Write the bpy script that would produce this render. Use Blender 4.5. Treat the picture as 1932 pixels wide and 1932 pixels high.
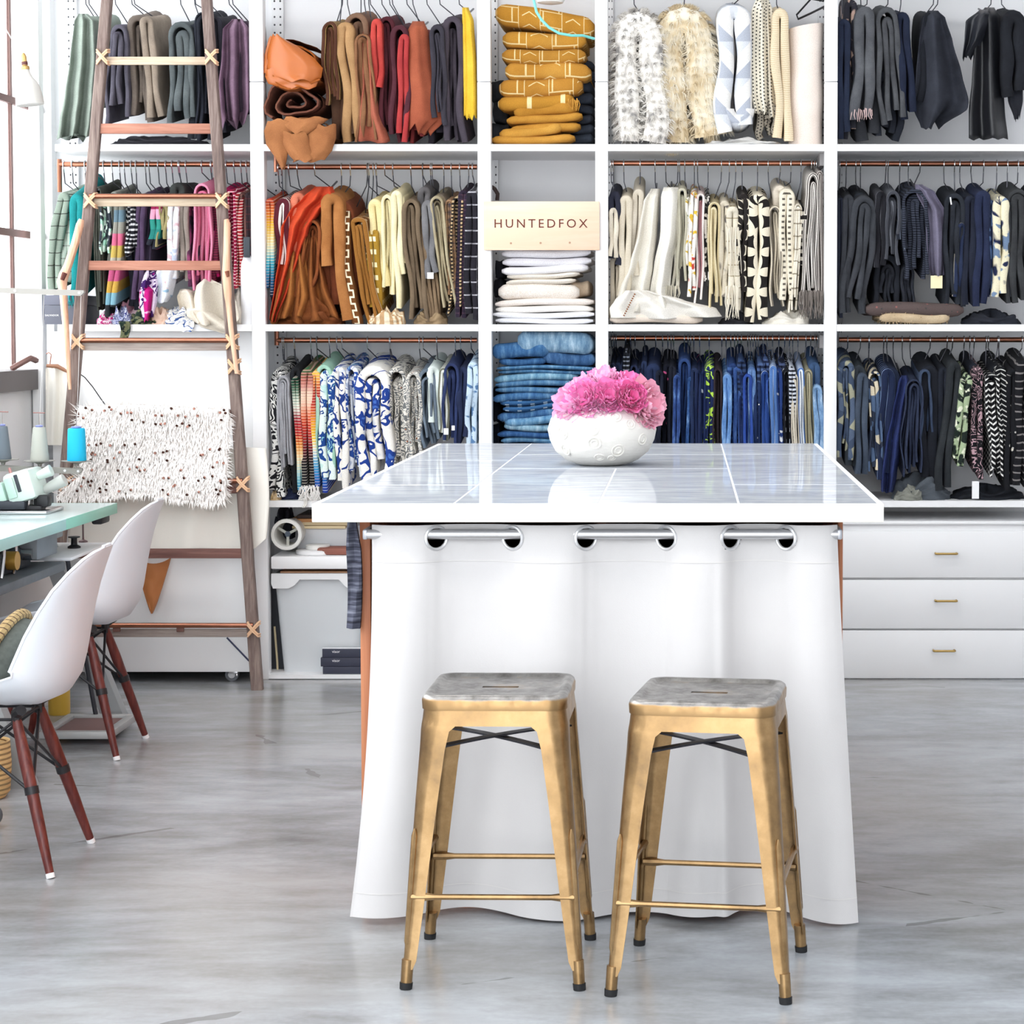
import bpy, bmesh, math, random
from math import sin, cos, pi, sqrt, atan2, tan, floor
from mathutils import Vector, Matrix, noise as mnoise

for _o in list(bpy.data.objects):
    bpy.data.objects.remove(_o)
SC = bpy.context.scene
COL = SC.collection

# ------------------------------------------------------------------ camera
FPX, PPX, PPY, CAMH = 4000.0, 1295.0, 800.0, 1.39
TILT = math.atan(188.0 / 4000.0)
cam_d = bpy.data.cameras.new('camera')
cam = bpy.data.objects.new('camera', cam_d)
COL.objects.link(cam)
cam.location = (0, 0, CAMH)
cam.rotation_euler = (pi / 2 - TILT, 0, 0)
cam_d.sensor_width = 36.0
cam_d.lens = 36.0 * FPX / 1932.0
cam_d.shift_x = -(PPX - 966.0) / 1932.0
cam_d.shift_y = -(966.0 - PPY) / 1932.0
cam_d.clip_start = 0.05
cam_d.clip_end = 100
SC.camera = cam

# ------------------------------------------------------------------ sky, sun, exposure
SC.view_settings.view_transform = 'Standard'
SC.view_settings.look = 'None'
SC.view_settings.gamma = 1.0
SC.view_settings.exposure = 0.30
SC.view_settings.use_curve_mapping = False
world = bpy.data.worlds.new('sky')
SC.world = world
world.use_nodes = True
_bg = world.node_tree.nodes['Background']
_bg.inputs[0].default_value = (0.93, 0.97, 1.0, 1)
_bg.inputs[1].default_value = 4.6
SC.cycles.max_bounces = 8
SC.cycles.diffuse_bounces = 5
SC.cycles.caustics_reflective = False
SC.cycles.caustics_refractive = False
SC.cycles.sample_clamp_indirect = 6.0


def area_light(name, loc, target, sx, sy, power, color=(1, 1, 1), portal=False):
    d = bpy.data.lights.new(name, 'AREA')
    d.shape = 'RECTANGLE'
    d.size, d.size_y = sx, sy
    d.energy = power
    d.color = color
    if portal:
        d.cycles.is_portal = True
    o = bpy.data.objects.new(name, d)
    COL.objects.link(o)
    o.location = loc
    o.rotation_euler = (Vector(target) - Vector(loc)).to_track_quat('-Z', 'Y').to_euler()
    return o


# fill lamps added above the frame to brighten the room (housings built further down)
FILL_LAMPS = [(-0.9, 3.2), (0.9, 3.2), (-1.1, 6.3), (0.9, 6.3)]
for _x, _y in FILL_LAMPS:
    area_light('fill_lamp', (_x, _y, 3.66), (_x, _y + 0.0001, 0), 0.9, 0.5, 12, (1, 0.97, 0.93))


# ------------------------------------------------------------------ photo pixel -> point of the room
_F = Vector((0, cos(TILT), -sin(TILT)))
_U = Vector((0, sin(TILT), cos(TILT)))


def ray(u, v):
    return _F * FPX + Vector((u - PPX, 0, 0)) + _U * (PPY - v)


def P(u, v, Y):
    r = ray(u, v)
    t = Y / r.y
    return Vector((r.x * t, Y, CAMH + r.z * t))


def PZ(u, v, z):
    r = ray(u, v)
    t = (z - CAMH) / r.z
    return Vector((r.x * t, r.y * t, z))


# ------------------------------------------------------------------ object helpers
def tag(o, label, cat, group=None):
    o['label'] = label
    o['category'] = cat
    if group:
        o['group'] = group
    return o


def thing(name, label, cat, loc=(0, 0, 0), rz=0, group=None):
    o = bpy.data.objects.new(name, None)
    COL.objects.link(o)
    o.empty_display_size = 0.05
    o.location = loc
    o.rotation_euler = (0, 0, rz)
    return tag(o, label, cat, group)


def lin(h):
    if isinstance(h, str):
        h = h.lstrip('#')
        c = [int(h[i:i + 2], 16) / 255 for i in (0, 2, 4)]
    else:
        c = list(h)
    return tuple((x / 12.92 if x <= 0.04045 else ((x + 0.055) / 1.055) ** 2.4) for x in c) + (1,)


class MB:
    """collects faces; build() links them as ONE mesh object"""

    def __init__(s):
        s.v, s.f, s.uv, s.m = [], [], [], []

    def add(s, verts, faces, uvs=None, mi=0):
        b = len(s.v)
        s.v.extend([tuple(p) for p in verts])
        s.uv.extend(uvs if uvs else [(p[0], p[2]) for p in verts])
        for f in faces:
            s.f.append(tuple(i + b for i in f))
            s.m.append(mi)
        return s

    def box(s, x0, x1, y0, y1, z0, z1, bev=0.0, mi=0, mat=None):
        if x0 > x1: x0, x1 = x1, x0
        if y0 > y1: y0, y1 = y1, y0
        if z0 > z1: z0, z1 = z1, z0
        if bev > 0:
            b = min(bev, (x1 - x0) * .49, (y1 - y0) * .49, (z1 - z0) * .49)
            bm = bmesh.new()
            bmesh.ops.create_cube(bm, size=1)
            for v in bm.verts:
                v.co = Vector(((x0 + x1) / 2 + v.co.x * (x1 - x0), (y0 + y1) / 2 + v.co.y * (y1 - y0), (z0 + z1) / 2 + v.co.z * (z1 - z0)))
            bmesh.ops.bevel(bm, geom=list(bm.edges), offset=b, segments=2, affect='EDGES', profile=0.5)
            bm.verts.index_update()
            vs = [v.co.copy() for v in bm.verts]
            fs = [[v.index for v in f.verts] for f in bm.faces]
            bm.free()
        else:
            vs = [Vector(p) for p in ((x0, y0, z0), (x1, y0, z0), (x1, y1, z0), (x0, y1, z0), (x0, y0, z1), (x1, y0, z1), (x1, y1, z1), (x0, y1, z1))]
            fs = [(0, 3, 2, 1), (4, 5, 6, 7), (0, 1, 5, 4), (1, 2, 6, 5), (2, 3, 7, 6), (3, 0, 4, 7)]
        if mat:
            vs = [mat @ v for v in vs]
        return s.add(vs, fs, mi=mi)

    def tube(s, path, r, n=8, mi=0, closed=False, caps=True, squash=None):
        path = [Vector(p) for p in path]
        k = len(path)
        rs = r if isinstance(r, (list, tuple)) else [r] * k
        ring, up = [], None
        for i in range(k):
            a = path[i - 1] if (i > 0 or closed) else path[i]
            c = path[(i + 1) % k] if (i < k - 1 or closed) else path[i]
            t = (c - a)
            t = t.normalized() if t.length > 1e-9 else Vector((0, 0, 1))
            if up is None:
                up = Vector((0, 0, 1)) if abs(t.z) < .9 else Vector((1, 0, 0))
            x = t.cross(up)
            x = x.normalized() if x.length > 1e-6 else t.orthogonal().normalized()
            y = x.cross(t).normalized()
            up = y
            for j in range(n):
                q = 2 * pi * j / n
                ring.append(path[i] + x * (cos(q) * rs[i]) + y * (sin(q) * rs[i] * (squash or 1)))
        fs = []
        for i in range(k if closed else k - 1):
            i2 = (i + 1) % k
            for j in range(n):
                fs.append((i * n + j, i * n + (j + 1) % n, i2 * n + (j + 1) % n, i2 * n + j))
        if caps and not closed:
            fs.append(tuple(range(n - 1, -1, -1)))
            fs.append(tuple((k - 1) * n + j for j in range(n)))
        return s.add(ring, fs, mi=mi)

    def lathe(s, prof, c=(0, 0, 0), n=32, mi=0, mat=None):
        vs, fs, uv = [], [], []
        for (r, z) in prof:
            for j in range(n):
                q = 2 * pi * j / n
                vs.append(Vector((c[0] + r * cos(q), c[1] + r * sin(q), c[2] + z)))
                uv.append((q * .1, z))
        k = len(prof)
        for i in range(k - 1):
            for j in range(n):
                fs.append((i * n + j, i * n + (j + 1) % n, (i + 1) * n + (j + 1) % n, (i + 1) * n + j))
        fs.append(tuple(range(n - 1, -1, -1)))
        fs.append(tuple((k - 1) * n + j for j in range(n)))
        if mat:
            vs = [mat @ v for v in vs]
        return s.add(vs, fs, uv, mi)

    def grid(s, rows, uvs=None, mi=0, closed_u=False, closed_v=False):
        nr, nc = len(rows), len(rows[0])
        vs = [p for r in rows for p in r]
        uv = [q for r in uvs for q in r] if uvs else None
        fs = []
        for i in range(nr if closed_v else nr - 1):
            for j in range(nc if closed_u else nc - 1):
                i2, j2 = (i + 1) % nr, (j + 1) % nc
                fs.append((i * nc + j, i * nc + j2, i2 * nc + j2, i2 * nc + j))
        return s.add(vs, fs, uv, mi)

    def prism(s, pts, y0, y1, mi=0):
        """outline in x-z, extruded along y"""
        n = len(pts)
        vs = [(p[0], y0, p[1]) for p in pts] + [(p[0], y1, p[1]) for p in pts]
        fs = [tuple(range(n)), tuple(range(2 * n - 1, n - 1, -1))] + [(j, j + n, (j + 1) % n + n, (j + 1) % n) for j in range(n)]
        return s.add(vs, fs, mi=mi)

    def build(s, name, mat, parent=None, ang=40, smooth=True, recalc=True, raw=False):
        me = bpy.data.meshes.new(name)
        org = Vector((0, 0, 0))
        if parent is None and s.v:
            org = Vector((sum(p[0] for p in s.v) / len(s.v), sum(p[1] for p in s.v) / len(s.v), min(p[2] for p in s.v)))
        me.from_pydata([(p[0] - org[0], p[1] - org[1], p[2] - org[2]) for p in s.v], [], s.f)
        ul = me.uv_layers.new(name='UVMap')
        li = [0] * len(me.loops)
        me.loops.foreach_get('vertex_index', li)
        flat = [0.0] * (2 * len(li))
        for i, vi in enumerate(li):
            flat[2 * i], flat[2 * i + 1] = s.uv[vi]
        ul.data.foreach_set('uv', flat)
        mats = mat if isinstance(mat, (list, tuple)) else [mat]
        for m in mats:
            me.materials.append(m)
        if len(mats) > 1:
            me.polygons.foreach_set('material_index', s.m)
        if recalc:
            bm = bmesh.new()
            bm.from_mesh(me)
            bmesh.ops.recalc_face_normals(bm, faces=bm.faces)
            bm.to_mesh(me)
            bm.free()
        if smooth:
            me.polygons.foreach_set('use_smooth', [True] * len(me.polygons))
            me.set_sharp_from_angle(angle=math.radians(ang))
        me.update()
        o = bpy.data.objects.new(name, me)
        COL.objects.link(o)
        if parent:
            o.parent = parent
            if parent.type == 'MESH' and not raw:
                o.location = -Vector(parent.location)
        else:
            o.location = org
        return o


def copy_of(o, parent=None, loc=None, rot=None, scale=None):
    c = o.copy()
    COL.objects.link(c)
    if parent is not None:
        c.parent = parent
    if loc is not None: c.location = loc
    if rot is not None: c.rotation_euler = rot
    if scale is not None: c.scale = scale
    return c


def struct(mb, name, mat, **k):
    o = mb.build(name, mat, **k)
    o['kind'] = 'structure'
    return o


# ------------------------------------------------------------------ materials
class NT:
    def __init__(s, name):
        s.mat = bpy.data.materials.new(name)
        s.mat.use_nodes = True
        s.t = s.mat.node_tree
        s.p = s.t.nodes['Principled BSDF']

    def n(s, typ, **k):
        x = s.t.nodes.new(typ)
        for a, b in k.items():
            setattr(x, a, b)
        return x

    def put(s, inp, val):
        if hasattr(val, 'is_output'):
            s.t.links.new(val, inp)
        elif isinstance(val, str):
            inp.default_value = lin(val)
        elif isinstance(val, (tuple, list)) and len(val) == 3 and inp.type == 'RGBA':
            inp.default_value = (*val, 1)
        else:
            inp.default_value = val

    def m(s, op, a, b=None, c=None):
        x = s.n('ShaderNodeMath', operation=op)
        s.put(x.inputs[0], a)
        if b is not None: s.put(x.inputs[1], b)
        if c is not None: s.put(x.inputs[2], c)
        return x.outputs[0]

    def mix(s, f, a, b, bt='MIX'):
        x = s.n('ShaderNodeMix', data_type='RGBA', blend_type=bt)
        s.put(x.inputs[0], f)
        s.put(x.inputs[6], a)
        s.put(x.inputs[7], b)
        return x.outputs[2]

    def ramp(s, f, stops, interp='LINEAR'):
        x = s.n('ShaderNodeValToRGB')
        cr = x.color_ramp
        cr.interpolation = interp
        while len(cr.elements) < len(stops):
            cr.elements.new(0.5)
        for e, (p, c) in zip(cr.elements, stops):
            e.position = p
            e.color = lin(c) if isinstance(c, str) else (c, c, c, 1)
        s.put(x.inputs[0], f)
        return x.outputs[0]

    def noise(s, vec, scale, detail=2.0, rough=0.5, out=0, dist=0.0):
        x = s.n('ShaderNodeTexNoise')
        if vec is not None: s.t.links.new(vec, x.inputs['Vector'])
        x.inputs['Scale'].default_value = scale
        x.inputs['Detail'].default_value = detail
        x.inputs['Roughness'].default_value = rough
        x.inputs['Distortion'].default_value = dist
        return x.outputs[out]

    def vor(s, vec, scale, feature='F1', out='Distance', rnd=1.0):
        x = s.n('ShaderNodeTexVoronoi', feature=feature)
        if vec is not None: s.t.links.new(vec, x.inputs['Vector'])
        x.inputs['Scale'].default_value = scale
        x.inputs['Randomness'].default_value = rnd
        return x.outputs[out]

    def coord(s, which='Object'):
        return s.n('ShaderNodeTexCoord').outputs[which]

    def xyz(s, vec):
        x = s.n('ShaderNodeSeparateXYZ')
        s.t.links.new(vec, x.inputs[0])
        return x.outputs

    def mapv(s, vec, scale=(1, 1, 1), loc=(0, 0, 0)):
        x = s.n('ShaderNodeMapping')
        s.t.links.new(vec, x.inputs[0])
        x.inputs['Scale'].default_value = scale
        x.inputs['Location'].default_value = loc
        return x.outputs[0]

    def bump(s, h, st=0.2, dist=0.002):
        x = s.n('ShaderNodeBump')
        x.inputs['Strength'].default_value = st
        x.inputs['Distance'].default_value = dist
        s.put(x.inputs['Height'], h)
        s.t.links.new(x.outputs[0], s.p.inputs['Normal'])

    def out(s, col, rough=0.6, metal=0.0, spec=None, coat=None):
        s.put(s.p.inputs['Base Color'], col)
        s.put(s.p.inputs['Roughness'], rough)
        s.put(s.p.inputs['Metallic'], metal)
        if spec is not None: s.p.inputs['Specular IOR Level'].default_value = spec
        if coat is not None:
            s.p.inputs['Coat Weight'].default_value = coat[0]
            s.p.inputs['Coat Roughness'].default_value = coat[1]
        return s.mat


_simple = {}


def simple(col, rough=0.5, metal=0.0, var=0.06, scale=6.0, bump=0.0, bscale=60.0, spec=None):
    key = (col, rough, metal, var, scale, bump, bscale, spec)
    if key in _simple:
        return _simple[key]
    t = NT('paint')
    c = t.coord()
    n = t.noise(c, scale, 3)
    f = t.m('MULTIPLY_ADD', n, 2 * var, 1 - var)
    x = t.n('ShaderNodeMix', data_type='RGBA', blend_type='MULTIPLY')
    x.inputs[0].default_value = 1
    x.inputs[6].default_value = lin(col)
    cb = t.n('ShaderNodeCombineColor')
    for i in range(3): t.t.links.new(f, cb.inputs[i])
    t.t.links.new(cb.outputs[0], x.inputs[7])
    if bump: t.bump(t.noise(c, bscale, 2), bump)
    _simple[key] = t.out(x.outputs[2], rough, metal, spec)
    return _simple[key]


def wood(c1, c2, axis='z', scale=18, rough=0.55, dark=None):
    key = ('wood', c1, c2, axis, scale, rough, dark)
    if key in _simple: return _simple[key]
    t = NT('wood')
    c = t.coord()
    sc = {'x': (0.06, 1, 1), 'y': (1, 0.06, 1), 'z': (1, 1, 0.06)}[axis]
    v = t.mapv(c, tuple(k * scale for k in sc))
    n = t.noise(v, 3.0, 5, 0.6, dist=0.6)
    n2 = t.noise(c, 2.5, 2)
    f = t.m('ADD', t.m('MULTIPLY', n, 0.75), t.m('MULTIPLY', n2, 0.35))
    col = t.ramp(f, [(0.3, dark or c1), (0.5, c1), (0.72, c2)])
    t.bump(n, 0.25, 0.002)
    _simple[key] = t.out(col, rough)
    return _simple[key]


M_white = simple('#f1f1f2', 0.45, var=0.02)
M_wall = simple('#e9e9ea', 0.8, var=0.03, scale=2)
M_chrome = simple('#c9c9cb', 0.25, 1.0, var=0.03)
M_black = simple('#1b1b1f', 0.5, var=0.1)
M_copper = simple('#a8705a', 0.3, 1.0, var=0.15, scale=25)
M_dark_metal = simple('#3a3d42', 0.45, 0.6, var=0.12, scale=20)
# ------------------------------------------------------------------ room shell
YF, YB = 8.25, 8.72            # front of the shelving, back wall
XL, XR, Y0R, ZC = -2.58, 3.6, -0.9, 3.9

t = NT('polished_concrete')
c = t.coord()
v1 = t.mapv(c, (1.0, 2.6, 1.0))
big = t.noise(v1, 1.1, 6, 0.62, dist=0.4)
mid = t.noise(v1, 4.5, 4, 0.55, dist=0.3)
fine = t.noise(c, 60, 3)
f = t.m('ADD', t.m('MULTIPLY', big, 0.62), t.m('ADD', t.m('MULTIPLY', mid, 0.3), t.m('MULTIPLY', fine, 0.08)))
col = t.ramp(f, [(0.34, '#747576'), (0.44, '#8f9194'), (0.53, '#a3a7ac'), (0.60, '#b1b6bc'), (0.74, '#b7bac0')])
warm = t.noise(c, 0.7, 2)
col = t.mix(t.m('MULTIPLY', t.ramp(t.noise(v1, 2.2, 3), [(.56, 0.), (.72, 1.)]), 0.3), col, '#5f5a52')
col = t.mix(t.ramp(warm, [(0.45, 0.0), (0.62, 0.28)]), col, '#9a8f80')
crk = t.vor(t.mapv(c, (0.45, 0.8, 1)), 0.9, 'DISTANCE_TO_EDGE')
crk2 = t.noise(c, 1.3, 4)
lines = t.m('MULTIPLY', t.m('LESS_THAN', t.m('ADD', crk, t.m('MULTIPLY', t.m('SUBTRACT', t.noise(c, 7, 3), .5), .03)), 0.0022), t.m('GREATER_THAN', crk2, 0.52))
col = t.mix(t.m('MULTIPLY', lines, 0.5), col, '#4d4a46')
t.bump(t.noise(v1, 3, 2), 0.03, 0.004)
M_floor = t.out(col, t.ramp(big, [(0.3, 0.17), (0.7, 0.27)]), 0.0, 0.6)

t = NT('back_wall_paint')
c = t.coord()
patch = t.noise(t.mapv(c, (1.0, 1, 1.5)), 2.3, 2)
col = t.mix(t.ramp(patch, [(0.66, 0.0), (0.69, 1.0)]), '#ececee', '#d5dae3')
line = t.m('LESS_THAN', t.m('ABSOLUTE', t.m('SUBTRACT', t.xyz(c)[2], 1.04)), 0.0015)
col = t.mix(t.m('MULTIPLY', line, .5), col, '#a7a7ad')
M_back = t.out(col, 0.8)

struct(MB().box(XL - .2, XR, Y0R, YB + .2, -0.1, 0), 'floor', M_floor, smooth=False)
struct(MB().box(XL - .2, XR + .2, YB, YB + .15, 0, ZC), 'wall_back', M_back, smooth=False)
struct(MB().box(XR, XR + .15, Y0R, YB, 0, ZC), 'wall_right', M_wall, smooth=False)
struct(MB().box(XL - .2, XR + .15, Y0R, YB + .15, ZC, ZC + .12), 'ceiling', M_wall, smooth=False)

# open behind for light; unseen wall added so it falls from the window side
struct(MB().box(0.75, XR, Y0R - .15, Y0R, 0, ZC), 'wall_light_block', M_wall, smooth=False)

# long steel factory window in the side wall; its far end shows at the edge of the picture
WY0, WY1, WZ0, WZ1 = 1.2, 8.66, P(30, 700, 8.2).z, 3.35
mb = MB()
mb.box(XL - .15, XL, Y0R, WY0, 0, ZC)
mb.box(XL - .15, XL, WY1, YB, 0, ZC)
mb.box(XL - .15, XL, WY0, WY1, 0, WZ0)
mb.box(XL - .15, XL, WY0, WY1, WZ1, ZC)
struct(mb, 'wall_left', M_wall, smooth=False)
M_steel = simple('#7a5b55', 0.6, 0.2, var=0.12, scale=9)
t = NT('window_glass')
tr = t.n('ShaderNodeBsdfTransparent')
gl = t.n('ShaderNodeBsdfGlossy')
gl.inputs['Roughness'].default_value = 0.02
mx = t.n('ShaderNodeMixShader')
mx.inputs[0].default_value = 0.06
t.t.links.new(tr.outputs[0], mx.inputs[1])
t.t.links.new(gl.outputs[0], mx.inputs[2])
t.t.links.new(mx.outputs[0], t.t.nodes['Material Output'].inputs[0])
M_pane = t.mat
win = bpy.data.objects.new('window_1', None)
COL.objects.link(win)
win['kind'] = 'structure'
win.location = (XL, (WY0 + WY1) / 2, WZ0)
Mi = Matrix.Translation(-Vector(win.location))


def wbox(name, mat, *a):
    m = MB().box(*a)
    m.v = [tuple(Mi @ Vector(p)) for p in m.v]
    return m.build(name, mat, win, smooth=False)


hz = [WZ0, P(30, 440, 8.3).z, P(30, 191, 8.3).z, WZ1 - .25]
ys = [WY1]
while ys[-1] - .56 > WY0:
    ys.append(ys[-1] - (.40 if len(ys) == 1 else .56))
ys[-1] = WY0
for z in hz[1:3] + [WZ1]:
    wbox('glazing_bar', M_steel, XL - .046, XL - .03, WY0, WY1, z - .014, z + .014)
wbox('window_sill', simple('#6f6a6a', .7), XL - .1, XL + .03, WY0, WY1 - .28, WZ0 - .075, WZ0 + .004)
for y in ys[1:]:
    wbox('mullion', M_steel, XL - .046, XL - .034, y - .012, y + .012, WZ0, WZ1)
zz = [hz[0], hz[1], hz[2], WZ1]
for a in range(len(ys) - 1):
    for b in range(3):
        wbox('pane', M_pane, XL - .042, XL - .038, ys[a + 1] + .012, ys[a] - .012, zz[b] + .014, zz[b + 1] - .014)
latch = MB().tube([(XL + .0, 8.10, WZ0 + .01), (XL + .03, 8.12, WZ0 + .03), (XL + .05, 8.18, WZ0 + .05), (XL + .05, 8.25, WZ0 + .04)], .012, 6)
latch.v = [tuple(Mi @ Vector(p)) for p in latch.v]
latch.build('window_latch', M_steel, win)

# white painted post standing before the window
q0, q1 = P(56, 400, 8.34), P(77, 400, 8.34)
struct(MB().box(q0.x, q1.x, 8.34, 8.40, 0, ZC, .004), 'pillar', M_white)

# unseen panel housings added to go with the fill lamps (above the frame)
for i, (x, y) in enumerate(FILL_LAMPS):
    b = thing('added_fill_panel', 'added white fill light panel on the ceiling ' + ('before the cutting table, window side', 'before the cutting table, drawer side', 'over the sewing corner', 'over the far end of the cutting table')[i], 'light', (x, y, 3.7), 0, 'added fill lights')
    MB().box(-.47, .47, -.27, .27, 0, .06, .008).build('housing', M_white, b)
    MB().box(-.03, .03, -.03, .03, .05, .2).build('hanger_rod', M_chrome, b)

# daylight enters through the window and through the side left open for light
area_light('window_portal', (XL - .02, (WY0 + WY1) / 2, (WZ0 + WZ1) / 2), (5, (WY0 + WY1) / 2, (WZ0 + WZ1) / 2), 2.1, 7.4, 0, portal=True)
area_light('front_portal', ((XL + .75) / 2, Y0R, ZC / 2), ((XL + .75) / 2, 5, ZC / 2), .75 - XL, ZC, 0, portal=True)

# ------------------------------------------------------------------ shelving
SH = thing('shelving_unit', 'built-in white wooden shelving covering the whole back wall', 'shelving', (0, YF, 0))


def sbox(name, x0, x1, y0, y1, z0, z1, mat=M_white, bev=.003, par=SH, **k):
    m = MB().box(x0, x1, y0 - YF, y1 - YF, z0, z1, bev)
    return m.build(name, mat, par, **k)


UPR = [(472, 498), (901, 926), (1123, 1147), (1556, 1580), (1990, 2014)]
UX = []
for a, b in UPR:
    xa, xb = P(a, 300, YF).x, P(b, 300, YF).x
    UX.append((xa, xb))
zj = P(480, 154, YF).z
ZTOP = 3.1
for i, (xa, xb) in enumerate(UX):
    sbox('upright', xa, xb, YF, YF + .06, 0.0, zj - .001)
    sbox('upright', xa, xb, YF, YF + .06, zj + .001, ZTOP)
ZA0, ZA1 = P(700, 285, YF).z, P(700, 272, YF).z
ZB0, ZB1 = P(700, 625, YF).z, P(700, 612, YF).z
ZC0, ZC1 = P(560, 957, YF).z, P(560, 945, YF).z
ZD0, ZD1 = 0.003, P(560, 1273, YF).z
XB0 = P(104, 300, YF).x
bays = [(XB0, UX[0][0])] + [(UX[i][1], UX[i + 1][0]) for i in range(4)]
def shelf(xa, xb, z0, z1, e0, e1):
    """board notched round the posts at its front corners"""
    o = [(xa, YF), (xb, YF), (xb, YF + .061), (xb + e1, YF + .061), (xb + e1, YB), (xa - e0, YB), (xa - e0, YF + .061), (xa, YF + .061)]
    m = MB()
    n = len(o)
    m.add([(p[0], p[1] - YF, z0) for p in o] + [(p[0], p[1] - YF, z1) for p in o], [tuple(range(n))[::-1], tuple(range(n, 2 * n))] + [(j, (j + 1) % n, (j + 1) % n + n, j + n) for j in range(n)])
    m.build('shelf', M_white, SH, smooth=False)


for k, (xa, xb) in enumerate(bays):
    e0, e1 = (0 if k == 0 else .0263), .0263
    zs_ = [(ZA0, ZA1), (ZB0, ZB1), (ZA1 + .98, ZA1 + 1.0)]
    if k > 0: zs_.append((ZC0, ZC1))
    if k in (1, 2, 3): zs_.append((ZD0, ZD1))
    for z0, z1 in zs_:
        shelf(xa, xb, z0, z1, e0, e1)
# slotted steel rails on the wall behind, two columns of holes each
t = NT('slotted_rail_steel')
c = t.xyz(t.coord('UV'))
hu = t.m('ABSOLUTE', t.m('SUBTRACT', t.m('FRACT', t.m('MULTIPLY', c[0], 1 / .026)), .5))
hv = t.m('ABSOLUTE', t.m('SUBTRACT', t.m('FRACT', t.m('MULTIPLY', c[1], 1 / .032)), .5))
hole = t.m('LESS_THAN', t.m('SQRT', t.m('ADD', t.m('POWER', t.m('MULTIPLY', hu, .026), 2), t.m('POWER', t.m('MULTIPLY', hv, .032), 2))), .0042)
M_slot = t.out(t.mix(hole, '#e4e4e6', '#2b2b30'), .45)


def slotted(u0, u1, z0, z1):
    xa, xb = P(u0, 300, YB - .02).x, P(u1, 300, YB - .02).x
    m = MB().box(0, xb - xa, YB - .022 - YF, YB - .002 - YF, z0, z1, .002)
    m.uv = [((p[0] - (xb - xa) / 2) * .052 / (xb - xa), p[2]) for p in m.v]
    m.v = [(p[0] + xa, p[1], p[2]) for p in m.v]
    m.build('slotted_rail', M_slot, SH)


for u0, u1 in ((515, 537), (922, 940), (1147, 1158), (1543, 1556), (128, 148), (1583, 1590)):
    slotted(u0, u1, .95, ZB0)
    slotted(u0, u1, ZB1, ZA0)
    slotted(u0, u1, ZA1, ZTOP)
# white steel angle bracket glimpsed at the shelf ends
for u, v in ((1541, 296), (1541, 632)):
    q = P(u, v, 8.55)
    m = MB().box(q.x, q.x + .02, 8.35 - YF, 8.6 - YF, q.z - .05, q.z)
    m.build('bracket', simple('#a8a4a4', .5), SH)
# recess and drawers under the outer bay
xa, xb = bays[4]
DR = thing('drawer_cabinet', 'low white cabinet of three wide drawers with brass pulls', 'cabinet', ((xa + xb) / 2, YF + .01, 0))
w2 = (xb - xa) / 2
zt = P(1750, 984, YF).z
for_z = [P(1750, v, YF).z for v in (1002, 1091, 1094, 1187, 1189.5, 1281)]
MB().box(-w2, w2, .02, .44, .0, zt - .014, .002).build('body', M_white, DR)
MB().box(-w2, w2, .0, .44, zt - .013, zt, .003).build('top_panel', M_white, DR)
MB().box(-w2, w2, .0, .03, .0, for_z[5] - .002, .002).build('plinth', M_white, DR)
M_brass = simple('#b99a5f', .3, 1.0)
for k in range(3):
    z1, z0 = for_z[2 * k], for_z[2 * k + 1]
    d = MB().box(-w2 + .004, w2 - .004, -.004, .02, z0 + .0015, z1 - .0015, .0015).build('drawer', M_white, DR)
    zc = P(1785, (1044, 1133, 1227)[k], YF).z
    hx = (P(1785, 1044, YF).x, P(1785, 1044, YF).x, P(1782, 1044, YF).x)[k] - DR.location.x
    h = MB()
    r = .0045
    hw = .041
    h.tube([(hx - hw, .0, zc), (hx - hw, -.026, zc), (hx - hw + .004, -.03, zc), (hx + hw - .004, -.03, zc), (hx + hw, -.026, zc), (hx + hw, .0, zc)], r, 8)
    h.build('handle', M_brass, d)

# ------------------------------------------------------------------ copper clothes rails
RAILY = 8.45


def rail(u0, u1, v, label, drop0=None, drop1=None):
    a, b = P(u0, v, RAILY), P(u1, v, RAILY)
    m = MB()
    m.tube([(a.x, RAILY, a.z), (b.x, RAILY, a.z)], .0105, 10)
    for end, q in ((drop0, a), (drop1, b)):
        if end:
            m.tube([(q.x, RAILY, a.z - end[0]), (q.x, RAILY, a.z + end[1])], .0095, 8)
    m.build_obj = None
    o = m.build('clothes_rail', M_copper)
    tag(o, label, 'rail', 'copper clothes rails')
    return a.z


RZ = {}
RZ['Lt'] = rail(110, 470, -28, 'copper rail at the very top behind the ladder')
RZ['Ct'] = rail(506, 900, -28, 'copper rail at the very top above the leather rolls')
RZ['Rt'] = rail(1152, 1554, -28, 'copper rail at the very top above the white furs')
RZ['Qt'] = rail(1583, 1988, -28, 'copper rail at the very top above the black hides')
RZ['Lm'] = rail(112, 471, 310, 'copper rail with a bent end crossing behind the ladder', (.11, .02))
RZ['Cm'] = rail(521, 900, 315, 'copper rail above the orange and brown textiles', (.02, .07))
RZ['Rm'] = rail(1152, 1540, 308, 'copper rail above the cream textiles')
RZ['Qm'] = rail(1583, 1988, 309, 'copper rail above the charcoal textiles')
RZ['Cl'] = rail(522, 900, 642, 'copper rail above the blue floral textiles', (.02, .06))
RZ['Rl'] = rail(1152, 1543, 638, 'copper rail above the crowded indigo textiles')
RZ['Ql'] = rail(1583, 1988, 641, 'copper rail above the drawers, holding dark textiles')
def part(mb, name, mat, par, **k):
    """mesh given in room coordinates, parented under PAR (its root is unrotated)"""
    root = par
    off = Vector(par.location)
    while root.parent:
        root = root.parent
        off += Vector(root.location)
    mb.v = [(p[0] - off.x, p[1] - off.y, p[2] - off.z) for p in mb.v]
    return mb.build(name, mat, par, raw=True, **k)


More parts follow.
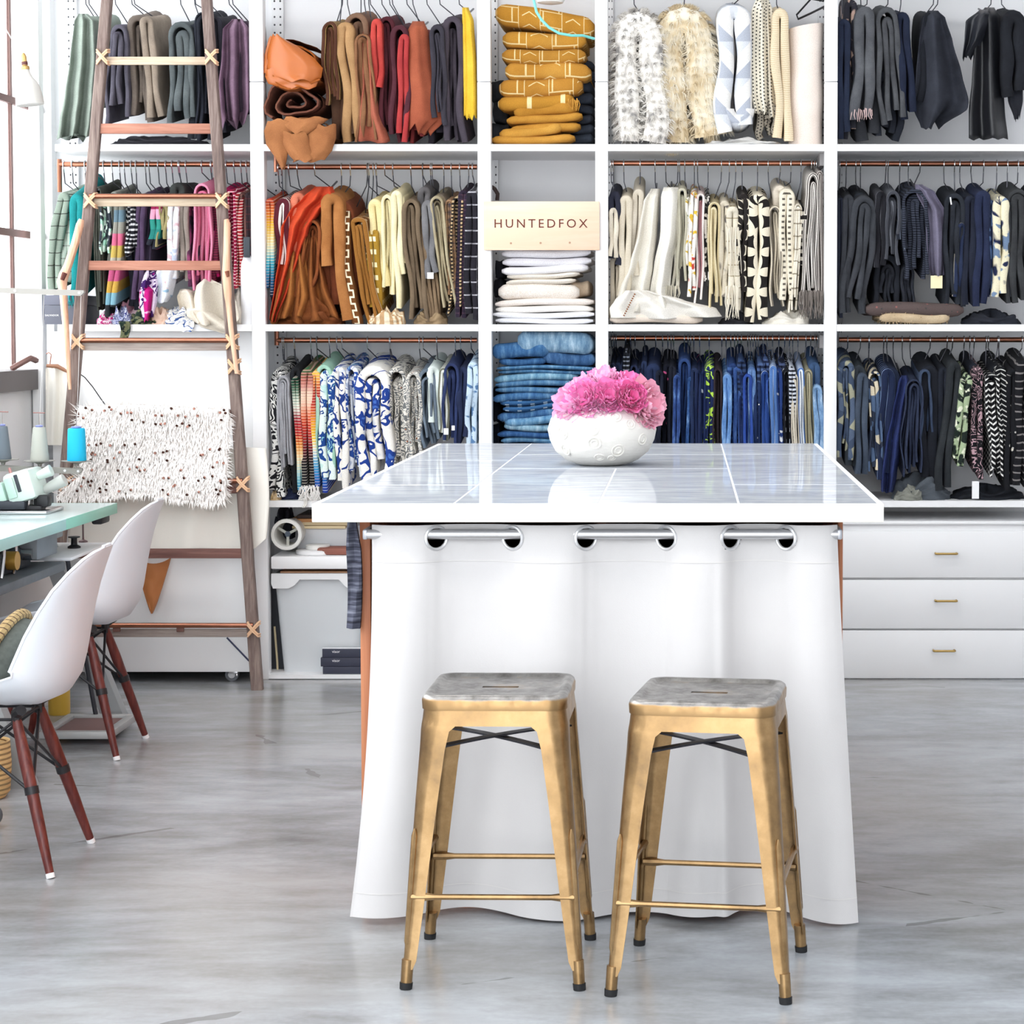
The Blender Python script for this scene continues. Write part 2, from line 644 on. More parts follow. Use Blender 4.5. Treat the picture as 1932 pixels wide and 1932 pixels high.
# ------------------------------------------------------------------ cutting table
ZT = 0.98
TX0, TX1 = PZ(588, 951, ZT).x, PZ(1670, 953, ZT).x
TY0 = PZ(1100, 951, ZT).y
TY1 = PZ(1100, 836.5, ZT).y
TB = thing('cutting_table', 'large white cutting table with glossy marble tile top', 'table', ((TX0 + TX1) / 2, (TY0 + TY1) / 2, 0))
TH = .042
t = NT('marble_tile')
c = t.coord()
ve = t.noise(t.mapv(c, (1.0, 3.5, 1)), 3.2, 6, .7, dist=1.6)
col = t.ramp(ve, [(.3, '#b0b6c0'), (.46, '#c6cad2'), (.56, '#d2d6dc'), (.7, '#dfe1e6')])
di, gl = t.n('ShaderNodeBsdfDiffuse'), t.n('ShaderNodeBsdfGlossy')
gl.inputs['Roughness'].default_value = .035
t.t.links.new(col, di.inputs[0])
mx = t.n('ShaderNodeMixShader')
mx.inputs[0].default_value = .46
t.t.links.new(di.outputs[0], mx.inputs[1])
t.t.links.new(gl.outputs[0], mx.inputs[2])
t.t.links.new(mx.outputs[0], t.t.nodes['Material Output'].inputs[0])
M_marble = t.mat
M_grout = simple('#eef0f2', .5)
M_tabwood = wood('#f1ede2', '#f7f4ec', 'x', 14, .5)
m = MB()
m.box(TX0, TX1, TY0 + .02, TY1, ZT - TH, ZT - .0007)
part(m, 'top_board', M_grout, TB)
for a in (0,):
    part(MB().box(TX0, TX1, TY0, TY0 + .02, ZT - TH, ZT, .002), 'front_edging', M_tabwood, TB)
    part(MB().box(TX0, TX0 + .012, TY0 + .02, TY1, ZT - TH, ZT - .001, .001), 'side_edging', M_tabwood, TB)
    part(MB().box(TX1 - .012, TX1, TY0 + .02, TY1, ZT - TH, ZT - .001, .001), 'side_edging', M_tabwood, TB)
gx = [TX0 + .012, PZ(905, 912, ZT).x, PZ(1376, 890, ZT).x, TX1 - .012]
xm = PZ(1137, 935, ZT).x
cols = []
yA = PZ(1100, 884, ZT).y
rows_y = {0: [TY0 + .02, PZ(700, 915, ZT).y, PZ(700, 868, ZT).y, TY1],
          1: [TY0 + .02, yA, PZ(1000, 857.5, ZT).y, TY1],
          2: [TY0 + .02, PZ(1600, 914, ZT).y, PZ(1450, 857, ZT).y, TY1]}
g = .0028
for k in range(3):
    yy = rows_y[k]
    for j in range(3):
        xs = [(gx[k], gx[k + 1])]
        if k == 1 and j == 0:
            xs = [(gx[1], xm), (xm, gx[2])]
        for (xa, xb) in xs:
            part(MB().box(xa + g, xb - g, yy[j] + (g * 2.6 if j else .001), yy[j + 1] - (g * 2.6 if j < 2 else .001), ZT - .004, ZT), 'tile', M_marble, TB, smooth=False)
# brown timber carcass below the top
M_side = wood('#b9704a', '#cf8a60', 'z', 10, .55, '#8f4f33')
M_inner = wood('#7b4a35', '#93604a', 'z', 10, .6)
YC = 4.90
sx0 = P(680, 1200, 4.99).x
sx1 = P(1590, 1100, 4.99).x
YS = 4.99
for nm, a, b in (('side_panel', sx0, sx0 + .025), ('side_panel', sx1 - .012, sx1)):
    part(MB().box(a, b, YS, TY1 - .12, 0, ZT - TH, .002), nm, M_side, TB)
part(MB().box(sx0 + .025, sx1 - .012, YS + .006, YS + .03, 0, .05, .002), 'plinth', M_side, TB)
for z in (.36, .66):
    part(MB().box(sx0 + .025, sx1 - .012, YS + .03, TY1 - .13, z, z + .02), 'inner_shelf', M_inner, TB)
part(MB().box(sx0 + .025, sx1 - .012, TY1 - .15, TY1 - .13, 0, ZT - TH), 'back_panel', M_inner, TB)
part(MB().box((sx0 + sx1) / 2 - .01, (sx0 + sx1) / 2 + .01, YS + .03, TY1 - .15, 0.0, ZT - TH), 'divider', M_inner, TB)

# curtain on a tube rod, threaded through eyelets
zr = P(1030, 1008, YC).z
RX0, RX1 = P(690, 1008, YC).x, P(1584, 1008, YC).x
rod = MB().tube([(RX0, YC, zr), (RX1, YC, zr)], .0118, 16).build('curtain_rod', simple('#d3d3d5', .3, .75, var=.03))
tag(rod, 'silver tube rod under the table edge carrying the white curtain', 'rod')
for x in (RX0, RX1):
    part(MB().box(x - .006, x + .006, YC - .012, YS + .0, zr - .012, zr + .012, .004), 'end_bracket', simple('#b8bac0', .4, .5), rod)
eyes = [705, 823, 967, 1105, 1257, 1378, 1483, 1580]
EX = [P(u, 1012, YC).x for u in eyes]
sgn = [-1, 1, -1, 1, -1, 1, -1]


def wave(x, h):
    """curtain's distance from the rod plane at x; h = 1 at the rod, 0 at the hem"""
    A = .0185 + .026 * (1 - h) ** .7
    if h < .25: A *= .7 + 1.2 * h
    y = 0
    for k in range(7):
        if EX[k] <= x < EX[k + 1]:
            q = (x - EX[k]) / (EX[k + 1] - EX[k])
            y = sgn[k] * A * (1 - abs(2 * q - 1) ** (2 + h ** 6)) * (1.0 if k not in (4, 5) else 1.2)
    low = (1 - h) ** 1.5
    y += low * (.018 * sin(x * 11 + .7) - .030 * math.exp(-((x - .05) / .09) ** 2) - .025 * math.exp(-((x + .70) / .08) ** 2) - .03 * math.exp(-((x - .36) / .1) ** 2))
    y += .004 * (1 - h) * sin(x * 34 + 3 * h)
    y += .0022 * mnoise.noise(Vector((x * 7, h * 2.2, 1.3)))
    near = min(abs(x - e) for e in EX)
    y += .0022 * math.exp(-(near / .028) ** 2) * sin(x * 240) * max(0, 1 - h) ** .5 * h ** 3
    if EX[4] - .02 < x < EX[5] + .02:
        y -= .022 * (1 - h) ** .5 * math.exp(-((x - EX[5] + .018) / .016) ** 2)
    return y


ZCT, ZCB = ZT - TH - .012, .012
NX, NZ = 330, 96
zs = [ZCB + (ZCT - ZCB) * (k / NZ) for k in range(NZ + 1)]
zs = [z for z in zs]
CW0, CW1 = EX[0] - .004, EX[-1]


def cpt(i, k):
    a = i / NX
    h = min(1.0, (zs[k] - ZCB) / (zr - ZCB))
    x = CW0 + (CW1 - CW0) * a
    y = YC + wave(x, max(0, h))
    fl = (1 - h)
    xx = x - .052 * fl ** 2.2 * math.exp(-a * 9) + .048 * fl ** 1.1 * math.exp(-(1 - a) * 7)
    z = zs[k]
    hem = ZCB + .006 * sin(x * 9 + 1)
    z = hem + (z - ZCB) * (ZCT - hem) / (ZCT - ZCB)
    return Vector((xx, y, z))


RE = .0265
ZE = zr - .0085
m = MB()
vs = [cpt(i, k) for k in range(NZ + 1) for i in range(NX + 1)]
xs0 = [CW0 + (CW1 - CW0) * (i / NX) for i in range(NX + 1)]
fs = []
for k in range(NZ):
    zc = (zs[k] + zs[k + 1]) / 2
    for i in range(NX):
        xc = (xs0[i] + xs0[i + 1]) / 2
        if any(sqrt((xc - e) ** 2 + (zc - ZE) ** 2) < RE * .93 for e in EX[1:-1]):
            continue
        b = k * (NX + 1) + i
        fs.append((b, b + 1, b + NX + 2, b + NX + 1))
m.add(vs, fs)
t = NT('white_cotton')
c = t.coord()
zc_ = t.xyz(c)[2]
t.bump(t.m('ADD', t.noise(c, 420, 2), t.m('MULTIPLY', t.noise(t.mapv(c, (1, 1, .3)), 30, 3), 1.2)), .12, .002)
M_cotton = t.out(t.mix(t.noise(c, 5, 2), '#d9d6d5', '#d0cdcd'), .9)
cur = m.build('curtain', M_cotton, ang=180)
tag(cur, 'white cotton eyelet curtain hiding the front of the cutting table', 'curtain')
# stitched hems
for zz_ in (zr - .068, ZCB + .055):
    rows = []
    for i in range(0, NX + 1):
        k = min(range(NZ + 1), key=lambda q: abs(zs[q] - zz_))
        p = cpt(i, k)
        rows.append([p + Vector((0, -.0016, .0012)), p + Vector((0, -.0016, -.0012))])
    part(MB().grid(rows), 'hem_stitching', simple('#dcd9d7', .9), cur)
for e in EX[1:-1]:
    d = (wave(e + .012, 1) - wave(e - .012, 1)) / .024
    tv = Vector((1, d, 0)).normalized()
    cpos = Vector((e, YC + wave(e, 1), ZE))
    path = [cpos + tv * (cos(q) * RE) + Vector((0, 0, sin(q) * RE)) for q in [2 * pi * j / 28 for j in range(28)]]
    part(MB().tube(path, .0042, 8, closed=True), 'eyelet', simple('#dcdcde', .3, .6, var=.02), cur)

# dark woven scarf draped off the table's corner
t = NT('dark_woven')
c = t.coord()
st = t.noise(t.mapv(c, (6, 6, 90)), 1, 3)
M_darkweave = t.out(t.ramp(st, [(.35, '#23242f'), (.5, '#4b4d5d'), (.68, '#8a8d9b')]), .95)
m = MB()
rows = []
for k in range(30):
    h = k / 29
    v = 984 + h * 201
    uc = 664 + 5 * sin(h * 3.1) + 2 * h
    w = (8 + 6 * min(1, h * 4)) * (1 - .10 * h)
    a, b = P(uc - w, v, 4.965), P(uc + w, v + 3 * sin(h * 9), 4.965)
    rows.append([a.lerp(b, q / 6) + Vector((0, -.006 * sin(q * 1.05 + h * 5) - .006, 0)) for q in range(7)] + [a.lerp(b, q / 6) + Vector((0, .010 - .006 * sin(q * 1.05 + h * 5), 0)) for q in range(6, -1, -1)])
m.grid(rows, closed_u=True)
tag(m.build('scarf', M_darkweave), 'dark grey woven scarf hanging below the table corner beside the curtain', 'scarf')

# ------------------------------------------------------------------ metal stools
t = NT('worn_brass')
c = t.coord()
n1 = t.noise(c, 9, 4)
n2 = t.noise(c, 45, 4, .65)
col = t.ramp(t.m('ADD', t.m('MULTIPLY', n1, .65), t.m('MULTIPLY', n2, .35)), [(.3, '#735d44'), (.5, '#9a7c56'), (.7, '#b8986e')])
M_stool = t.out(col, t.ramp(n2, [(.3, .3), (.7, .42)]), .92)
t = NT('rubbed_steel')
c = t.coord()
n1 = t.noise(c, 14, 5, .7)
n2 = t.noise(c, 55, 3)
edge = t.m('ADD', t.m('MULTIPLY', t.m('SUBTRACT', .607, t.xyz(c)[2]), 60), t.m('MULTIPLY', n1, .9))
col = t.mix(t.ramp(edge, [(.55, 0.), (.8, 1.)]), t.ramp(n1, [(.32, '#65615e'), (.5, '#8d8a87'), (.7, '#b0adaa')]), '#9a7c56')
M_seat = t.out(col, t.ramp(n2, [(.3, .28), (.7, .45)]), .9)
M_rubber = simple('#17171a', .7)


def rsq(c, r, z, n=7, cx=0, cy=0):
    """rounded square ring"""
    pts = []
    for q, (sx, sy) in enumerate(((1, 1), (-1, 1), (-1, -1), (1, -1))):
        for j in range(n):
            a = q * pi / 2 + j / (n - 1) * pi / 2
            pts.append(Vector((cx + sx * (c - r) + r * cos(a), cy + sy * (c - r) + r * sin(a), z)))
    return pts


def make_stool(loc, rz, label):
    S = thing('bar_stool', label, 'stool', loc, rz)
    H = .613
    # seat pan: raised rim, sunk field with a hand slot
    m = MB()
    rings = [rsq(.1535, .04, .5815), rsq(.1545, .04, .600), rsq(.1518, .039, .608), rsq(.146, .036, H), rsq(.135, .03, H), rsq(.129, .026, H - .006), rsq(.120, .022, H - .0068)]
    m.grid(rings, closed_u=True)
    # field with slot: bridge from the square ring to a slot ring
    n = len(rings[0])
    slot = []
    for p in rings[-1]:
        a = atan2(p.y, p.x)
        x, y = cos(a), sin(a)
        slot.append(Vector((max(-.030, min(.030, x * .07)) + .012 * x, .012 * y, H - .0068)))
    mid = [a.lerp(b, .5) for a, b in zip(rings[-1], slot)]
    low = [p + Vector((0, 0, -.02)) for p in slot]
    m.grid([rings[-1], mid, slot, low], closed_u=True)
    m.build('seat', M_seat, S, ang=50)
    # skirt under the seat with arched openings is formed by apron bands
    m = MB()
    m.grid([rsq(.1512, .042, .5812), rsq(.1535, .042, .560), rsq(.1552, .042, .549), rsq(.1525, .04, .549), rsq(.1492, .04, .5812)], closed_u=True)
    m.build('apron', M_stool, S)
    for sx in (-1, 1):
        for sy in (-1, 1):
            m = MB()
            rows = []
            L = [(.568, .1515, .062, .042), (.548, .1553, .061, .040), (.538, .1562, .060, .038), (.50, .158, .057, .034), (.40, .165, .050, .026), (.30, .172, .044, .023), (.20, .1785, .038, .020), (.10, .185, .031, .016), (.060, .1875, .028, .0135), (.042, .1885, .021, .0125)]
            for (z, cc, fl, r) in L:
                r = min(r, fl * .8)
                outer, inner = [], []
                th = .003
                flare = .014 if z > .545 else (.004 if z > .53 else 0)
                f2 = fl + flare
                outer.append(Vector((cc - f2, cc, z)))
                inner.append(Vector((cc - f2, cc - th, z)))
                for j in range(6):
                    a = pi / 2 - j / 5 * pi / 2
                    outer.append(Vector((cc - r + r * cos(a), cc - r + r * sin(a), z)))
                    inner.append(Vector((cc - r + (r - th) * cos(a), cc - r + (r - th) * sin(a), z)))
                outer.append(Vector((cc, cc - f2, z)))
                inner.append(Vector((cc - th, cc - f2, z)))
                ring = outer + inner[::-1]
                rows.append([Vector((p.x * sx, p.y * sy, p.z)) for p in ring])
            m.grid(rows, closed_u=True)
            lg = m.build('leg', M_stool, S, ang=35)
            # pressed rib on the lower corner, round foot and rubber cap
            m = MB()
            pr = []
            for z in (.335, .32, .2, .1, .085):
                cc = .172 + (.30 - z) * .065
                k = cc - .0055
                pr.append(Vector((sx * k, sy * k, z)))
            m.tube(pr, [.002, .0062, .0062, .0062, .002], 8)
            m.build('rib', M_stool, lg)
            m = MB()
            m.tube([(sx * .178, sy * .178, .062), (sx * .1815, sy * .1815, .010)], [.0128, .0122], 14)
            m.build('foot_ferrule', M_stool, lg)
            m = MB()
            m.tube([(sx * .1812, sy * .1812, .014), (sx * .1822, sy * .1822, .0)], [.0140, .0132], 14)
            m.build('rubber_foot', M_rubber, lg)
    # stretchers with flattened ends
    def stretcher(a, b):
        a, b = Vector(a), Vector(b)
        m = MB()
        q = [0, .09, .14, .86, .91, 1]
        m.tube([a.lerp(b, k) for k in q], [.0092, .0092, .0066, .0066, .0092, .0092], 8, squash=.95)
        m.build('stretcher', M_stool, S)
    z = .192
    k = .171
    stretcher((-k, -k, z), (k, -k, z))
    stretcher((-k, k, z), (k, k, z))
    z = .235
    k = .168
    stretcher((-k, -k, z), (-k, k, z))
    stretcher((k, -k, z), (k, k, z))
    # crossed straps below the seat
    M_strap = simple('#45464d', .45, .7, var=.15, scale=20)
    for s in (-1, 1):
        m = MB()
        a, b = Vector((-.137, -.137 * s, .497)), Vector((.137, .137 * s, .497))
        d = (b - a).normalized()
        nrm = Vector((-d.y, d.x, 0))
        rows = []
        for j in range(13):
            q = j / 12
            p = a.lerp(b, q) + Vector((0, 0, .005 * (1 - (2 * q - 1) ** 2) + .0025 * s))
            rows.append([p + nrm * .011, p - nrm * .011, p - nrm * .011 - Vector((0, 0, .004)), p + nrm * .011 - Vector((0, 0, .004))])
        m.grid(rows, closed_u=True)
        m.build('cross_strap', M_strap, S)
    return S


f1, f2, b1 = PZ(757, 1864, 0), PZ(1105, 1869, 0), PZ(800, 1768, 0)
make_stool(((f1.x + f2.x) / 2 + .002, (f1.y + f2.y) / 2 + .182, 0), math.radians(-1.0), 'worn brass metal stool standing before the curtain, below the vase')
f1, f2 = PZ(1141, 1878, 0), PZ(1494, 1894, 0)
ang = atan2(f2.y - f1.y, f2.x - f1.x)
cx, cy = (f1.x + f2.x) / 2, (f1.y + f2.y) / 2
make_stool((cx - sin(ang) * .182, cy + cos(ang) * .182, 0), ang, 'worn brass metal stool turned slightly, set before the curtain towards the drawers')

# ------------------------------------------------------------------ vase and peonies
VC = PZ(1136, 877, ZT)
t = NT('carved_plaster')
c = t.coord()
t.bump(t.m('ADD', t.noise(t.mapv(c, (1, 1, 6)), 22, 4), t.noise(c, 60, 3)), .25, .004)
M_vase = t.out(t.mix(t.noise(c, 8, 2), '#f3f1ec', '#e9e5dd'), .7)
pv = 4000 / VC.y
R = 101.5 / pv
prof = [(.052, 0), (.075, .004), (.105, .017), (.135, .042), (.151, .075), (R, .105), (.148, .135), (.132, .160), (.114, .176), (.106, .180), (.100, .176), (.12, .15), (.135, .11), (.11, .04), (.02, .012)]
V = MB().lathe([(a * R / .155, b) for a, b in prof], (VC.x, VC.y, ZT), 48).build('vase', M_vase, ang=80)
tag(V, 'squat round white vase carved with rings, holding pink peonies', 'vase')


def on_vase(az, z):
    pr = [(a * R / .155, b) for a, b in prof[:10]]
    for (r0, z0), (r1, z1) in zip(pr, pr[1:]):
        if z0 <= z <= z1:
            r = r0 + (r1 - r0) * (z - z0) / (z1 - z0)
            tl = atan2(r1 - r0, z1 - z0)
            return Vector((VC.x + r * sin(az), VC.y - r * cos(az), ZT + z)), Vector((sin(az) * cos(tl), -cos(az) * cos(tl), -sin(tl))), Vector((cos(az), sin(az), 0))
    return None


for az, z, r1 in ((-.14, .115, .020), (-.10, .072, .018), (.32, .147, .016), (.37, .05, .018), (.60, .125, .014), (-.02, .03, .014), (.9, .08, .016), (-.75, .10, .018), (-.8, .05, .016), (.28, .028, .012)):
    p, n_, tx = on_vase(az, z)
    ty = n_.cross(tx)
    for rr in (r1, r1 * .5):
        m = MB().tube([p + tx * (cos(q) * rr) + ty * (sin(q) * rr) for q in [2 * pi * j / 20 for j in range(20)]], .0022, 6, closed=True)
        part(m, 'embossed_ring', M_vase, V)


def pink(c1, c2, name='petal'):
    t = NT(name)
    c = t.xyz(t.coord('UV'))
    col = t.ramp(c[1], [(0.0, c1), (.3, c2), (1.0, c2)])
    b = t.p
    b.inputs['Subsurface Weight'].default_value = .35
    b.inputs['Subsurface Radius'].default_value = (.012, .006, .009)
    t.put(b.inputs['Sheen Weight'], .2)
    return t.out(col, .55)


M_pet = pink('#e2409f', '#fb98d0')
M_petL = pink('#ee7fc6', '#fdc4e4')
M_petP = pink('#ee6aa6', '#fdbdd2')
M_petD = pink('#d22f8c', '#f77fbe')


def petal_rows(L, W, cup, curl, ruff, rng, nu=6, nv=7, notch=.12):
    """petal grown along +z, leaning out to -y; base at the origin"""
    rows, uvs = [], []
    ph = rng.uniform(0, 6)
    for j in range(nv):
        b = j / (nv - 1)
        w = W * (sin(pi * min(1, .12 + b * .74)) ** .8)
        row, uv = [], []
        for i in range(nu):
            a = i / (nu - 1) * 2 - 1
            z = L * (b - .10 * b * a * a - (notch * abs(cos(a * 5 + ph)) * b ** 4 * .6))
            y = -cup * L * sin(b * pi * .62) + curl * L * b ** 2 + .55 * W * a * a * (1 - .5 * b)
            y += ruff * sin(a * 6 + ph) * b ** 3
            row.append(Vector((a * w, y, z)))
            uv.append(((a + 1) / 2, b))
        rows.append(row)
        uvs.append(uv)
    return rows, uvs


def add_petal(m, rows, uvs, mat):
    th = Vector((0, 0, 0))
    m.grid([[mat @ p for p in r] for r in rows], uvs)


def peony(ctr, nrm, rad, label, mo, mi, openness, seed, npet=9):
    rng = random.Random(seed)
    F = thing('peony', label, 'flower', ctr, 0, 'pink peonies in the white vase')
    zax = Vector(nrm).normalized()
    base = zax.to_track_quat('Z', 'Y').to_matrix().to_4x4()
    shared = []
    for k in range(3):
        m = MB()
        r, u = petal_rows(rad * rng.uniform(1.0, 1.2), rad * rng.uniform(.5, .62), .34, -.1, rad * .05, rng)
        m.grid(r, u)
        sr = m.build('petal', mo, F, ang=180)
        shared.append(sr.data)
        bpy.data.objects.remove(sr)
    for k in range(npet):
        o = bpy.data.objects.new('petal', shared[k % 3])
        COL.objects.link(o)
        o.parent = F
        lay = k // 5
        a = k * 2.399 + rng.uniform(-.2, .2)
        tilt = openness * (1.0 - .28 * lay) + rng.uniform(-.12, .12)
        o.matrix_local = base @ Matrix.Translation((0, 0, -rad * .45)) @ Matrix.Rotation(a, 4, 'Z') @ Matrix.Translation((0, -rad * .08, 0)) @ Matrix.Rotation(tilt, 4, 'X')
    # ruffled heart: many small crowded petals, one part
    m = MB()
    for k in range(58):
        q = k / 58
        inc = 1.15 * sqrt(q) * min(1, openness + .2)
        az = k * 2.399963
        r, u = petal_rows(rad * rng.uniform(.85, 1.08), rad * rng.uniform(.20, .34), .26, .06, rad * .04, rng, 6, 6, .08)
        mat = base @ Matrix.Translation((0, 0, -rad * .32)) @ Matrix.Rotation(az, 4, 'Z') @ Matrix.Rotation(inc, 4, 'X')
        add_petal(m, r, u, mat)
    h = m.build('petal_heart', mi, F, ang=180, recalc=False)
    h['kind'] = 'stuff'
    m = MB()
    bz = Vector((VC.x, VC.y, ZT + .10)) - Vector(ctr)
    m.tube([-zax * rad * .35, (bz - zax * rad * .35) * .5, bz], .004, 6)
    m.build('stem', simple('#5d8a4c', .6), F)
    return F


def at_v(u, v, dy):
    return P(u, v, VC.y + dy)


peony(at_v(1075, 760, -.085), (-.85, -.7, .35), .072, 'pale pink peony hanging over the vase rim nearest the folded jeans', M_petL, M_petL, 1.15, 1, 10)
peony(at_v(1104, 752, -.115), (-.35, -1, .35), .062, 'ruffled pink peony facing forward beside the palest bloom', M_pet, M_pet, .8, 2)
peony(at_v(1150, 748, -.12), (.02, -1, .35), .056, 'tight pink peony in the middle of the bouquet', M_pet, M_pet, .62, 3)
peony(at_v(1190, 750, -.115), (.3, -1, .3), .056, 'deep pink half closed cup shaped peony', M_petD, M_petD, .45, 4, 10)
peony(at_v(1222, 765, -.075), (.85, -.75, .15), .072, 'light salmon pink peony with a pointed petal reaching outward', M_petP, M_petP, 1.0, 5, 10)
peony(at_v(1140, 716, -.03), (-.05, -.5, 1), .062, 'pink peony crowning the bouquet', M_pet, M_petL, .9, 6)
peony(at_v(1186, 724, -.03), (.35, -.5, 1), .058, 'pink peony behind the cup shaped bloom', M_petL, M_pet, .9, 7)
peony(at_v(1100, 728, -.02), (-.5, -.4, .9), .056, 'light pink peony at the back nearest the folded jeans', M_petL, M_petL, .95, 8)
peony(at_v(1125, 778, -.125), (-.1, -1, -.35), .046, 'small pink peony dropping its petals down the vase front', M_pet, M_petL, 1.2, 9, 8)
def lettering(txt, ctr, width, mat, par, spacing=1.0, fx=1.0, yoff=0.0):
    cu = bpy.data.curves.new('lettering', 'FONT')
    cu.body = txt
    cu.align_x, cu.align_y = 'CENTER', 'CENTER'
    cu.space_character = spacing
    cu.extrude = .0006
    cu.resolution_u = 3
    cu.materials.append(mat)
    o = bpy.data.objects.new('lettering', cu)
    COL.objects.link(o)
    bpy.context.view_layer.update()
    k = width / max(o.dimensions.x, 1e-6)
    root, off = par, Vector(par.location)
    while root.parent:
        root = root.parent
        off += Vector(root.location)
    bpy.context.view_layer.update()
    me = bpy.data.meshes.new_from_object(o.evaluated_get(bpy.context.evaluated_depsgraph_get()))
    me.transform(Matrix.Diagonal((k, k / fx, 1, 1)))
    bpy.data.objects.remove(o)
    o = bpy.data.objects.new('lettering', me)
    COL.objects.link(o)
    o.parent = par
    o.location = Vector(ctr) - off
    o.rotation_euler = (pi / 2, 0, 0)
    return o


# ------------------------------------------------------------------ shell chairs
M_shell = simple('#e4eaf1', .38, var=.015)
M_dowel = wood('#5b231f', '#7d3b31', 'z', 26, .42, '#3a1614')
SPROF = [(.235, .418, .170, .0), (.222, .434, .196, .006), (.19, .443, .214, .016), (.12, .441, .226, .034), (.03, .430, .232, .058), (-.06, .420, .234, .080), (-.13, .422, .234, .098), (-.18, .443, .232, .110), (-.208, .485, .228, .114), (-.222, .54, .222, .108), (-.232, .60, .213, .094), (-.243, .66, .200, .074), (-.256, .715, .182, .054), (-.270, .76, .156, .034), (-.283, .795, .120, .018), (-.291, .813, .080, .008), (-.295, .821, .035, .002)]


def make_chair(loc, rz, label):
    S = thing('shell_chair', label, 'chair', loc, rz, 'shell chairs at the sewing table')
    rows_t, rows_b = [], []
    n = len(SPROF)
    NW = 15
    for k, (x, z, w, lift) in enumerate(SPROF):
        a, b = SPROF[max(0, k - 1)], SPROF[min(n - 1, k + 1)]
        tg = Vector((b[0] - a[0], 0, b[1] - a[1])).normalized()
        nrm = Vector((tg.z, 0, -tg.x))
        if nrm.z < 0 and k < 6: nrm = -nrm
        nrm = Vector((abs(nrm.x), 0, abs(nrm.z))) if True else nrm
        rt, rb = [], []
        for j in range(NW):
            q = j / (NW - 1) * 2 - 1
            y = w * (q if abs(q) < .8 else q)
            l = lift * (abs(q) ** 2.6)
            p = Vector((x, y * (1 - .10 * (abs(q) ** 4) * (lift / .11)), z)) + nrm * l
            edge = Vector((0, 0, -.006)) if (abs(q) > .99) else Vector((0, 0, 0))
            rt.append(p + edge)
            rb.append(p + edge - nrm * (.006 if abs(q) < .99 else .003))
        rows_t.append(rt)
        rows_b.append(rb)
    m = MB()
    m.grid([a + b[::-1] for a, b in zip(rows_t, rows_b)], closed_u=True)
    m.f.append(tuple(range(2 * NW)))
    m.m.append(0)
    m.f.append(tuple((n - 1) * 2 * NW + i for i in range(2 * NW)))
    m.m.append(0)
    sh = m.build('shell', M_shell, S, ang=70)
    # rolled rim
    path = [r[0] for r in rows_t] + [p for p in rows_t[-1][1:-1]] + [r[-1] for r in rows_t[::-1]] + [p for p in rows_t[0][::-1][1:-1]]
    MB().tube(path, .0042, 6, closed=True).build('rim', M_shell, sh)
    feet = [(.20, .20), (.20, -.20), (-.19, .18), (-.19, -.18)]
    tops = [(.10, .10), (.10, -.10), (-.085, .095), (-.085, -.095)]
    zt = .385
    for (fx, fy), (tx, ty) in zip(feet, tops):
        a, b = Vector((fx, fy, .012)), Vector((tx, ty, zt))
        m = MB()
        m.tube([a, a.lerp(b, .3), a.lerp(b, .75), b], [.0105, .0145, .0165, .0125], 12)
        lg = m.build('leg', M_dowel, S)
        MB().tube([Vector((fx - (tx - fx) * .03, fy - (ty - fy) * .03, 0)), a], [.0112, .0112], 12).build('glide', M_white, lg)
        m = MB()
        m.tube([b - Vector((0, 0, .015)), b + Vector((0, 0, .022))], .0135, 8)
        m.build('leg_cap', M_black, lg)
        MB().tube([a.lerp(b, .52) + Vector((.0, .0, -.004)), a.lerp(b, .56)], .018, 10).build('leg_clamp', M_black, lg)
    # black wire bracing
    def rod(a, b):
        MB().tube([a, b], .0042, 6).build('brace', M_black, S)
    M4 = [Vector((*f, .012)).lerp(Vector((*q, zt)), .52) for f, q in zip(feet, tops)]
    T4 = [Vector((*q, zt)) for q in tops]
    for i, j in ((0, 1), (1, 3), (3, 2), (2, 0)):
        rod(T4[i], M4[j])
        rod(T4[j], M4[i])
        rod(T4[i], T4[j])
    for q in tops:
        MB().tube([(q[0], q[1], zt + .015), (q[0] * 1.25, q[1] * 1.3, .424 - .0 if q[0] > 0 else .414)], .014, 8).build('shock_mount', M_black, S)
    return S


CH1, CH2 = (-1.79, 5.45, 0), (-2.01, 6.89, 0)
make_chair(CH1, pi, 'white shell chair with red wood legs, nearer one, holding a grey cushion')
make_chair(CH2, pi, 'white shell chair with red wood legs behind the one with the cushion')
# cushion lying in the first chair
m = MB()
rows = []
cc = Vector((-1.735, 5.43, .525))
for j in range(15):
    th = pi * j / 14
    row = []
    for i in range(28):
        ph = 2 * pi * i / 28
        sx = abs(sin(th)) ** .6
        px, py, pz = sx * cos(ph), sx * sin(ph), cos(th)
        d = .008 * mnoise.noise(Vector((px * 3, py * 3, pz * 3)))
        loc = Vector((pz * .075 * (1 - .3 * abs(py)), py * .155, px * .112)) + Vector((d, d, d))
        row.append(cc + Matrix.Rotation(.40, 3, 'Y') @ loc)
    rows.append(row)
m.grid(rows, closed_u=True)
cu_ = m.build('cushion', simple('#565a55', .95, var=.35, scale=70, bump=.5), ang=120)
tag(cu_, 'grey woven cushion with a plaited straw border on the nearer shell chair', 'cushion')
m = MB()
pts = []
for i in range(41):
    ph = 2 * pi * i / 40
    pts.append(cc + Matrix.Rotation(.40, 3, 'Y') @ Vector((-.03, sin(ph) * .158, cos(ph) * .116)))
t = NT('plaited_straw')
c = t.coord()
wv = t.m('GREATER_THAN', t.m('FRACT', t.m('MULTIPLY', t.m('ADD', t.xyz(c)[2], t.xyz(c)[1]), 42)), .22)
M_straw = t.out(t.mix(wv, '#5a4330', t.mix(t.noise(c, 40, 2), '#9c8256', '#bca274')), .9)
part(m.tube(pts, .014, 8, caps=False), 'straw_border', M_straw, cu_)

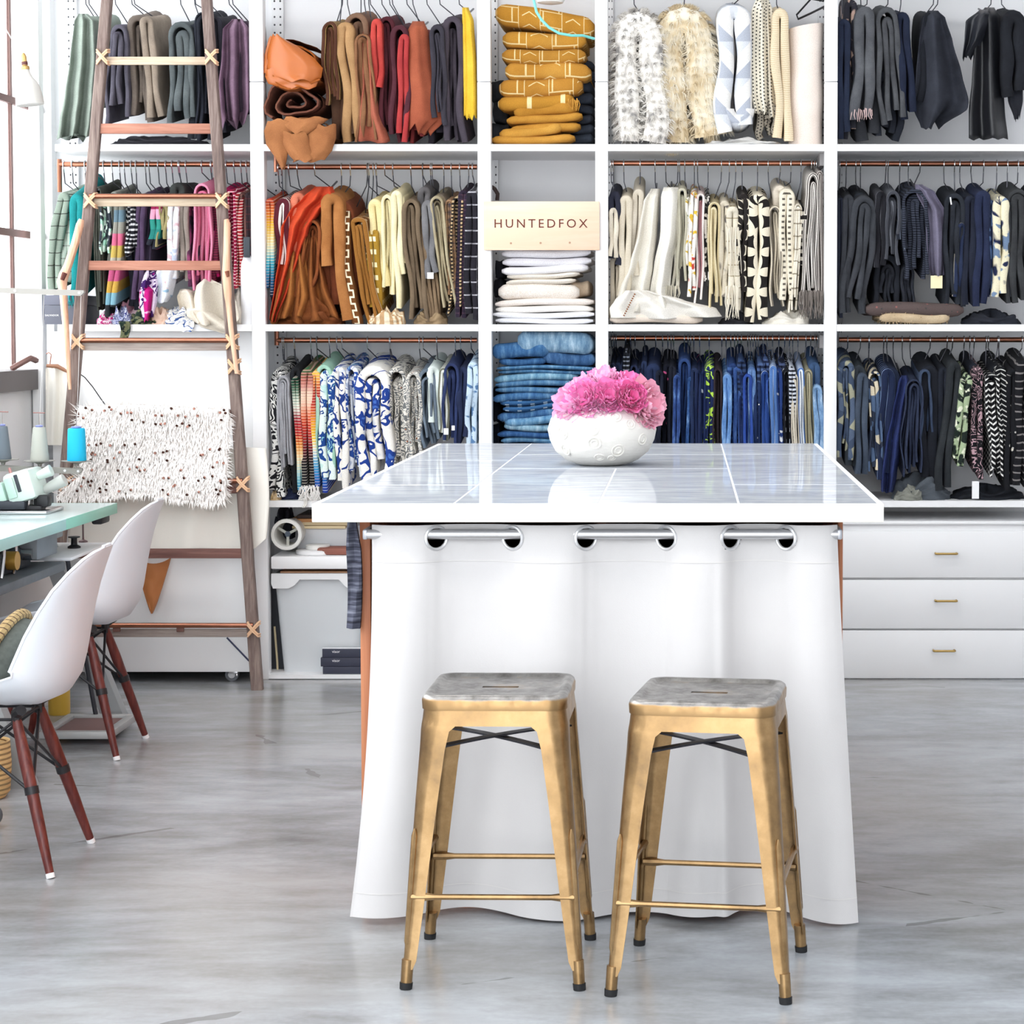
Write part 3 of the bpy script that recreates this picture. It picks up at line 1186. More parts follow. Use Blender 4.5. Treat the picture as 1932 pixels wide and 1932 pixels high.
# ------------------------------------------------------------------ sewing table with overlock machine
ZS = .755
cr = PZ(221, 949, ZS)
TS = thing('sewing_table', 'mint green topped sewing table at the window side behind the shell chairs', 'table', (cr.x - .3, cr.y - .6, 0))
M_mint = simple('#8fcdb8', .35, var=.08)
M_mintT = simple('#dcefee', .16, var=.03)
M_grey = simple('#7f858a', .5, .2, var=.18, scale=14)
M_darkg = simple('#3b3f47', .55, .2, var=.25, scale=16)
part(MB().box(cr.x - .62, cr.x - .002, cr.y - 1.45, cr.y - .002, ZS - .034, ZS, .003), 'table_top', M_mintT, TS)
e0 = cr.y - .62
for ya, yb in ((cr.y - 1.45, e0 - .001), (e0, cr.y - .002)):
    part(MB().box(cr.x - .002, cr.x, ya, yb, ZS - .036, ZS, .001), 'edge_band', M_mint if ya >= e0 - .01 else simple('#a9d8d6', .35, var=.06), TS)
part(MB().box(cr.x - .62, cr.x, cr.y - .002, cr.y, ZS - .036, ZS, .0005), 'edge_band', M_mint, TS)
zl = .60
part(MB().box(cr.x - .6, cr.x - .045, cr.y - 1.3, cr.y - .48, zl - .03, zl, .006), 'lower_pan', simple('#5f656b', .5, .2, var=.3, scale=18), TS)
part(MB().box(cr.x - .6, cr.x - .03, cr.y - .47, cr.y + .02, zl + .0, zl + .012, .004), 'lower_shelf', simple('#ebe9ea', .4), TS)
# motor and linkage under the top
mo = part(MB().box(cr.x - 0.315, cr.x - 0.115, cr.y - .95, cr.y - .62, zl, zl + .075, .012), 'motor', M_darkg, TS)
part(MB().tube([(cr.x - 0.085, cr.y - .86, zl + .045), (cr.x - 0.155, cr.y - .86, zl + .045)], .03, 14), 'motor_pulley', simple('#c79a45', .4, .5), mo)
part(MB().tube([(cr.x - 0.080, cr.y - .72, zl + .05), (cr.x - 0.135, cr.y - .72, zl + .05)], .018, 12), 'motor_pulley', M_chrome, mo)
part(MB().box(cr.x - 0.135, cr.x - 0.065, cr.y - .72, cr.y - .50, zl + .03, zl + .105, .006), 'gear_case', M_grey, mo)
part(MB().box(cr.x - 0.155, cr.x - 0.075, cr.y - .60, cr.y - .40, zl + .075, ZS - .036, .006), 'gear_case', simple('#9aa0a2', .5, .3, var=.2), mo)
for k in range(4):
    y = cr.y - 1.2 + k * .12
    part(MB().tube([(cr.x - 0.105, y, zl), (cr.x - 0.105, y + .03, zl + .07), (cr.x - 0.105, y + .03, ZS - .036)], .006, 6), 'linkage_rod', M_chrome, TS)
part(MB().box(cr.x - 0.060, cr.x - 0.020, cr.y - .12, cr.y - .02, ZS - .066, ZS - .036, .008), 'knee_lifter', M_black, TS)
# splayed steel legs, treadle
for y in (cr.y - 1.2, cr.y - .15):
    for s, x in ((1, cr.x - .03), (-1, cr.x - .55)):
        m = MB()
        a, b = Vector((cr.x - .29 + .05 * s, y, ZS - .036)), Vector((x + .06 * s, y, .0))
        m.add([a + Vector((-.025, -.02, 0)), a + Vector((.025, -.02, 0)), a + Vector((.025, .02, 0)), a + Vector((-.025, .02, 0)), b + Vector((-.04, -.03, 0)), b + Vector((.04, -.03, 0)), b + Vector((.04, .03, 0)), b + Vector((-.04, .03, 0))], [(0, 1, 2, 3), (7, 6, 5, 4), (0, 4, 5, 1), (1, 5, 6, 2), (2, 6, 7, 3), (3, 7, 4, 0)])
        part(m, 'leg', simple('#a6abad', .45, .3, var=.1), TS)
part(MB().tube([(cr.x - .29, cr.y - 1.2, .12), (cr.x - .29, cr.y - .15, .12)], .02, 8), 'cross_tube', M_grey, TS)
p0, p1 = PZ(60, 1395, .03), PZ(160, 1352, .03)
m = MB()
px0, px1, py0, py1 = -2.14, -1.90, 6.95, 7.28
for (a, b, c_, d) in ((px0, px1, py0, py0 + .03), (px0, px1, py1 - .03, py1), (px0, px0 + .03, py0 + .031, py1 - .031), (px1 - .03, px1, py0 + .031, py1 - .031)):
    m.box(a, b, c_, d, .02, .045, .004)
part(m, 'treadle', simple('#b9bcbc', .5, .2, var=.15), TS)
part(MB().box(px0 + .032, px1 - .032, py0 + .032, py1 - .032, .026, .036, .003), 'treadle_mat', simple('#8b6f6c', .9, var=.2), TS)
part(MB().tube([(px0 + .1, py1 - .01, .04), (px0 + .02, cr.y - .3, zl)], .008, 6), 'pitman_rod', M_darkg, TS)
# overlock machine
MC = PZ(60, 966, ZS)
OM = thing('overlock_machine', 'pale mint overlock sewing machine on the green topped table', 'sewing machine', (MC.x, MC.y, ZS))
M_enam = simple('#d7e6de', .3, var=.04)
M_enam2 = simple('#bcd8cb', .3, var=.05)
RM = Matrix.Translation(MC + Vector((0, 0, .0))) @ Matrix.Rotation(-.28, 4, 'Y')


def mbox(name, mat, x0, x1, y0, y1, z0, z1, bev, M=RM, par=OM):
    return part(MB().box(x0, x1, y0, y1, z0, z1, bev, mat=M), name, mat, par)


I4 = Matrix.Translation(MC)
mbox('base_plate', M_chrome, -.16, .08, -.10, .10, .0, .012, .004, I4)
mbox('arm', M_enam2, -.16, -.045, -.07, .08, .035, .125, .014)
mbox('head', M_enam, -.043, .055, -.075, .085, .04, .145, .016)
mbox('cover_plate', M_enam2, -.035, -.005, -.082, -.074, .06, .13, .004)
mbox('slot_plate', M_darkg, .0, .012, -.0795, -.073, .075, .135, .002)
mbox('looper_cover', M_darkg, -.15, .0, -.075, .03, .012, .045, .01, I4)
for k in range(3):
    mbox('badge_plate', M_darkg, -.14 + k * .022, -.128 + k * .022, -.0745, -.069, .06 + .012 * k, .078 + .012 * k, .002)
for k in range(4):
    x = -.02 + k * .02
    part(MB().tube([I4 @ Vector((x, -.05 + .01 * k, .010)), I4 @ Vector((x + .004, -.05 + .01 * k, .06))], .005, 6), 'needle_bar', M_chrome if k % 2 else M_black, OM)
mbox('presser_foot', M_black, -.005, .05, -.06, .0, .012, .026, .004, I4)
mbox('presser_arm', M_black, .03, .07, -.05, .0, .02, .06, .008, I4)
part(MB().tube([RM @ Vector((.055, .0, .11)), RM @ Vector((.105, .0, .118))], [.014, .02], 12), 'tension_dial', M_enam, OM)
part(MB().tube([RM @ Vector((.055, .03, .06)), RM @ Vector((.13, .03, .075))], [.016, .022], 12), 'hand_wheel', simple('#c9cbc6', .4), OM)
for k in range(3):
    part(MB().tube([RM @ Vector((-.13 + .05 * k, .0, .12)), RM @ Vector((-.13 + .05 * k, .0, .165))], [.008, .005], 8), 'thread_guide', simple('#b58380', .4, .4), OM)
# thread stand
M_alu = simple('#9b9892', .45, .3, var=.06)
SY = 7.30
TSX = thing('thread_stand', 'metal thread stand with two cross bars holding cones above the machine', 'stand', (P(-25, 880, SY).x, SY, ZS))
pa = P(-25, 880, SY)
part(MB().tube([(pa.x, SY, ZS), (pa.x, SY, P(0, 545, SY).z + .02)], .008, 10), 'pole', M_chrome, TSX)
for v, v2, u1, nm in ((547, 553, 160, 'guide_bar'), (882, 889, 156, 'cone_bar')):
    a, b = P(-25, v, SY), P(u1, v2, SY)
    hgt = .0095
    m = MB()
    m.prism([(a.x, a.z - hgt), (b.x - .012, b.z - hgt), (b.x, b.z + hgt * .3), (b.x - .001, b.z + hgt), (a.x, a.z + hgt)], SY - .010, SY + .010)
    bar = part(m, nm, M_alu, TSX)
    for uu in ((30, 151) if v < 600 else (77, 124, 149)):
        q = P(uu, v + (v2 - v) * (uu + 25) / 185 + 0, SY)
        part(MB().tube([(q.x, SY - .012, q.z), (q.x, SY - .0085, q.z)], .0045, 8), 'screw', M_white, bar)
CONES = [(145, 869, 808, 16, 17.5, '#12b6df', 'turquoise blue cone of thread on the thread stand'), (75, 869, 806, 12, 17, '#b9bbb2', 'grey cone of thread on the thread stand beside the blue one'), (6, 866, 804, 9, 15, '#6d7882', 'slate grey cone of thread at the end of the thread stand')]
for (u, vb, vt, rt, rb, colr, lab) in CONES:
    a, b = P(u, vb, SY), P(u, vt, SY)
    s = SY / 4000
    C_ = thing('thread_cone', lab, 'thread', (a.x, SY, a.z), 0, 'thread cones')
    m = MB().lathe([(rb * s, 0), (rb * s * 1.02, .004), (rt * s, b.z - a.z - .004), (rt * s * .9, b.z - a.z), (.006, b.z - a.z)], (a.x, SY, a.z), 24)
    tt = NT('thread')
    cz = tt.xyz(tt.coord())[2]
    tt.bump(tt.m('SINE', tt.m('MULTIPLY', cz, 2600)), .15, .001)
    part(m, 'thread', tt.out(colr, .75), C_)
    part(MB().lathe([(rt * s * .55, b.z - a.z + .001), (rt * s * .6, b.z - a.z + .006), (.004, b.z - a.z + .008)], (a.x, SY, a.z), 16), 'cone_tip', simple('#8f97cf', .5), C_)
    part(MB().lathe([(.006, -.020), (.008, -.012), (.022, -.006), (.052, -.002), (.053, 0), (.03, -.0005)], (a.x, SY, a.z), 24), 'spool_plate', M_alu, TSX)
    part(MB().tube([(a.x, SY, a.z - .03), (a.x, SY, b.z + .05)], .0016, 6), 'spindle', M_chrome, TSX)
    if u < 100:
        part(MB().tube([(a.x - .02, SY, b.z + .05), (a.x + .02, SY, b.z + .049)], .002, 6), 'spindle_cap', simple('#9a6d66', .5, .4), TSX)
# threads rising from the cones to the guide bar
for u in (145, 75):
    a, b = P(u, 800, SY), P(u + 8, 553, SY)
    tag(MB().tube([a, b], .0007, 4).build('thread_strand', simple('#e9e6e2', .7)), 'fine thread running up from the %s cone' % ('blue' if u > 100 else 'light grey'), 'thread')
# black bobbin and rod standing on the low shelf
q = PZ(140, 1034, zl + .012)
s = q.y / 4000
tag(MB().lathe([(12 * s, 0), (12 * s, .006), (6 * s, .012), (5.5 * s, 18 * s), (6 * s, 19 * s), (11 * s, 20 * s), (11 * s, 22 * s)], (q.x, q.y, zl + .012), 20).build('bobbin', M_black), 'black bobbin standing on the low shelf under the sewing table', 'bobbin')
q = PZ(157, 1023, zl + .012)
tag(MB().lathe([(.017, 0), (.015, .005), (.004, .010), (.0032, .02), (.0032, .128)], (q.x, q.y, zl + .012), 14).build('support_rod', simple('#7c6364', .45, .3)), 'thin metal rod on a round foot under the sewing table', 'rod')
# white bin, wooden post and yellow jar under the table
q = P(45, 1145, 7.5)
tag(MB().lathe([(.115, 0), (.12, .01), (.135, q.z + .13), (.138, q.z + .135), (.128, q.z + .13), (.11, .02)], (P(50, 1100, 7.75).x, 7.75, 0), 32).build('waste_bin', simple('#e9e6e4', .6)), 'tall white bin under the sewing table', 'bin')
q = P(90, 1100, 7.93)
tag(MB().box(q.x - .012, q.x + .012, 7.92, 7.95, 0, P(90, 1000, 7.93).z, .002).build('wooden_post', wood('#a8733f', '#c08b56', 'z')), 'slim brown wooden post behind the sewing table', 'post')
q = PZ(112, 1347, 0)
t = NT('amber_plastic')
M_amber = t.out('#e0b648', .35)
tag(MB().lathe([(.036, 0), (.038, .006), (.038, .125), (.03, .132), (.03, .15), (.0, .15)], (q.x, q.y, 0), 24).build('jar', M_amber), 'yellow amber jar on the floor between the chair legs', 'jar')
# rope basket and castor at the very edge
t = NT('coiled_rope')
cz = t.xyz(t.coord())[2]
t.bump(t.m('SINE', t.m('MULTIPLY', cz, 420)), .8, .006)
q = PZ(2, 1505, 0)
tag(MB().lathe([(.05, 0), (.065, .02), (.07, .10), (.066, .17), (.056, .165), (.05, .02)], (q.x - .04, q.y, 0), 28).build('basket', t.out('#d8b27a', .9)), 'small coiled rope basket on the floor behind the nearer shell chair legs', 'basket')
q = PZ(0, 1562, 0)
tag(MB().tube([(q.x + .0 - .03, q.y - .02, .032), (q.x - .03, q.y + .02, .032)], .032, 20).build('castor_wheel', simple('#55585f', .5)), 'grey castor wheel at the picture edge below the rope basket', 'wheel')

# ------------------------------------------------------------------ white lamp hanging by the window
LY = 7.75
q = P(57, 198, LY)
s = LY / 4000
LMP = thing('pendant_lamp', 'white enamel dome lamp with brass neck hanging before the window', 'lamp', (q.x, LY, q.z))
RL = Matrix.Translation(q) @ Matrix.Rotation(-.12, 4, 'Y')
part(MB().lathe([(26 * s, 0), (25 * s, 14 * s), (22 * s, 32 * s), (17 * s, 44 * s), (9 * s, 54 * s), (7 * s, 66 * s), (6 * s, 66 * s), (14 * s, 42 * s), (23 * s, 14 * s), (25 * s, 0)], (0, 0, 0), 28, mat=RL), 'shade', simple('#cfccc6', .4), LMP)
part(MB().lathe([(8 * s, 66 * s), (8 * s, 72 * s), (5 * s, 74 * s), (5 * s, 92 * s), (2.5 * s, 97 * s)], (0, 0, 0), 16, mat=RL), 'socket', simple('#c9a46a', .35, .8), LMP)
part(MB().lathe([(6 * s, 75 * s), (6 * s, 81 * s), (5.6 * s, 81 * s)], (0, 0, 0), 14, mat=RL), 'socket_ring', simple('#5b2f2b', .5), LMP)
tp = RL @ Vector((0, 0, 97 * s))
part(MB().tube([tp, tp + Vector((-.012, 0, .025)), tp + Vector((-.04, 0, .05)), tp + Vector((-.07, 0, .10)), (tp.x - .08, LY, ZC)], .0022, 6), 'cable', simple('#d9cfc9', .6), LMP)

# ------------------------------------------------------------------ orchard ladder
def LY_(z): return 8.02 + .066 * z


def LP(u, v, dy=0.0):
    y = 8.1
    for _ in range(4):
        y = LY_(P(u, v, y).z) + dy
    return P(u, v, y)


LD = thing('ladder', 'weathered tapering wooden orchard ladder leaning on the shelving', 'ladder', LP(290, 1303))
M_grw = wood('#715f59', '#95847b', 'z', 30, .75, '#4a3b38')
M_palew = wood('#b9a68f', '#cfbfa8', 'x', 30, .75, '#93816e')
M_redw = wood('#a7705c', '#bd8973', 'x', 26, .7, '#855343')
M_gryx = wood('#9a8d87', '#b9aca3', 'x', 30, .75, '#6f625d')
M_brw = wood('#6f4a43', '#8a645a', 'x', 26, .7, '#523530')
M_lash = simple('#e8bd98', .7, var=.08)
xl = lambda v: 202 - .0868 * v
xr = lambda v: 390 + .0735 * v
for nm, fx, v1 in (('rail', xl, 1303), ('rail', xr, 1303)):
    rows = []
    for k in range(25):
        v = -40 + (v1 + 40) * k / 24
        c0 = LP(fx(v), v)
        hw = (9.5 + 1.2 * v / 1300) * 8.1 / 4000
        wob = .0015 * mnoise.noise(Vector((v * .01, fx(0), 0)))
        rows.append([c0 + Vector((-hw + wob, -.014, 0)), c0 + Vector((-hw * .8 + wob, -.018, 0)), c0 + Vector((hw * .8 + wob, -.018, 0)), c0 + Vector((hw + wob, -.014, 0)), c0 + Vector((hw, .016, 0)), c0 + Vector((-hw, .016, 0))])
    m = MB().grid(rows, closed_u=True)
    m.f += [tuple(range(6)), tuple(24 * 6 + i for i in range(6))]
    m.m += [0, 0]
    part(m, nm, M_grw, LD, ang=25)
RUNGS = [(115, 15, M_palew), (243, 19, M_redw), (382, 15, M_palew), (501, 18, M_redw), (652, 19, M_gryx), (781, 16, M_brw), (921, 19, M_brw), (1044, 18, M_brw), (1194, 15, M_gryx)]
for (v, h, mt) in RUNGS:
    a, b = LP(xl(v) + 6, v), LP(xr(v) - 6, v)
    hh = h * .5 * 8.1 / 4000
    m = MB().box(a.x, b.x, a.y - .010, a.y + .008, a.z - hh, a.z + hh, .0025)
    part(m, 'rung', mt, LD)
for v in (370, 642, 907, 1180):
    a, b = LP(xl(v) - 1, v, -.018), LP(xr(v) + 1, v, -.018)
    part(MB().tube([a, (b.x, a.y, a.z)], .0098, 12), 'copper_tube', M_copper, LD)
for u in (222, 342):
    a = LP(u, 1185)
    part(MB().box(a.x - .014, a.x + .014, a.y - .02, a.y - .008, a.z - .012, a.z + .012, .002), 'spacer_block', M_brw, LD)


def lashing(u, v):
    c0 = LP(u, v, -.024)
    s = 8.1 / 4000
    m = MB()
    for k, (dx, dz) in enumerate(((1, 1), (1, -1))):
        for off in (-2.2, 2.2):
            m.tube([c0 + Vector((-11 * dx * s, .022, -12 * dz * s + off * s)), c0 + Vector((-9.5 * dx * s, -.004, -10.5 * dz * s + off * s)), c0 + Vector((0, -.010 - .002 * k, off * s)), c0 + Vector((9.5 * dx * s, -.004, 10.5 * dz * s + off * s)), c0 + Vector((11 * dx * s, .022, 12 * dz * s + off * s))], .0042, 5)
    part(m, 'lashing', M_lash, LD)


for v in (107, 378, 645, 914, 1188):
    lashing(xl(v), v)
    lashing(xr(v), v)
lashing(xr(692), 692)
# peeled branches beside the ladder rails
M_branch = wood('#dca98a', '#f0cdb0', 'z', 22, .6, '#b57d63')


def branch(pts, lab, dy):
    s = 8.0 / 4000
    path, rr = [], []
    for (u, v, r) in pts:
        path.append(LP(u, v, dy))
        rr.append(r * s)
    B = MB().tube(path, rr, 9).build('branch', M_branch)
    tag(B, lab, 'branch', 'peeled branches at the ladder')
    return B


B1 = branch([(154, 414, 5), (151, 424, 7.5), (141, 462, 7.5), (128, 502, 8), (121, 518, 9.5), (117, 532, 10), (119, 552, 7), (123, 600, 6.5), (127, 650, 5), (132, 735, 3)], 'peeled forked branch hanging beside the ladder by the teal scarf', -.055)
part(MB().tube([LP(122, 515, -.075), LP(117, 528, -.079)], [.010, .008], 7), 'knot', simple('#5c2f26', .8), B1)
B2 = branch([(427, 414, 4.5), (429, 422, 6.5), (428, 470, 6.5), (427, 508, 7.5), (428, 524, 8.5), (430, 554, 7.5), (431, 570, 5.5), (436, 620, 5), (447, 705, 4)], 'peeled branch lashed along the ladder beside the white bottle', -.06)
part(MB().tube([LP(428, 512, -.082), LP(430, 522, -.084)], [.009, .006], 7), 'knot', simple('#7a4430', .8), B2)

# ------------------------------------------------------------------ sequinned wedding blanket over the rungs
t = NT('ivory_wool')
c = t.coord()
t.bump(t.noise(c, 160, 3), .5, .004)
M_ivory = t.out(t.mix(t.noise(c, 30, 3), '#fdfbf9', '#f5eee8'), .95)
rng = random.Random(5)
NB, KB = 40, 16


def bl(a, h):
    left = 150 + 14 * h - 58 * max(0, h - .72) / .28
    right = 431 - 6 * h
    u = left + (right - left) * a
    v = 768 + 168 * h + 5 * sin(a * 9) * h - 4 * sin(a * 5)
    return LP(u, v, -.045 - .02 * sin(a * 4 + h * 5) * .5)


rows = [[bl(a / NB, h / KB) for a in range(NB + 1)] for h in range(KB + 1)]
back = [[p + Vector((0, .03, 0)) for p in r] for r in rows]
m = MB().grid([a + b[::-1] for a, b in zip(rows, back)], closed_u=True)
m.f += [tuple(range(2 * NB + 2)), tuple(KB * (2 * NB + 2) + i for i in range(2 * NB + 2))]
m.m += [0, 0]
BL = m.build('blanket', M_ivory)
tag(BL, 'ivory fringed wool blanket with round sequins folded over the ladder rungs', 'blanket')
m = MB()
for h in [k / 13 for k in range(14)]:
    for k in range(330):
        a = rng.random()
        hh = min(1, max(0, h + rng.uniform(-.03, .03)))
        p = bl(a, hh) + Vector((0, -.004, 0))
        L = rng.uniform(.018, .04)
        sw = rng.uniform(-.014, .014)
        w = rng.uniform(.0012, .0026)
        q = p + Vector((sw * .5, -.012, -L * .45))
        e = p + Vector((sw, -.008 - rng.random() * .012, -L))
        m.add([p + Vector((-w, 0, 0)), p + Vector((w, 0, 0)), q + Vector((w, 0, 0)), q + Vector((-w, 0, 0)), e], [(0, 1, 2, 3), (3, 2, 4)])
for k in range(520):
    side = rng.random()
    if side < .55:
        p = bl(rng.uniform(-.02, .14), rng.uniform(0, 1))
        d = Vector((rng.uniform(-.05, -.01), -.01, rng.uniform(-.02, .035)))
    elif side < .8:
        p = bl(1, rng.uniform(0, 1))
        d = Vector((rng.uniform(.008, .035), -.01, rng.uniform(-.03, .01)))
    else:
        p = bl(rng.random(), 0)
        d = Vector((rng.uniform(-.015, .015), -.01, rng.uniform(.006, .028)))
    w = Vector((0, 0, .0022)) if side < .8 else Vector((.0022, 0, 0))
    m.add([p - w, p + w, p + d], [(0, 1, 2)])
fr = part(m, 'wool_fringe', M_ivory, BL, recalc=False)
fr['kind'] = 'stuff'
M_seq = simple('#7d5a50', .25, .9)
sq0 = None
for k in range(92):
    row = [.03, .10, .18, .42, .52, .60, .72, .80, .88, .95][k % 10]
    p = bl(rng.uniform(.02, .99), min(.99, row + rng.uniform(-.03, .03))) + Vector((0, -.024, 0))
    if sq0 is None:
        m = MB().lathe([(.002, -.0012), (.0052, -.0008), (.0056, .0006), (.002, .0016)], (0, 0, 0), 9)
        sq0 = m.build('sequin', M_seq, BL, raw=True)
        o = sq0
    else:
        o = copy_of(sq0, BL)
    o.location = p - Vector(BL.location)
    o.rotation_euler = (pi / 2 + rng.uniform(-.6, .6), rng.uniform(-.6, .6), 0)

# ------------------------------------------------------------------ board, canvas and cart behind the ladder
m = MB().box(P(100, 800, 8.34).x, P(487, 800, 8.34).x, 8.335, 8.36, .30, ZB0 - .001, .001)
tag(m.build('board', simple('#f3f3f4', .6, var=.01)), 'tall white board leaning below the shelf behind the ladder', 'board')
rows = []
for k in range(28):
    h = k / 27
    v = 846 + 192 * h
    row = []
    for i in range(56):
        a = i / 55
        u = 128 + (501 + 6 * sin(h * 3.0) - 128) * a
        vv = v - 18 * (1 - a) * (1 - h) + (4 * sin(a * 7)) * h - 70 * max(0, a - .93) / .07 * h * .35
        y = 8.12 + .012 * sin(a * 16 + h * 1.2) * (h * .8 + .1) + .006 * sin(a * 37 + h) * h
        if a > .88: y -= .03 * (a - .88) / .12
        row.append(P(u, vv, y))
    rows.append(row)
back = [[p + Vector((0, .012, 0)) for p in r] for r in rows]
m = MB().grid([a + b[::-1] for a, b in zip(rows, back)], closed_u=True)
M_canvas = simple('#f5f1e8', .95, var=.05, scale=4, bump=.15, bscale=300)
tag(m.build('canvas_drape', M_canvas, ang=150), 'wide cream canvas cloth draped behind the ladder below the fringed blanket', 'cloth')
c0, c1 = P(150, 1268, 8.17), P(470, 1057, 8.17)
CT = thing('cart', 'white wheeled storage cart standing on the floor behind the ladder', 'cart', ((c0.x + c1.x) / 2, 8.3, 0))
part(MB().box(c0.x, c1.x, 8.17, 8.68, c0.z, c1.z + .06, .004), 'body', M_white, CT)
for u in (442, 190):
    a = P(u, 1280, 8.22)
    w = part(MB().box(a.x - .018, a.x + .018, 8.20, 8.24, c0.z - .012, c0.z, .002), 'castor', M_chrome, CT)
    part(MB().tube([(a.x - .008, 8.212, .026), (a.x - .008, 8.232, .026)], .026, 20), 'wheel', simple('#6b6e75', .5), w)
    part(MB().tube([(a.x - .008, 8.209, .026), (a.x - .008, 8.2115, .026)], .014, 16), 'hub', M_chrome, w)
    part(MB().box(a.x + .008, a.x + .016, 8.205, 8.235, .018, c0.z - .012, .002), 'fork', M_chrome, w)
a, b = P(428, 1203, 8.15), P(471, 1248, 8.15)
part(MB().tube([a, b], .0035, 6), 'strut', simple('#3b3f5a', .5, .4), CT)
# tan leather pouch hanging from the red rung
rows = []
for k in range(16):
    h = k / 15
    v = 1052 + 106 * h
    hw = 33 * (1 - h) ** .85 + 1
    uc = 288 - 2 * h
    row = []
    for i in range(13):
        a = i / 12 * 2 - 1
        y = 8.10 - .02 * (1 - a * a) * (1 - .6 * h) + .006 * mnoise.noise(Vector((a * 2, h * 4, 2)))
        row.append(P(uc + a * hw, v + (12 * (1 - a * a) * (1 - h) ** 3), y))
    rows.append(row)
back = [[p + Vector((0, .012, 0)) for p in r] for r in rows]
m = MB().grid([a + b[::-1] for a, b in zip(rows, back)], closed_u=True)
tag(m.build('leather_pouch', simple('#b4713f', .6, var=.2, scale=12, bump=.4, bscale=30)), 'tan leather pointed pouch hanging below the ladder against the white cart', 'pouch')
# cream apron on a wooden hanger by the window, black cord beside it
rows = []
for k in range(18):
    h = k / 17
    v = 690 + 150 * h
    rows.append([P(86 + (46 + 4 * sin(h * 4)) * i / 12, v + 5 * abs(i - 6) / 6 * (1 - h), 8.28 + .014 * sin(i * 1.1 + h)) for i in range(13)])
back = [[p + Vector((0, .008, 0)) for p in r] for r in rows]
AP = MB().grid([a + b[::-1] for a, b in zip(rows, back)], closed_u=True).build('apron', M_canvas, ang=150)
tag(AP, 'cream canvas apron hanging from a wooden hanger near the window post', 'apron')
a, b = P(88, 690, 8.27), P(131, 703, 8.27)
HG = MB().tube([a, P(108, 691, 8.27), b], [.007, .009, .006], 8).build('coat_hanger', wood('#96694f', '#b5886b', 'x'))
tag(HG, 'brown wooden coat hanger carrying the cream apron', 'hanger')
hk = P(94, 690, 8.27)
part(MB().tube([hk, hk + Vector((.004, 0, .03)), hk + Vector((.006, .0, .044)), hk + Vector((-.004, 0, .052)), hk + Vector((-.012, 0, .046))], .0022, 6), 'hook', M_copper, HG)
tag(MB().tube([P(150, 705, 8.2), P(160, 712, 8.2), P(175, 730, 8.2), P(190, 752, 8.2), P(198, 763, 8.2)], .0022, 6).build('cord', M_black), 'thin black cord curving down beside the ladder above the blanket', 'cord')
# ------------------------------------------------------------------ fabrics
_fab = {}


def deep(h):
    """dye colour read off the bright photograph -> surface colour"""
    c = [int(h.lstrip('#')[i:i + 2], 16) / 255 for i in (0, 2, 4)]
    L = .3 * c[0] + .59 * c[1] + .11 * c[2]
    k = .80 + .17 * min(1, max(0, (L - .25) / .55))
    return '#%02x%02x%02x' % tuple(int(255 * x * k) for x in c)



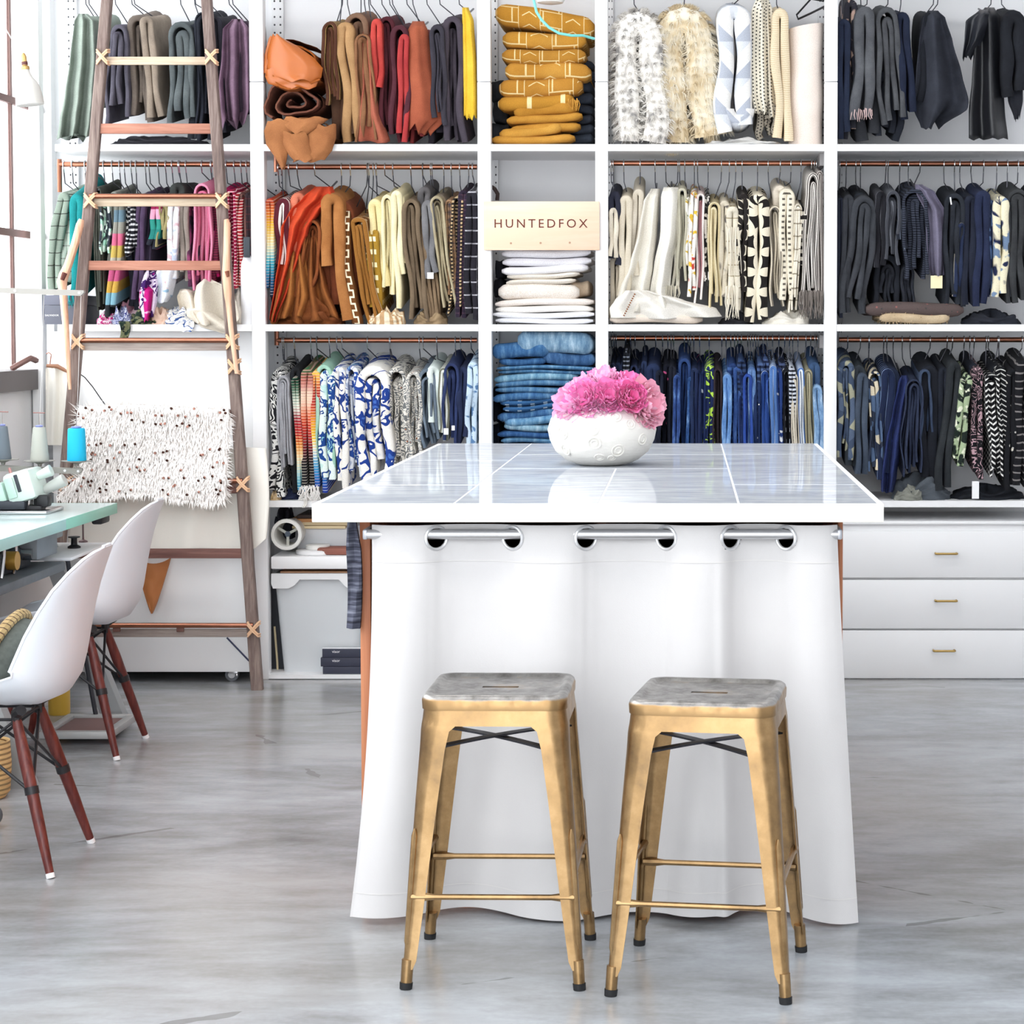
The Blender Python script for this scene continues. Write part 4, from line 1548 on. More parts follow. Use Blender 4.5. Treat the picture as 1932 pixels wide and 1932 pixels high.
def fabric(pat, *cols, s=0.03, s2=None, rough=.92, th=.5, h=.55):
    key = (pat, cols, s, s2, rough, th, h)
    if key in _fab: return _fab[key]
    cols = tuple(deep(q) for q in cols)
    t = NT('fabric_' + pat)
    uv = t.coord('UV')
    c = t.xyz(uv)
    u, v = c[0], c[1]
    c1 = cols[0]
    c2 = cols[1] if len(cols) > 1 else c1
    c3 = cols[2] if len(cols) > 2 else c2
    fr = lambda a, p: t.m('FRACT', t.m('MULTIPLY', a, 1.0 / p))
    tri = lambda a, p: t.m('ABSOLUTE', t.m('SUBTRACT', fr(a, p), .5))
    wob = t.m('MULTIPLY', t.m('SUBTRACT', t.noise(uv, 9, 2), .5), .03)
    gt = lambda a, b: t.m('GREATER_THAN', a, b)
    lt = lambda a, b: t.m('LESS_THAN', a, b)
    s2 = s2 or s
    if pat == 'plain':
        col = t.mix(0.0, c1, c1)
    elif pat == 'tone':          # worn, uneven dye
        col = t.ramp(t.noise(uv, 7, 4, .6), [(.3, c1), (.7, c2)])
    elif pat == 'hs':
        col = t.mix(gt(fr(t.m('ADD', v, wob), s), th), c1, c2)
    elif pat == 'vs':
        col = t.mix(gt(fr(u, s), th), c1, c2)
    elif pat == 'bands':         # stacked colour blocks by height
        n = len(cols)
        col = t.ramp(fr(v, h), [(i / n, q) for i, q in enumerate(cols)], 'CONSTANT')
    elif pat == 'serape':
        n = len(cols)
        x = t.m('ADD', fr(v, h), t.m('MULTIPLY', t.m('SUBTRACT', fr(v, .012), .5), .12))
        col = t.ramp(x, [(i / (n - 1), q) for i, q in enumerate(cols)])
        col = t.mix(t.m('MULTIPLY', gt(fr(v, .011), .72), .35), col, '#f4ead8')
    elif pat == 'dots':
        a, b = t.m('SUBTRACT', fr(u, s), .5), t.m('SUBTRACT', fr(t.m('ADD', v, t.m('MULTIPLY', t.m('FLOOR', t.m('MULTIPLY', u, 1 / s)), s * .5)), s), .5)
        r = t.m('ADD', t.m('POWER', a, 2), t.m('POWER', b, 2))
        col = t.mix(lt(r, .045 if th == .5 else th), c1, c2)
    elif pat == 'blot':
        n = t.noise(uv, 1 / s, 2, .5, dist=.4)
        col = t.ramp(n, [(0, c1), (th - .02, c1), (th + .02, c2)])
        if len(cols) > 2:
            n2 = t.noise(t.mapv(uv, loc=(3.1, 1.7, 0)), 1.3 / s, 2)
            col = t.mix(t.ramp(n2, [(.56, 0.), (.60, 1.)]), col, c3)
    elif pat == 'flor':
        vv = t.mix(.0, uv, uv)
        d = t.vor(uv, 1 / s, 'F1')
        n = t.noise(uv, 3 / s, 2)
        d2 = t.m('ADD', d, t.m('MULTIPLY', t.m('SUBTRACT', n, .5), .5))
        pet = t.m('ADD', d2, t.m('MULTIPLY', t.m('SINE', t.m('MULTIPLY', t.noise(uv, 1.7 / s, 1), 40)), .12))
        col = t.mix(lt(pet, th), c1, c2)
        col = t.mix(lt(pet, th * .35), col, c3)
        st = t.m('ABSOLUTE', t.m('SUBTRACT', t.noise(t.mapv(uv, loc=(5, 2, 0)), .8 / s, 2), .5))
        col = t.mix(lt(st, .022), col, c2)
        if len(cols) > 3:
            n3 = t.noise(t.mapv(uv, loc=(1, 7, 0)), .7 / s, 2)
            col = t.mix(t.m('MULTIPLY', t.ramp(n3, [(.58, 0.), (.62, 1.)]), gt(pet, th)), col, cols[3])
    elif pat == 'plaid':
        f1 = gt(fr(u, s), .9)
        f2 = gt(fr(v, s2), .9)
        col = t.mix(t.m('MAXIMUM', f1, f2), c1, c2)
        col = t.mix(t.m('MULTIPLY', t.m('MAXIMUM', gt(fr(t.m('ADD', u, s * .4), s * 1.0), .62), gt(fr(t.m('ADD', v, s2 * .4), s2), .62)), .35), col, c3)
    elif pat == 'chev':
        x = t.m('ADD', t.m('MULTIPLY', v, 1 / s), t.m('MULTIPLY', tri(u, s2), 1.5))
        col = t.mix(t.m('MULTIPLY', gt(t.m('FRACT', x), 1 - th), lt(tri(u, s2), .44)), c1, c2)
    elif pat == 'mud':           # hand painted line figures
        cu = t.m('FLOOR', t.m('MULTIPLY', u, 1 / s))
        par_ = t.m('MODULO', t.m('ABSOLUTE', cu), 2)
        x = t.m('FRACT', t.m('ADD', t.m('MULTIPLY', v, 1 / s2), t.m('MULTIPLY', tri(u, s), 1.1)))
        chev = t.m('MULTIPLY', gt(x, .91), lt(tri(u, s), .33))
        brk = t.n('ShaderNodeTexBrick')
        t.t.links.new(uv, brk.inputs['Vector'])
        brk.inputs['Scale'].default_value = .35 / s
        brk.inputs['Mortar Size'].default_value = .011
        br = t.m('SUBTRACT', 1.0, brk.outputs['Fac'])
        br = brk.outputs['Fac']
        edge = lt(tri(u, s), .035)
        edge = gt(tri(u, s), .484)
        f = t.m('MAXIMUM', edge, t.m('ADD', t.m('MULTIPLY', par_, chev), t.m('MULTIPLY', t.m('SUBTRACT', 1.0, par_), gt(br, .5))))
        col = t.mix(t.m('MULTIPLY', f, .85), t.ramp(t.noise(uv, 8, 3), [(.35, c1), (.7, c3 if len(cols) > 2 else c1)]), c2)
    elif pat == 'key':           # square meander down the cloth
        sq = gt(fr(v, s), .5)
        x = t.m('FRACT', t.m('MULTIPLY', u, 1 / s2))
        l1 = lt(t.m('ABSOLUTE', t.m('SUBTRACT', x, .32)), .075)
        l2 = lt(t.m('ABSOLUTE', t.m('SUBTRACT', x, .68)), .075)
        vert = t.m('ADD', t.m('MULTIPLY', sq, l1), t.m('MULTIPLY', t.m('SUBTRACT', 1.0, sq), l2))
        hor = t.m('MULTIPLY', lt(t.m('MINIMUM', fr(v, s * .5), t.m('SUBTRACT', 1.0, fr(v, s * .5))), .13), lt(t.m('ABSOLUTE', t.m('SUBTRACT', x, .5)), .25))
        col = t.mix(t.m('MAXIMUM', vert, hor), c1, c2)
    elif pat == 'leaf':          # interlaced circles
        a, b = fr(u, s), fr(v, s)
        tot = None
        for du in (0, 1):
            for dv in (0, 1):
                r = t.m('SQRT', t.m('ADD', t.m('POWER', t.m('SUBTRACT', a, float(du)), 2), t.m('POWER', t.m('SUBTRACT', b, float(dv)), 2)))
                k = lt(r, .735)
                tot = k if tot is None else t.m('ADD', tot, k)
        col = t.mix(gt(tot, 1.5), c1, c2)
    elif pat == 'paisley':
        d = t.vor(uv, 1 / s, 'F1')
        ring = t.m('SINE', t.m('MULTIPLY', t.m('ADD', d, t.m('MULTIPLY', t.noise(uv, 1 / s, 2), .8)), 26))
        col = t.mix(gt(ring, .15), c1, c2)
        col = t.mix(lt(d, .14), col, c3)
    elif pat == 'swirl':
        n = t.noise(uv, 1 / s, 1, dist=1.4)
        col = t.mix(gt(t.m('SINE', t.m('MULTIPLY', n, 46)), .1 if th == .5 else th), c1, c2)
    elif pat == 'dash':
        k = t.m('MULTIPLY', gt(fr(v, s), .62), lt(tri(u, s2), .16))
        col = t.mix(k, c1, c2)
    elif pat == 'tick':          # dark cloth with scattered coloured stitches
        d = t.vor(uv, 1 / s, 'F1')
        cc = t.vor(uv, 1 / s, 'F1', 'Color')
        r = t.n('ShaderNodeSeparateColor')
        t.t.links.new(cc, r.inputs[0])
        col = t.mix(t.m('MULTIPLY', lt(d, .2), gt(r.outputs[0], .45)), c1, t.mix(gt(r.outputs[1], .5), c2, c3))
    elif pat == 'wear':          # washed denim with pale edges
        n = t.noise(t.mapv(uv, (1, .25, 1)), 40, 4, .65)
        col = t.ramp(n, [(.34, c1), (.5, c2), (.66, c3)])
    elif pat == 'patch':
        d = t.vor(uv, 1 / s, 'F1', 'Color')
        r = t.n('ShaderNodeSeparateColor')
        t.t.links.new(d, r.inputs[0])
        col = t.ramp(r.outputs[0], [(0, c1), (.4, c2), (.72, c3)], 'CONSTANT')
    elif pat == 'geo':           # big triangles in three tones
        a, b = fr(u, s), fr(v, s)
        k1 = gt(t.m('ADD', a, b), 1.0)
        k2 = t.m('MODULO', t.m('ABSOLUTE', t.m('FLOOR', t.m('MULTIPLY', v, 1 / s))), 2)
        col = t.mix(k1, t.mix(k2, c1, c2), t.mix(k2, c3, c1))
    wv = t.noise(uv, 260, 2, .6)
    sh = t.m('MULTIPLY_ADD', wv, .55, .72)
    cb = t.n('ShaderNodeCombineColor')
    for i in range(3): t.t.links.new(sh, cb.inputs[i])
    col = t.mix(1.0, col, cb.outputs[0], 'MULTIPLY')
    t.bump(t.m('ADD', wv, t.m('MULTIPLY', t.noise(uv, 30, 3), 1.5)), .22, .003)
    _fab[key] = t.out(col, rough, 0, .3)
    return _fab[key]


# ------------------------------------------------------------------ draped geometry
GY = 8.275


def ribbon(m, path, nrm, t, y0, depth, dxb, dzb, rng, u0, vbase, wav=.006, ush=0.0):
    """a folded layer: follows PATH (x,z) seen from the front, runs back from y0 by DEPTH"""
    rows, uvs = [], []
    ph = rng.uniform(0, 6)
    seg = 6
    for (p, n, k) in zip(path, nrm, range(len(path))):
        yf = y0 + wav * sin(k * .55 + ph) + .010 * mnoise.noise(Vector((k * .25, ph, 1.7)))
        us = ush * min(1, max(0, (k - 8) / 10))
        tt = t * (1 + .10 * sin(k * .8 + ph * 2))
        row, uv = [], []
        prof = [(.5, depth), (.5, .5 * depth), (.5, min(tt * .42, .03)), (.465, min(tt * .16, .012)), (.32, min(tt * .035, .0025)), (0, 0), (-.32, min(tt * .035, .0025)), (-.465, min(tt * .16, .012)), (-.5, min(tt * .42, .03)), (-.5, depth)]
        acc = 0
        last = None
        for (a, d) in prof:
            f = d / depth
            q = Vector((p[0] + n[0] * a * tt + dxb * f, yf + d, p[1] + n[1] * a * tt + dzb * f * f ** .3))
            if last is not None: acc += (q - last).length
            last = q
            row.append(q)
            uv.append((u0 + us - depth + acc, q.z - vbase - dzb * f))
        rows.append(row)
        uvs.append(uv)
    b = len(m.v)
    m.grid(rows, uvs)
    k = len(rows[0])
    m.f += [tuple(b + i for i in range(k)), tuple(b + (len(rows) - 1) * k + i for i in range(k))]
    m.m += [0, 0]


def hung(xc, W, zt, zb, lean, n, rng, flare=0.0, y0=GY, depth=.34, yaw=0.0, rise=.05, jag=.04, asp=1.25, curve=0.0, left=None, right=None, ush=0.0):
    """cloth folded over a bar that points at us: N nested layers, each a little slack in its own way"""
    m = MB()
    H = zt - zb
    if n == 2 and rng.random() < .42: n = 1
    elif n == 3 and rng.random() < .35: n = 2
    share = [rng.uniform(.6, 1.5) for _ in range(n)]
    tot = sum(share)
    edge = W
    px_, pz_ = rng.uniform(0, 6), rng.uniform(3, 7)
    wamp = min(.010, W * .28)
    for i in range(n):
        t = W * share[i] / tot
        r = edge - t / 2
        edge -= t
        drop = 0 if i == 0 else rng.uniform(0, .022)
        sx = 0 if i == 0 else rng.uniform(-.25, .25) * t
        jl, jr = rng.uniform(0, jag), rng.uniform(0, jag)
        if i == 0:
            if rng.random() < .5: jl = 0
            else: jr = 0
        zl, zr_ = zb + jl * (1 + i), zb + jr * (1 + i)
        if left is not None: zl = zt - H * left + jl * .3
        if right is not None: zr_ = zt - H * right + jr * .3
        zc = zt - W * asp
        ai, bi = rng.uniform(0, 6), rng.uniform(0, 6)

        def off(z, side):
            q = max(0, min(1, (zc - z) / max(1e-6, zc - zb)))
            w = wamp * q ** .5 * (sin(q * pz_ + px_) * .7 + .45 * sin(q * 9 + (ai if side < 0 else bi)))
            return lean * q ** 1.15 + curve * sin(pi * q) + w, 1 + flare * q + .10 * q * sin(q * 5 + ai)
        pts = []
        nleg = 11
        for k in range(nleg):
            z = zl + (zc - zl) * k / nleg
            o_, s_ = off(z, -1)
            pts.append((xc + sx + o_ - r * s_, z))
        for k in range(9):
            a = pi - pi * k / 8
            pts.append((xc + sx + r * cos(a), zc - drop + (W * asp - (W - r)) * sin(a)))
        for k in range(1, nleg + 1):
            z = zc + (zr_ - zc) * k / nleg
            o_, s_ = off(z, 1)
            pts.append((xc + sx + o_ + r * s_, z))
        nr = []
        for k in range(len(pts)):
            a, b = pts[max(0, k - 1)], pts[min(len(pts) - 1, k + 1)]
            d = sqrt((b[0] - a[0]) ** 2 + (b[1] - a[1]) ** 2) or 1
            nr.append(((-(b[1] - a[1])) / d, (b[0] - a[0]) / d))
        ribbon(m, pts, nr, t * .94, y0 + (rng.uniform(0, .012) if i == 0 else rng.uniform(-.006, .045)), depth, yaw, rise, rng, i * .11, zb, wav=.006, ush=ush)
    return m


RAILTXT = {
    'Lt': 'on the top rail behind the ladder', 'Ct': 'on the top rail beside the leather rolls',
    'Rt': 'on the top rail of furs', 'Qt': 'on the top rail of black hides',
    'Lm': 'on the middle rail behind the ladder', 'Cm': 'on the orange and brown rail',
    'Rm': 'on the cream textile rail', 'Qm': 'on the charcoal textile rail',
    'Cl': 'on the lower rail of blue florals', 'Rl': 'on the crowded indigo rail', 'Ql': 'on the dark rail above the drawers'}
GRP = {'Lt': 'sage, grey and plum hides on the top rail', 'Ct': 'brown and red hides on the top rail', 'Rt': 'furs and white cloths on the top rail', 'Qt': 'black hides on the top rail',
       'Lm': 'colourful textiles behind the ladder', 'Cm': 'orange to brown textiles', 'Rm': 'cream textiles', 'Qm': 'charcoal textiles', 'Cl': 'blue and striped textiles', 'Rl': 'indigo textiles', 'Ql': 'dark textiles above the drawers'}
SHORT = {'Lt': 'behind the ladder top', 'Ct': 'by the leather rolls', 'Rt': 'by the furs', 'Qt': 'among black hides', 'Lm': 'behind the ladder', 'Cm': 'on the orange rail', 'Rm': 'on the cream rail', 'Qm': 'on the charcoal rail', 'Cl': 'on the blue floral rail', 'Rl': 'on the indigo rail', 'Ql': 'above the drawers'}
_labels = set()
M_hook = simple('#d6d6d8', .22, 1.0, var=.03)
M_hang = simple('#4a4a50', .35, .9, var=.1)


def hanger(rk, hu, xt, zt, desc, y0=GY, depth=.30, yaw=0.0, bend=.075, rise=.05):
    """metal hanger: hook over the rail, dark stem slanting to the bar under the cloth"""
    zr_ = RZ[rk]
    hx = P(hu, 400, RAILY).x
    m = MB()
    pth = [(hx, RAILY + .0145 * cos(a), zr_ + .0145 * sin(a)) for a in (-.5, .3, 1.0, 1.57, 2.2, 2.9, 3.7)]
    pth += [(hx, RAILY - .004, zr_ - .022), (hx, RAILY, zr_ - .034)]
    m.tube(pth, .0024, 6)
    o = m.build('hanger', M_hook)
    tag(o, 'metal hanger holding the %s %s' % (desc, SHORT[rk]), 'hanger', 'hangers ' + SHORT[rk])
    q = [(hx, RAILY, zr_ - .033)]
    zb_ = zr_ - bend
    z0_ = zt - .010
    if zt < zb_ - .03:
        q.append((hx + (xt - hx) * .08, RAILY, zb_))
    fr_ = max(0, (RAILY - y0) / .30)
    zt = zt - .010 + rise * fr_ ** 1.3
    xm_ = xt + yaw * (RAILY - y0) / .34
    q += [(xm_, RAILY, max(zt + .0, zt))]
    part(MB().tube(q, .0024, 6), 'stem', M_hang, o)
    part(MB().tube([(xt + yaw * .1, y0 + .03, z0_), (xt + yaw, y0 + depth - .01, z0_ + rise)], .004, 6), 'bar', M_hang, o)
    return o


_cnt = [0]


def T(rk, x0, x1, yt, yb, mat, desc, lean=0, n=2, hk=None, flare=0.0, yaw=0, rise=.05, jag=.04, dy=0.0, asp=1.25, curve=0, left=None, right=None, name='hanging_textile', cat='textile', depth=.30, hang=True, suffix=True):
    """one textile hung on a rail; x, y are where the photograph shows it"""
    _cnt[0] += 1
    rng = random.Random(_cnt[0] * 7 + 3)
    y0 = GY + dy
    a, b = P(x0, yt, y0), P(x1, yt, y0)
    zb = P(x0, yb, y0).z
    s = y0 / 4000
    m = hung((a.x + b.x) / 2, max(.006, (b.x - a.x) / 2), a.z, zb, lean * s, n, rng, flare, y0, depth, yaw * s, rise, jag, asp, curve * s, left, right, .31 if mat.name.split('.')[0] in ('fabric_flor', 'fabric_blot', 'fabric_swirl', 'fabric_paisley', 'fabric_leaf', 'fabric_tick', 'fabric_patch') else 0.0)
    o = m.build(name, mat, ang=60)
    lab = desc + (' ' + RAILTXT[rk] if suffix else '')
    if lab in _labels: print('DUP LABEL', lab)
    _labels.add(lab)
    tag(o, lab, cat, GRP[rk])
    if hang:
        hanger(rk, hk if hk is not None else (x0 + x1) / 2, (a.x + b.x) / 2, a.z, desc, y0, depth, yaw * s, rise=rise)
    return o


def sheet(rows, mat, desc, name='leather_hide', cat='leather', rk=None, group=None, folds=3, amp=.02, dy=0.0, thick=.004, nu=30, nv=26, jag=0.0, seed=1, hk=None, topfold=.12, suffix=True, tight=1.0, uvs_=1.0):
    """a cloth that turns its broad face to us. rows: (y, xleft, xright) in photo pixels, top to bottom"""
    rng = random.Random(seed)
    y0 = GY + dy

    def at(h):
        x = h * (len(rows) - 1)
        i = min(len(rows) - 2, int(x))
        f = x - i
        g = f * f * (3 - 2 * f) * .5 + f * .5
        A, B = rows[i], rows[i + 1]
        return [A[k] + (B[k] - A[k]) * (f if k == 0 else g) for k in range(3)]
    F, UV = [], []
    ph = rng.uniform(0, 6)
    ztop, zbot = P(rows[0][1], rows[0][0], y0).z, P(rows[-1][1], rows[-1][0], y0).z
    jg = [rng.uniform(-1, 1) for _ in range(9)]
    for k in range(nv + 1):
        h = k / nv
        y_, xa, xb = at(h)
        r, uv = [], []
        for i in range(nu + 1):
            a = i / nu
            q = a * 8
            j = int(min(7, q))
            jj = (jg[j] + (jg[j + 1] - jg[j]) * (q - j)) * jag * h ** 4
            aa = a
            dpt = -amp * (.35 + .65 * h) * sin(2 * pi * folds * (a + .06 * sin(h * 3 + ph)) + ph) + .005 * mnoise.noise(Vector((a * 4, h * 3, seed)))
            dpt += .05 * max(0, .10 - h) / .10 if topfold else 0
            dpt += .02 * (abs(a - .5) * 2) ** 4
            p = P(xa + (xb - xa) * aa, y_ + jj, y0 + .02 + dpt)
            r.append(p)
            uv.append((a * (xb - xa) * y0 / 4000 * uvs_, p.z - zbot))
        F.append(r)
        UV.append(uv)
    B = [[p + Vector((0, thick, 0)) for p in r] for r in F]
    m = MB()
    m.grid([f + b[::-1] for f, b in zip(F, B)], [u + u[::-1] for u in UV], closed_u=True)
    w = 2 * nu + 2
    m.f += [tuple(range(w)), tuple(nv * w + i for i in range(w))]
    m.m += [0, 0]
    o = m.build(name, mat, ang=150)
    lab = desc + (' ' + RAILTXT[rk] if rk and suffix else '')
    if lab in _labels: print('DUP LABEL', lab)
    _labels.add(lab)
    tag(o, lab, cat, group or (GRP[rk] if rk else None))
    if rk and hk is not None:
        c0 = P((rows[0][1] + rows[0][2]) / 2, rows[0][0], y0)
        hanger(rk, hk, c0.x, c0.z, desc, y0 + .07, .25)
    return o


def folded(x0, x1, yt, yb, mat, desc, cat='textile', group=None, layers=2, tilt=0, y0=GY + .01, depth=.36, seed=1, bow=0.0, name='folded_textile', zfloor=None, rl=0, rr=0):
    """folded cloth lying in a stack, folds towards us"""
    rng = random.Random(seed * 13 + 1)
    a, b = P(x0, yb, y0), P(x1, yb, y0)
    z0, z1 = a.z, P(x0, yt, y0).z
    if zfloor is not None: z0 = max(z0, zfloor)
    s = y0 / 4000
    m = MB()
    nx = 18
    lt = (z1 - z0) / layers
    for L in range(layers):
        e0, e1 = rng.uniform(-.006, .012), rng.uniform(-.012, .006)
        yo = rng.uniform(0, .014)
        ph = rng.uniform(0, 6)
        rows, uvs = [], []
        prof = [(depth, 0.04), (.05, .0), (.018, .03), (.004, .2), (0, .5), (.004, .8), (.018, .97), (.05, 1.0), (depth, .96)]
        for i in range(nx + 1):
            q = i / nx
            x = a.x + e0 + (b.x + e1 - a.x - e0) * q
            edge = 1 - .55 * max(0, abs(q - .5) * 2 - .86) / .14
            zc = z0 + (L + .5) * lt + (tilt * s) * (q - .5) + bow * s * sin(pi * q) + .0035 * sin(q * 6 + ph) * (1 if L < layers else 0)
            row, uv, acc, last = [], [], 0, None
            for (d, f) in prof:
                p = Vector((x, y0 + yo + .006 * sin(q * 9 + ph) + d + .03 * (1 - edge), zc + (f - .5) * lt * .96 * edge))
                if last: acc += (p - last).length
                last = p
                row.append(p)
                uv.append((x - a.x, acc - depth))
            rows.append(row)
            uvs.append(uv)
        bb = len(m.v)
        m.grid(rows, uvs)
        k = len(prof)
        m.f += [tuple(bb + j for j in range(k)), tuple(bb + nx * k + j for j in range(k))]
        m.m += [0, 0]
        fs = []
        for i in range(nx):
            fs.append((bb + i * k, bb + (i + 1) * k, bb + (i + 1) * k + k - 1, bb + i * k + k - 1))
        m.f += fs
        m.m += [0] * nx
    o = m.build(name, mat, ang=60)
    if desc in _labels: print('DUP LABEL', desc)
    _labels.add(desc)
    return tag(o, desc, cat, group)


def heap(x0, x1, yt, zbase, mat, desc, cat='textile', name='crumpled_textile', y0=GY, depth=.22, seed=1, rough=.35, group=None, drape=None):
    """crumpled cloth lying on a shelf; drape: (u, width px, drop px) lets a tail hang over the edge"""
    rng = random.Random(seed)
    a, b = P(x0, yt, y0), P(x1, yt, y0)
    W, H = (b.x - a.x) / 2, a.z - zbase
    cx = (a.x + b.x) / 2
    rows, uvs = [], []
    NP, NQ = 16, 34
    off = seed * 7.3
    for j in range(NP + 1):
        th = (j / NP) * pi / 2
        r, uv = [], []
        for i in range(NQ):
            ph = 2 * pi * i / NQ
            cs, sn = cos(ph), sin(ph)
            ex = lambda q: (abs(q) ** .75) * (1 if q > 0 else -1)
            n1 = mnoise.noise(Vector((cs * cos(th) * 2.6 + off, sn * 2.6, th * 3)))
            n2 = abs(mnoise.noise(Vector((cs * 5 + off, sn * 5, th * 6 + 3))))
            k = 1 + rough * n1 - rough * .5 * n2
            p = Vector((cx + W * ex(cs) * cos(th) ** .6 * (1 + .10 * n1), y0 + depth / 2 + depth / 2 * ex(sn) * cos(th) ** .6 * k, zbase + H * sin(th) ** .9 * (k if j < NP else 1 + rough * .3) * (.75 + .25 * cos(cs * 5 + off))))
            p.z = max(p.z, zbase)
            r.append(p)
            uv.append((ph * .08, th * .12))
        rows.append(r)
        uvs.append(uv)
    m = MB()
    m.grid(rows, uvs, closed_u=True)
    m.f.append(tuple(range(NQ)))
    m.m.append(0)
    if drape:
        u, w, drop = drape
        R = []
        for k in range(10):
            h = k / 9
            c0 = P(u + 4 * sin(h * 3), yt, y0)
            hw = w * (1 - .3 * h) * y0 / 4000 / 2
            z = zbase + .012 - (drop * y0 / 4000) * max(0, h - .25) / .75
            y = YF - .012 + (.03 * (1 - h * 4) if h < .25 else 0) - .004 * sin(h * 8)
            R.append([Vector((c0.x + hw * (q / 6 * 2 - 1), y - .006 * cos(q * 1.8 + h * 3), z)) for q in range(7)] + [Vector((c0.x + hw * (q / 6 * 2 - 1), y + .004, z)) for q in range(6, -1, -1)])
        m.grid(R, [[(p.x, p.z) for p in r] for r in R], closed_u=True)
    o = m.build(name, mat, ang=180)
    if desc in _labels: print('DUP LABEL', desc)
    _labels.add(desc)
    return tag(o, desc, cat, group)


def roll(uc, vc, ru, rv, mat, desc, turns=2.2, y0=GY - .02, depth=.34, seed=1, thick=.012, tail=None, group=None, squ=0.0, rim=None):
    """soft leather rolled up, its spiral end to us"""
    rng = random.Random(seed)
    s = y0 / 4000
    c0 = P(uc, vc, y0)
    pts = []
    N = int(turns * 22)
    for k in range(N + 1):
        q = k / N
        a = seed + q * turns * 2 * pi
        r = (.16 + .84 * q)
        wob = 1 + .10 * sin(3 * a + seed) + .09 * mnoise.noise(Vector((cos(a) * 1.5, sin(a) * 1.5, seed + q * 3)))
        x = ru * s * r * wob * cos(a)
        z = rv * s * r * wob * sin(a)
        if squ: z *= 1 - squ * max(0, -sin(a))
        pts.append((c0.x + x, c0.z + z))
    if tail:
        for (u, v) in tail:
            p = P(u, v, y0)
            pts.append((p.x, p.z))
    nr = []
    for k in range(len(pts)):
        a, b = pts[max(0, k - 1)], pts[min(len(pts) - 1, k + 1)]
        d = sqrt((b[0] - a[0]) ** 2 + (b[1] - a[1]) ** 2) or 1
        nr.append(((-(b[1] - a[1])) / d, (b[0] - a[0]) / d))
    m = MB()
    rows, uvs = [], []
    for k, (p, n) in enumerate(zip(pts, nr)):
        q = k / len(pts)
        yf = y0 + .05 * (1 - q) + .012 * sin(k * .31 + seed) + .01 * sin(k * .13)
        row = []
        for (aa, d) in ((.5, depth), (.5, .16), (.5, .015), (.3, .003), (-.3, .003), (-.5, .015), (-.5, .16), (-.5, depth)):
            w = .010 * mnoise.noise(Vector((k * .22, d * 9, seed)))
            row.append(Vector((p[0] + n[0] * (aa * thick + w), yf + d, p[1] + n[1] * (aa * thick + w))))
        rows.append(row)
        uvs.append([(k * .01, d) for (_, d) in ((0, .3), (0, .1), (0, .02), (0, 0), (0, 0), (0, .02), (0, .1), (0, .3))])
    m.grid(rows, uvs)
    k = 8
    m.f += [tuple(range(k)), tuple((len(rows) - 1) * k + i for i in range(k))]
    m.m += [0, 0]
    # packed body that fills the roll behind its end
    body = []
    for j in range(7):
        y = y0 + .045 + (depth - .05) * j / 6
        r = []
        for i in range(26):
            a = 2 * pi * i / 26
            wob = .93 * (1 + .10 * sin(3 * a + seed) + .07 * mnoise.noise(Vector((cos(a) * 1.5, sin(a) * 1.5, seed + y))))
            zz = rv * s * wob * sin(a)
            if squ: zz *= 1 - squ * max(0, -sin(a))
            r.append(Vector((c0.x + ru * s * wob * cos(a), y, c0.z + zz)))
        body.append(r)
    m.grid(body, closed_u=True)
    o = m.build('leather_roll', mat, ang=50)
    if desc in _labels: print('DUP LABEL', desc)
    _labels.add(desc)
    return tag(o, desc, 'leather', group)


def clip(u, v, u2, v2, par, y0=GY - .008, mat=None, r=.003):
    a, b = P(u, v, y0), P(u2, v2, y0)
    return part(MB().tube([a, b], r, 6), 'clip', mat or M_white, par)


def label_tag(u0, v0, u1, v1, par, y0=GY - .006, mat=None):
    a, b = P(u0, v0, y0), P(u1, v1, y0)
    return part(MB().box(a.x, b.x, y0, y0 + .002, b.z, a.z), 'paper_tag', mat or M_white, par)


def fringe(o, u0, u1, v0, v1, mat, n=26, y0=GY, seed=1, spread=3):
    rng = random.Random(seed)
    m = MB()
    for k in range(n):
        u = u0 + (u1 - u0) * (k + rng.random() * .6) / n
        y = y0 - rng.uniform(-.01, .012)
        a = P(u, v0 + rng.uniform(-3, 2), y)
        b = P(u + rng.uniform(-spread, spread), (v0 + v1) / 2, y - .004)
        e = P(u + rng.uniform(-spread, spread) * 1.6, v1 + rng.uniform(-5, 3), y - .002)
        m.tube([a, b, e], [.0022, .0018, .0008], 4)
    f = part(m, 'fringe', mat, o, recalc=False)
    f['kind'] = 'stuff'
    return f


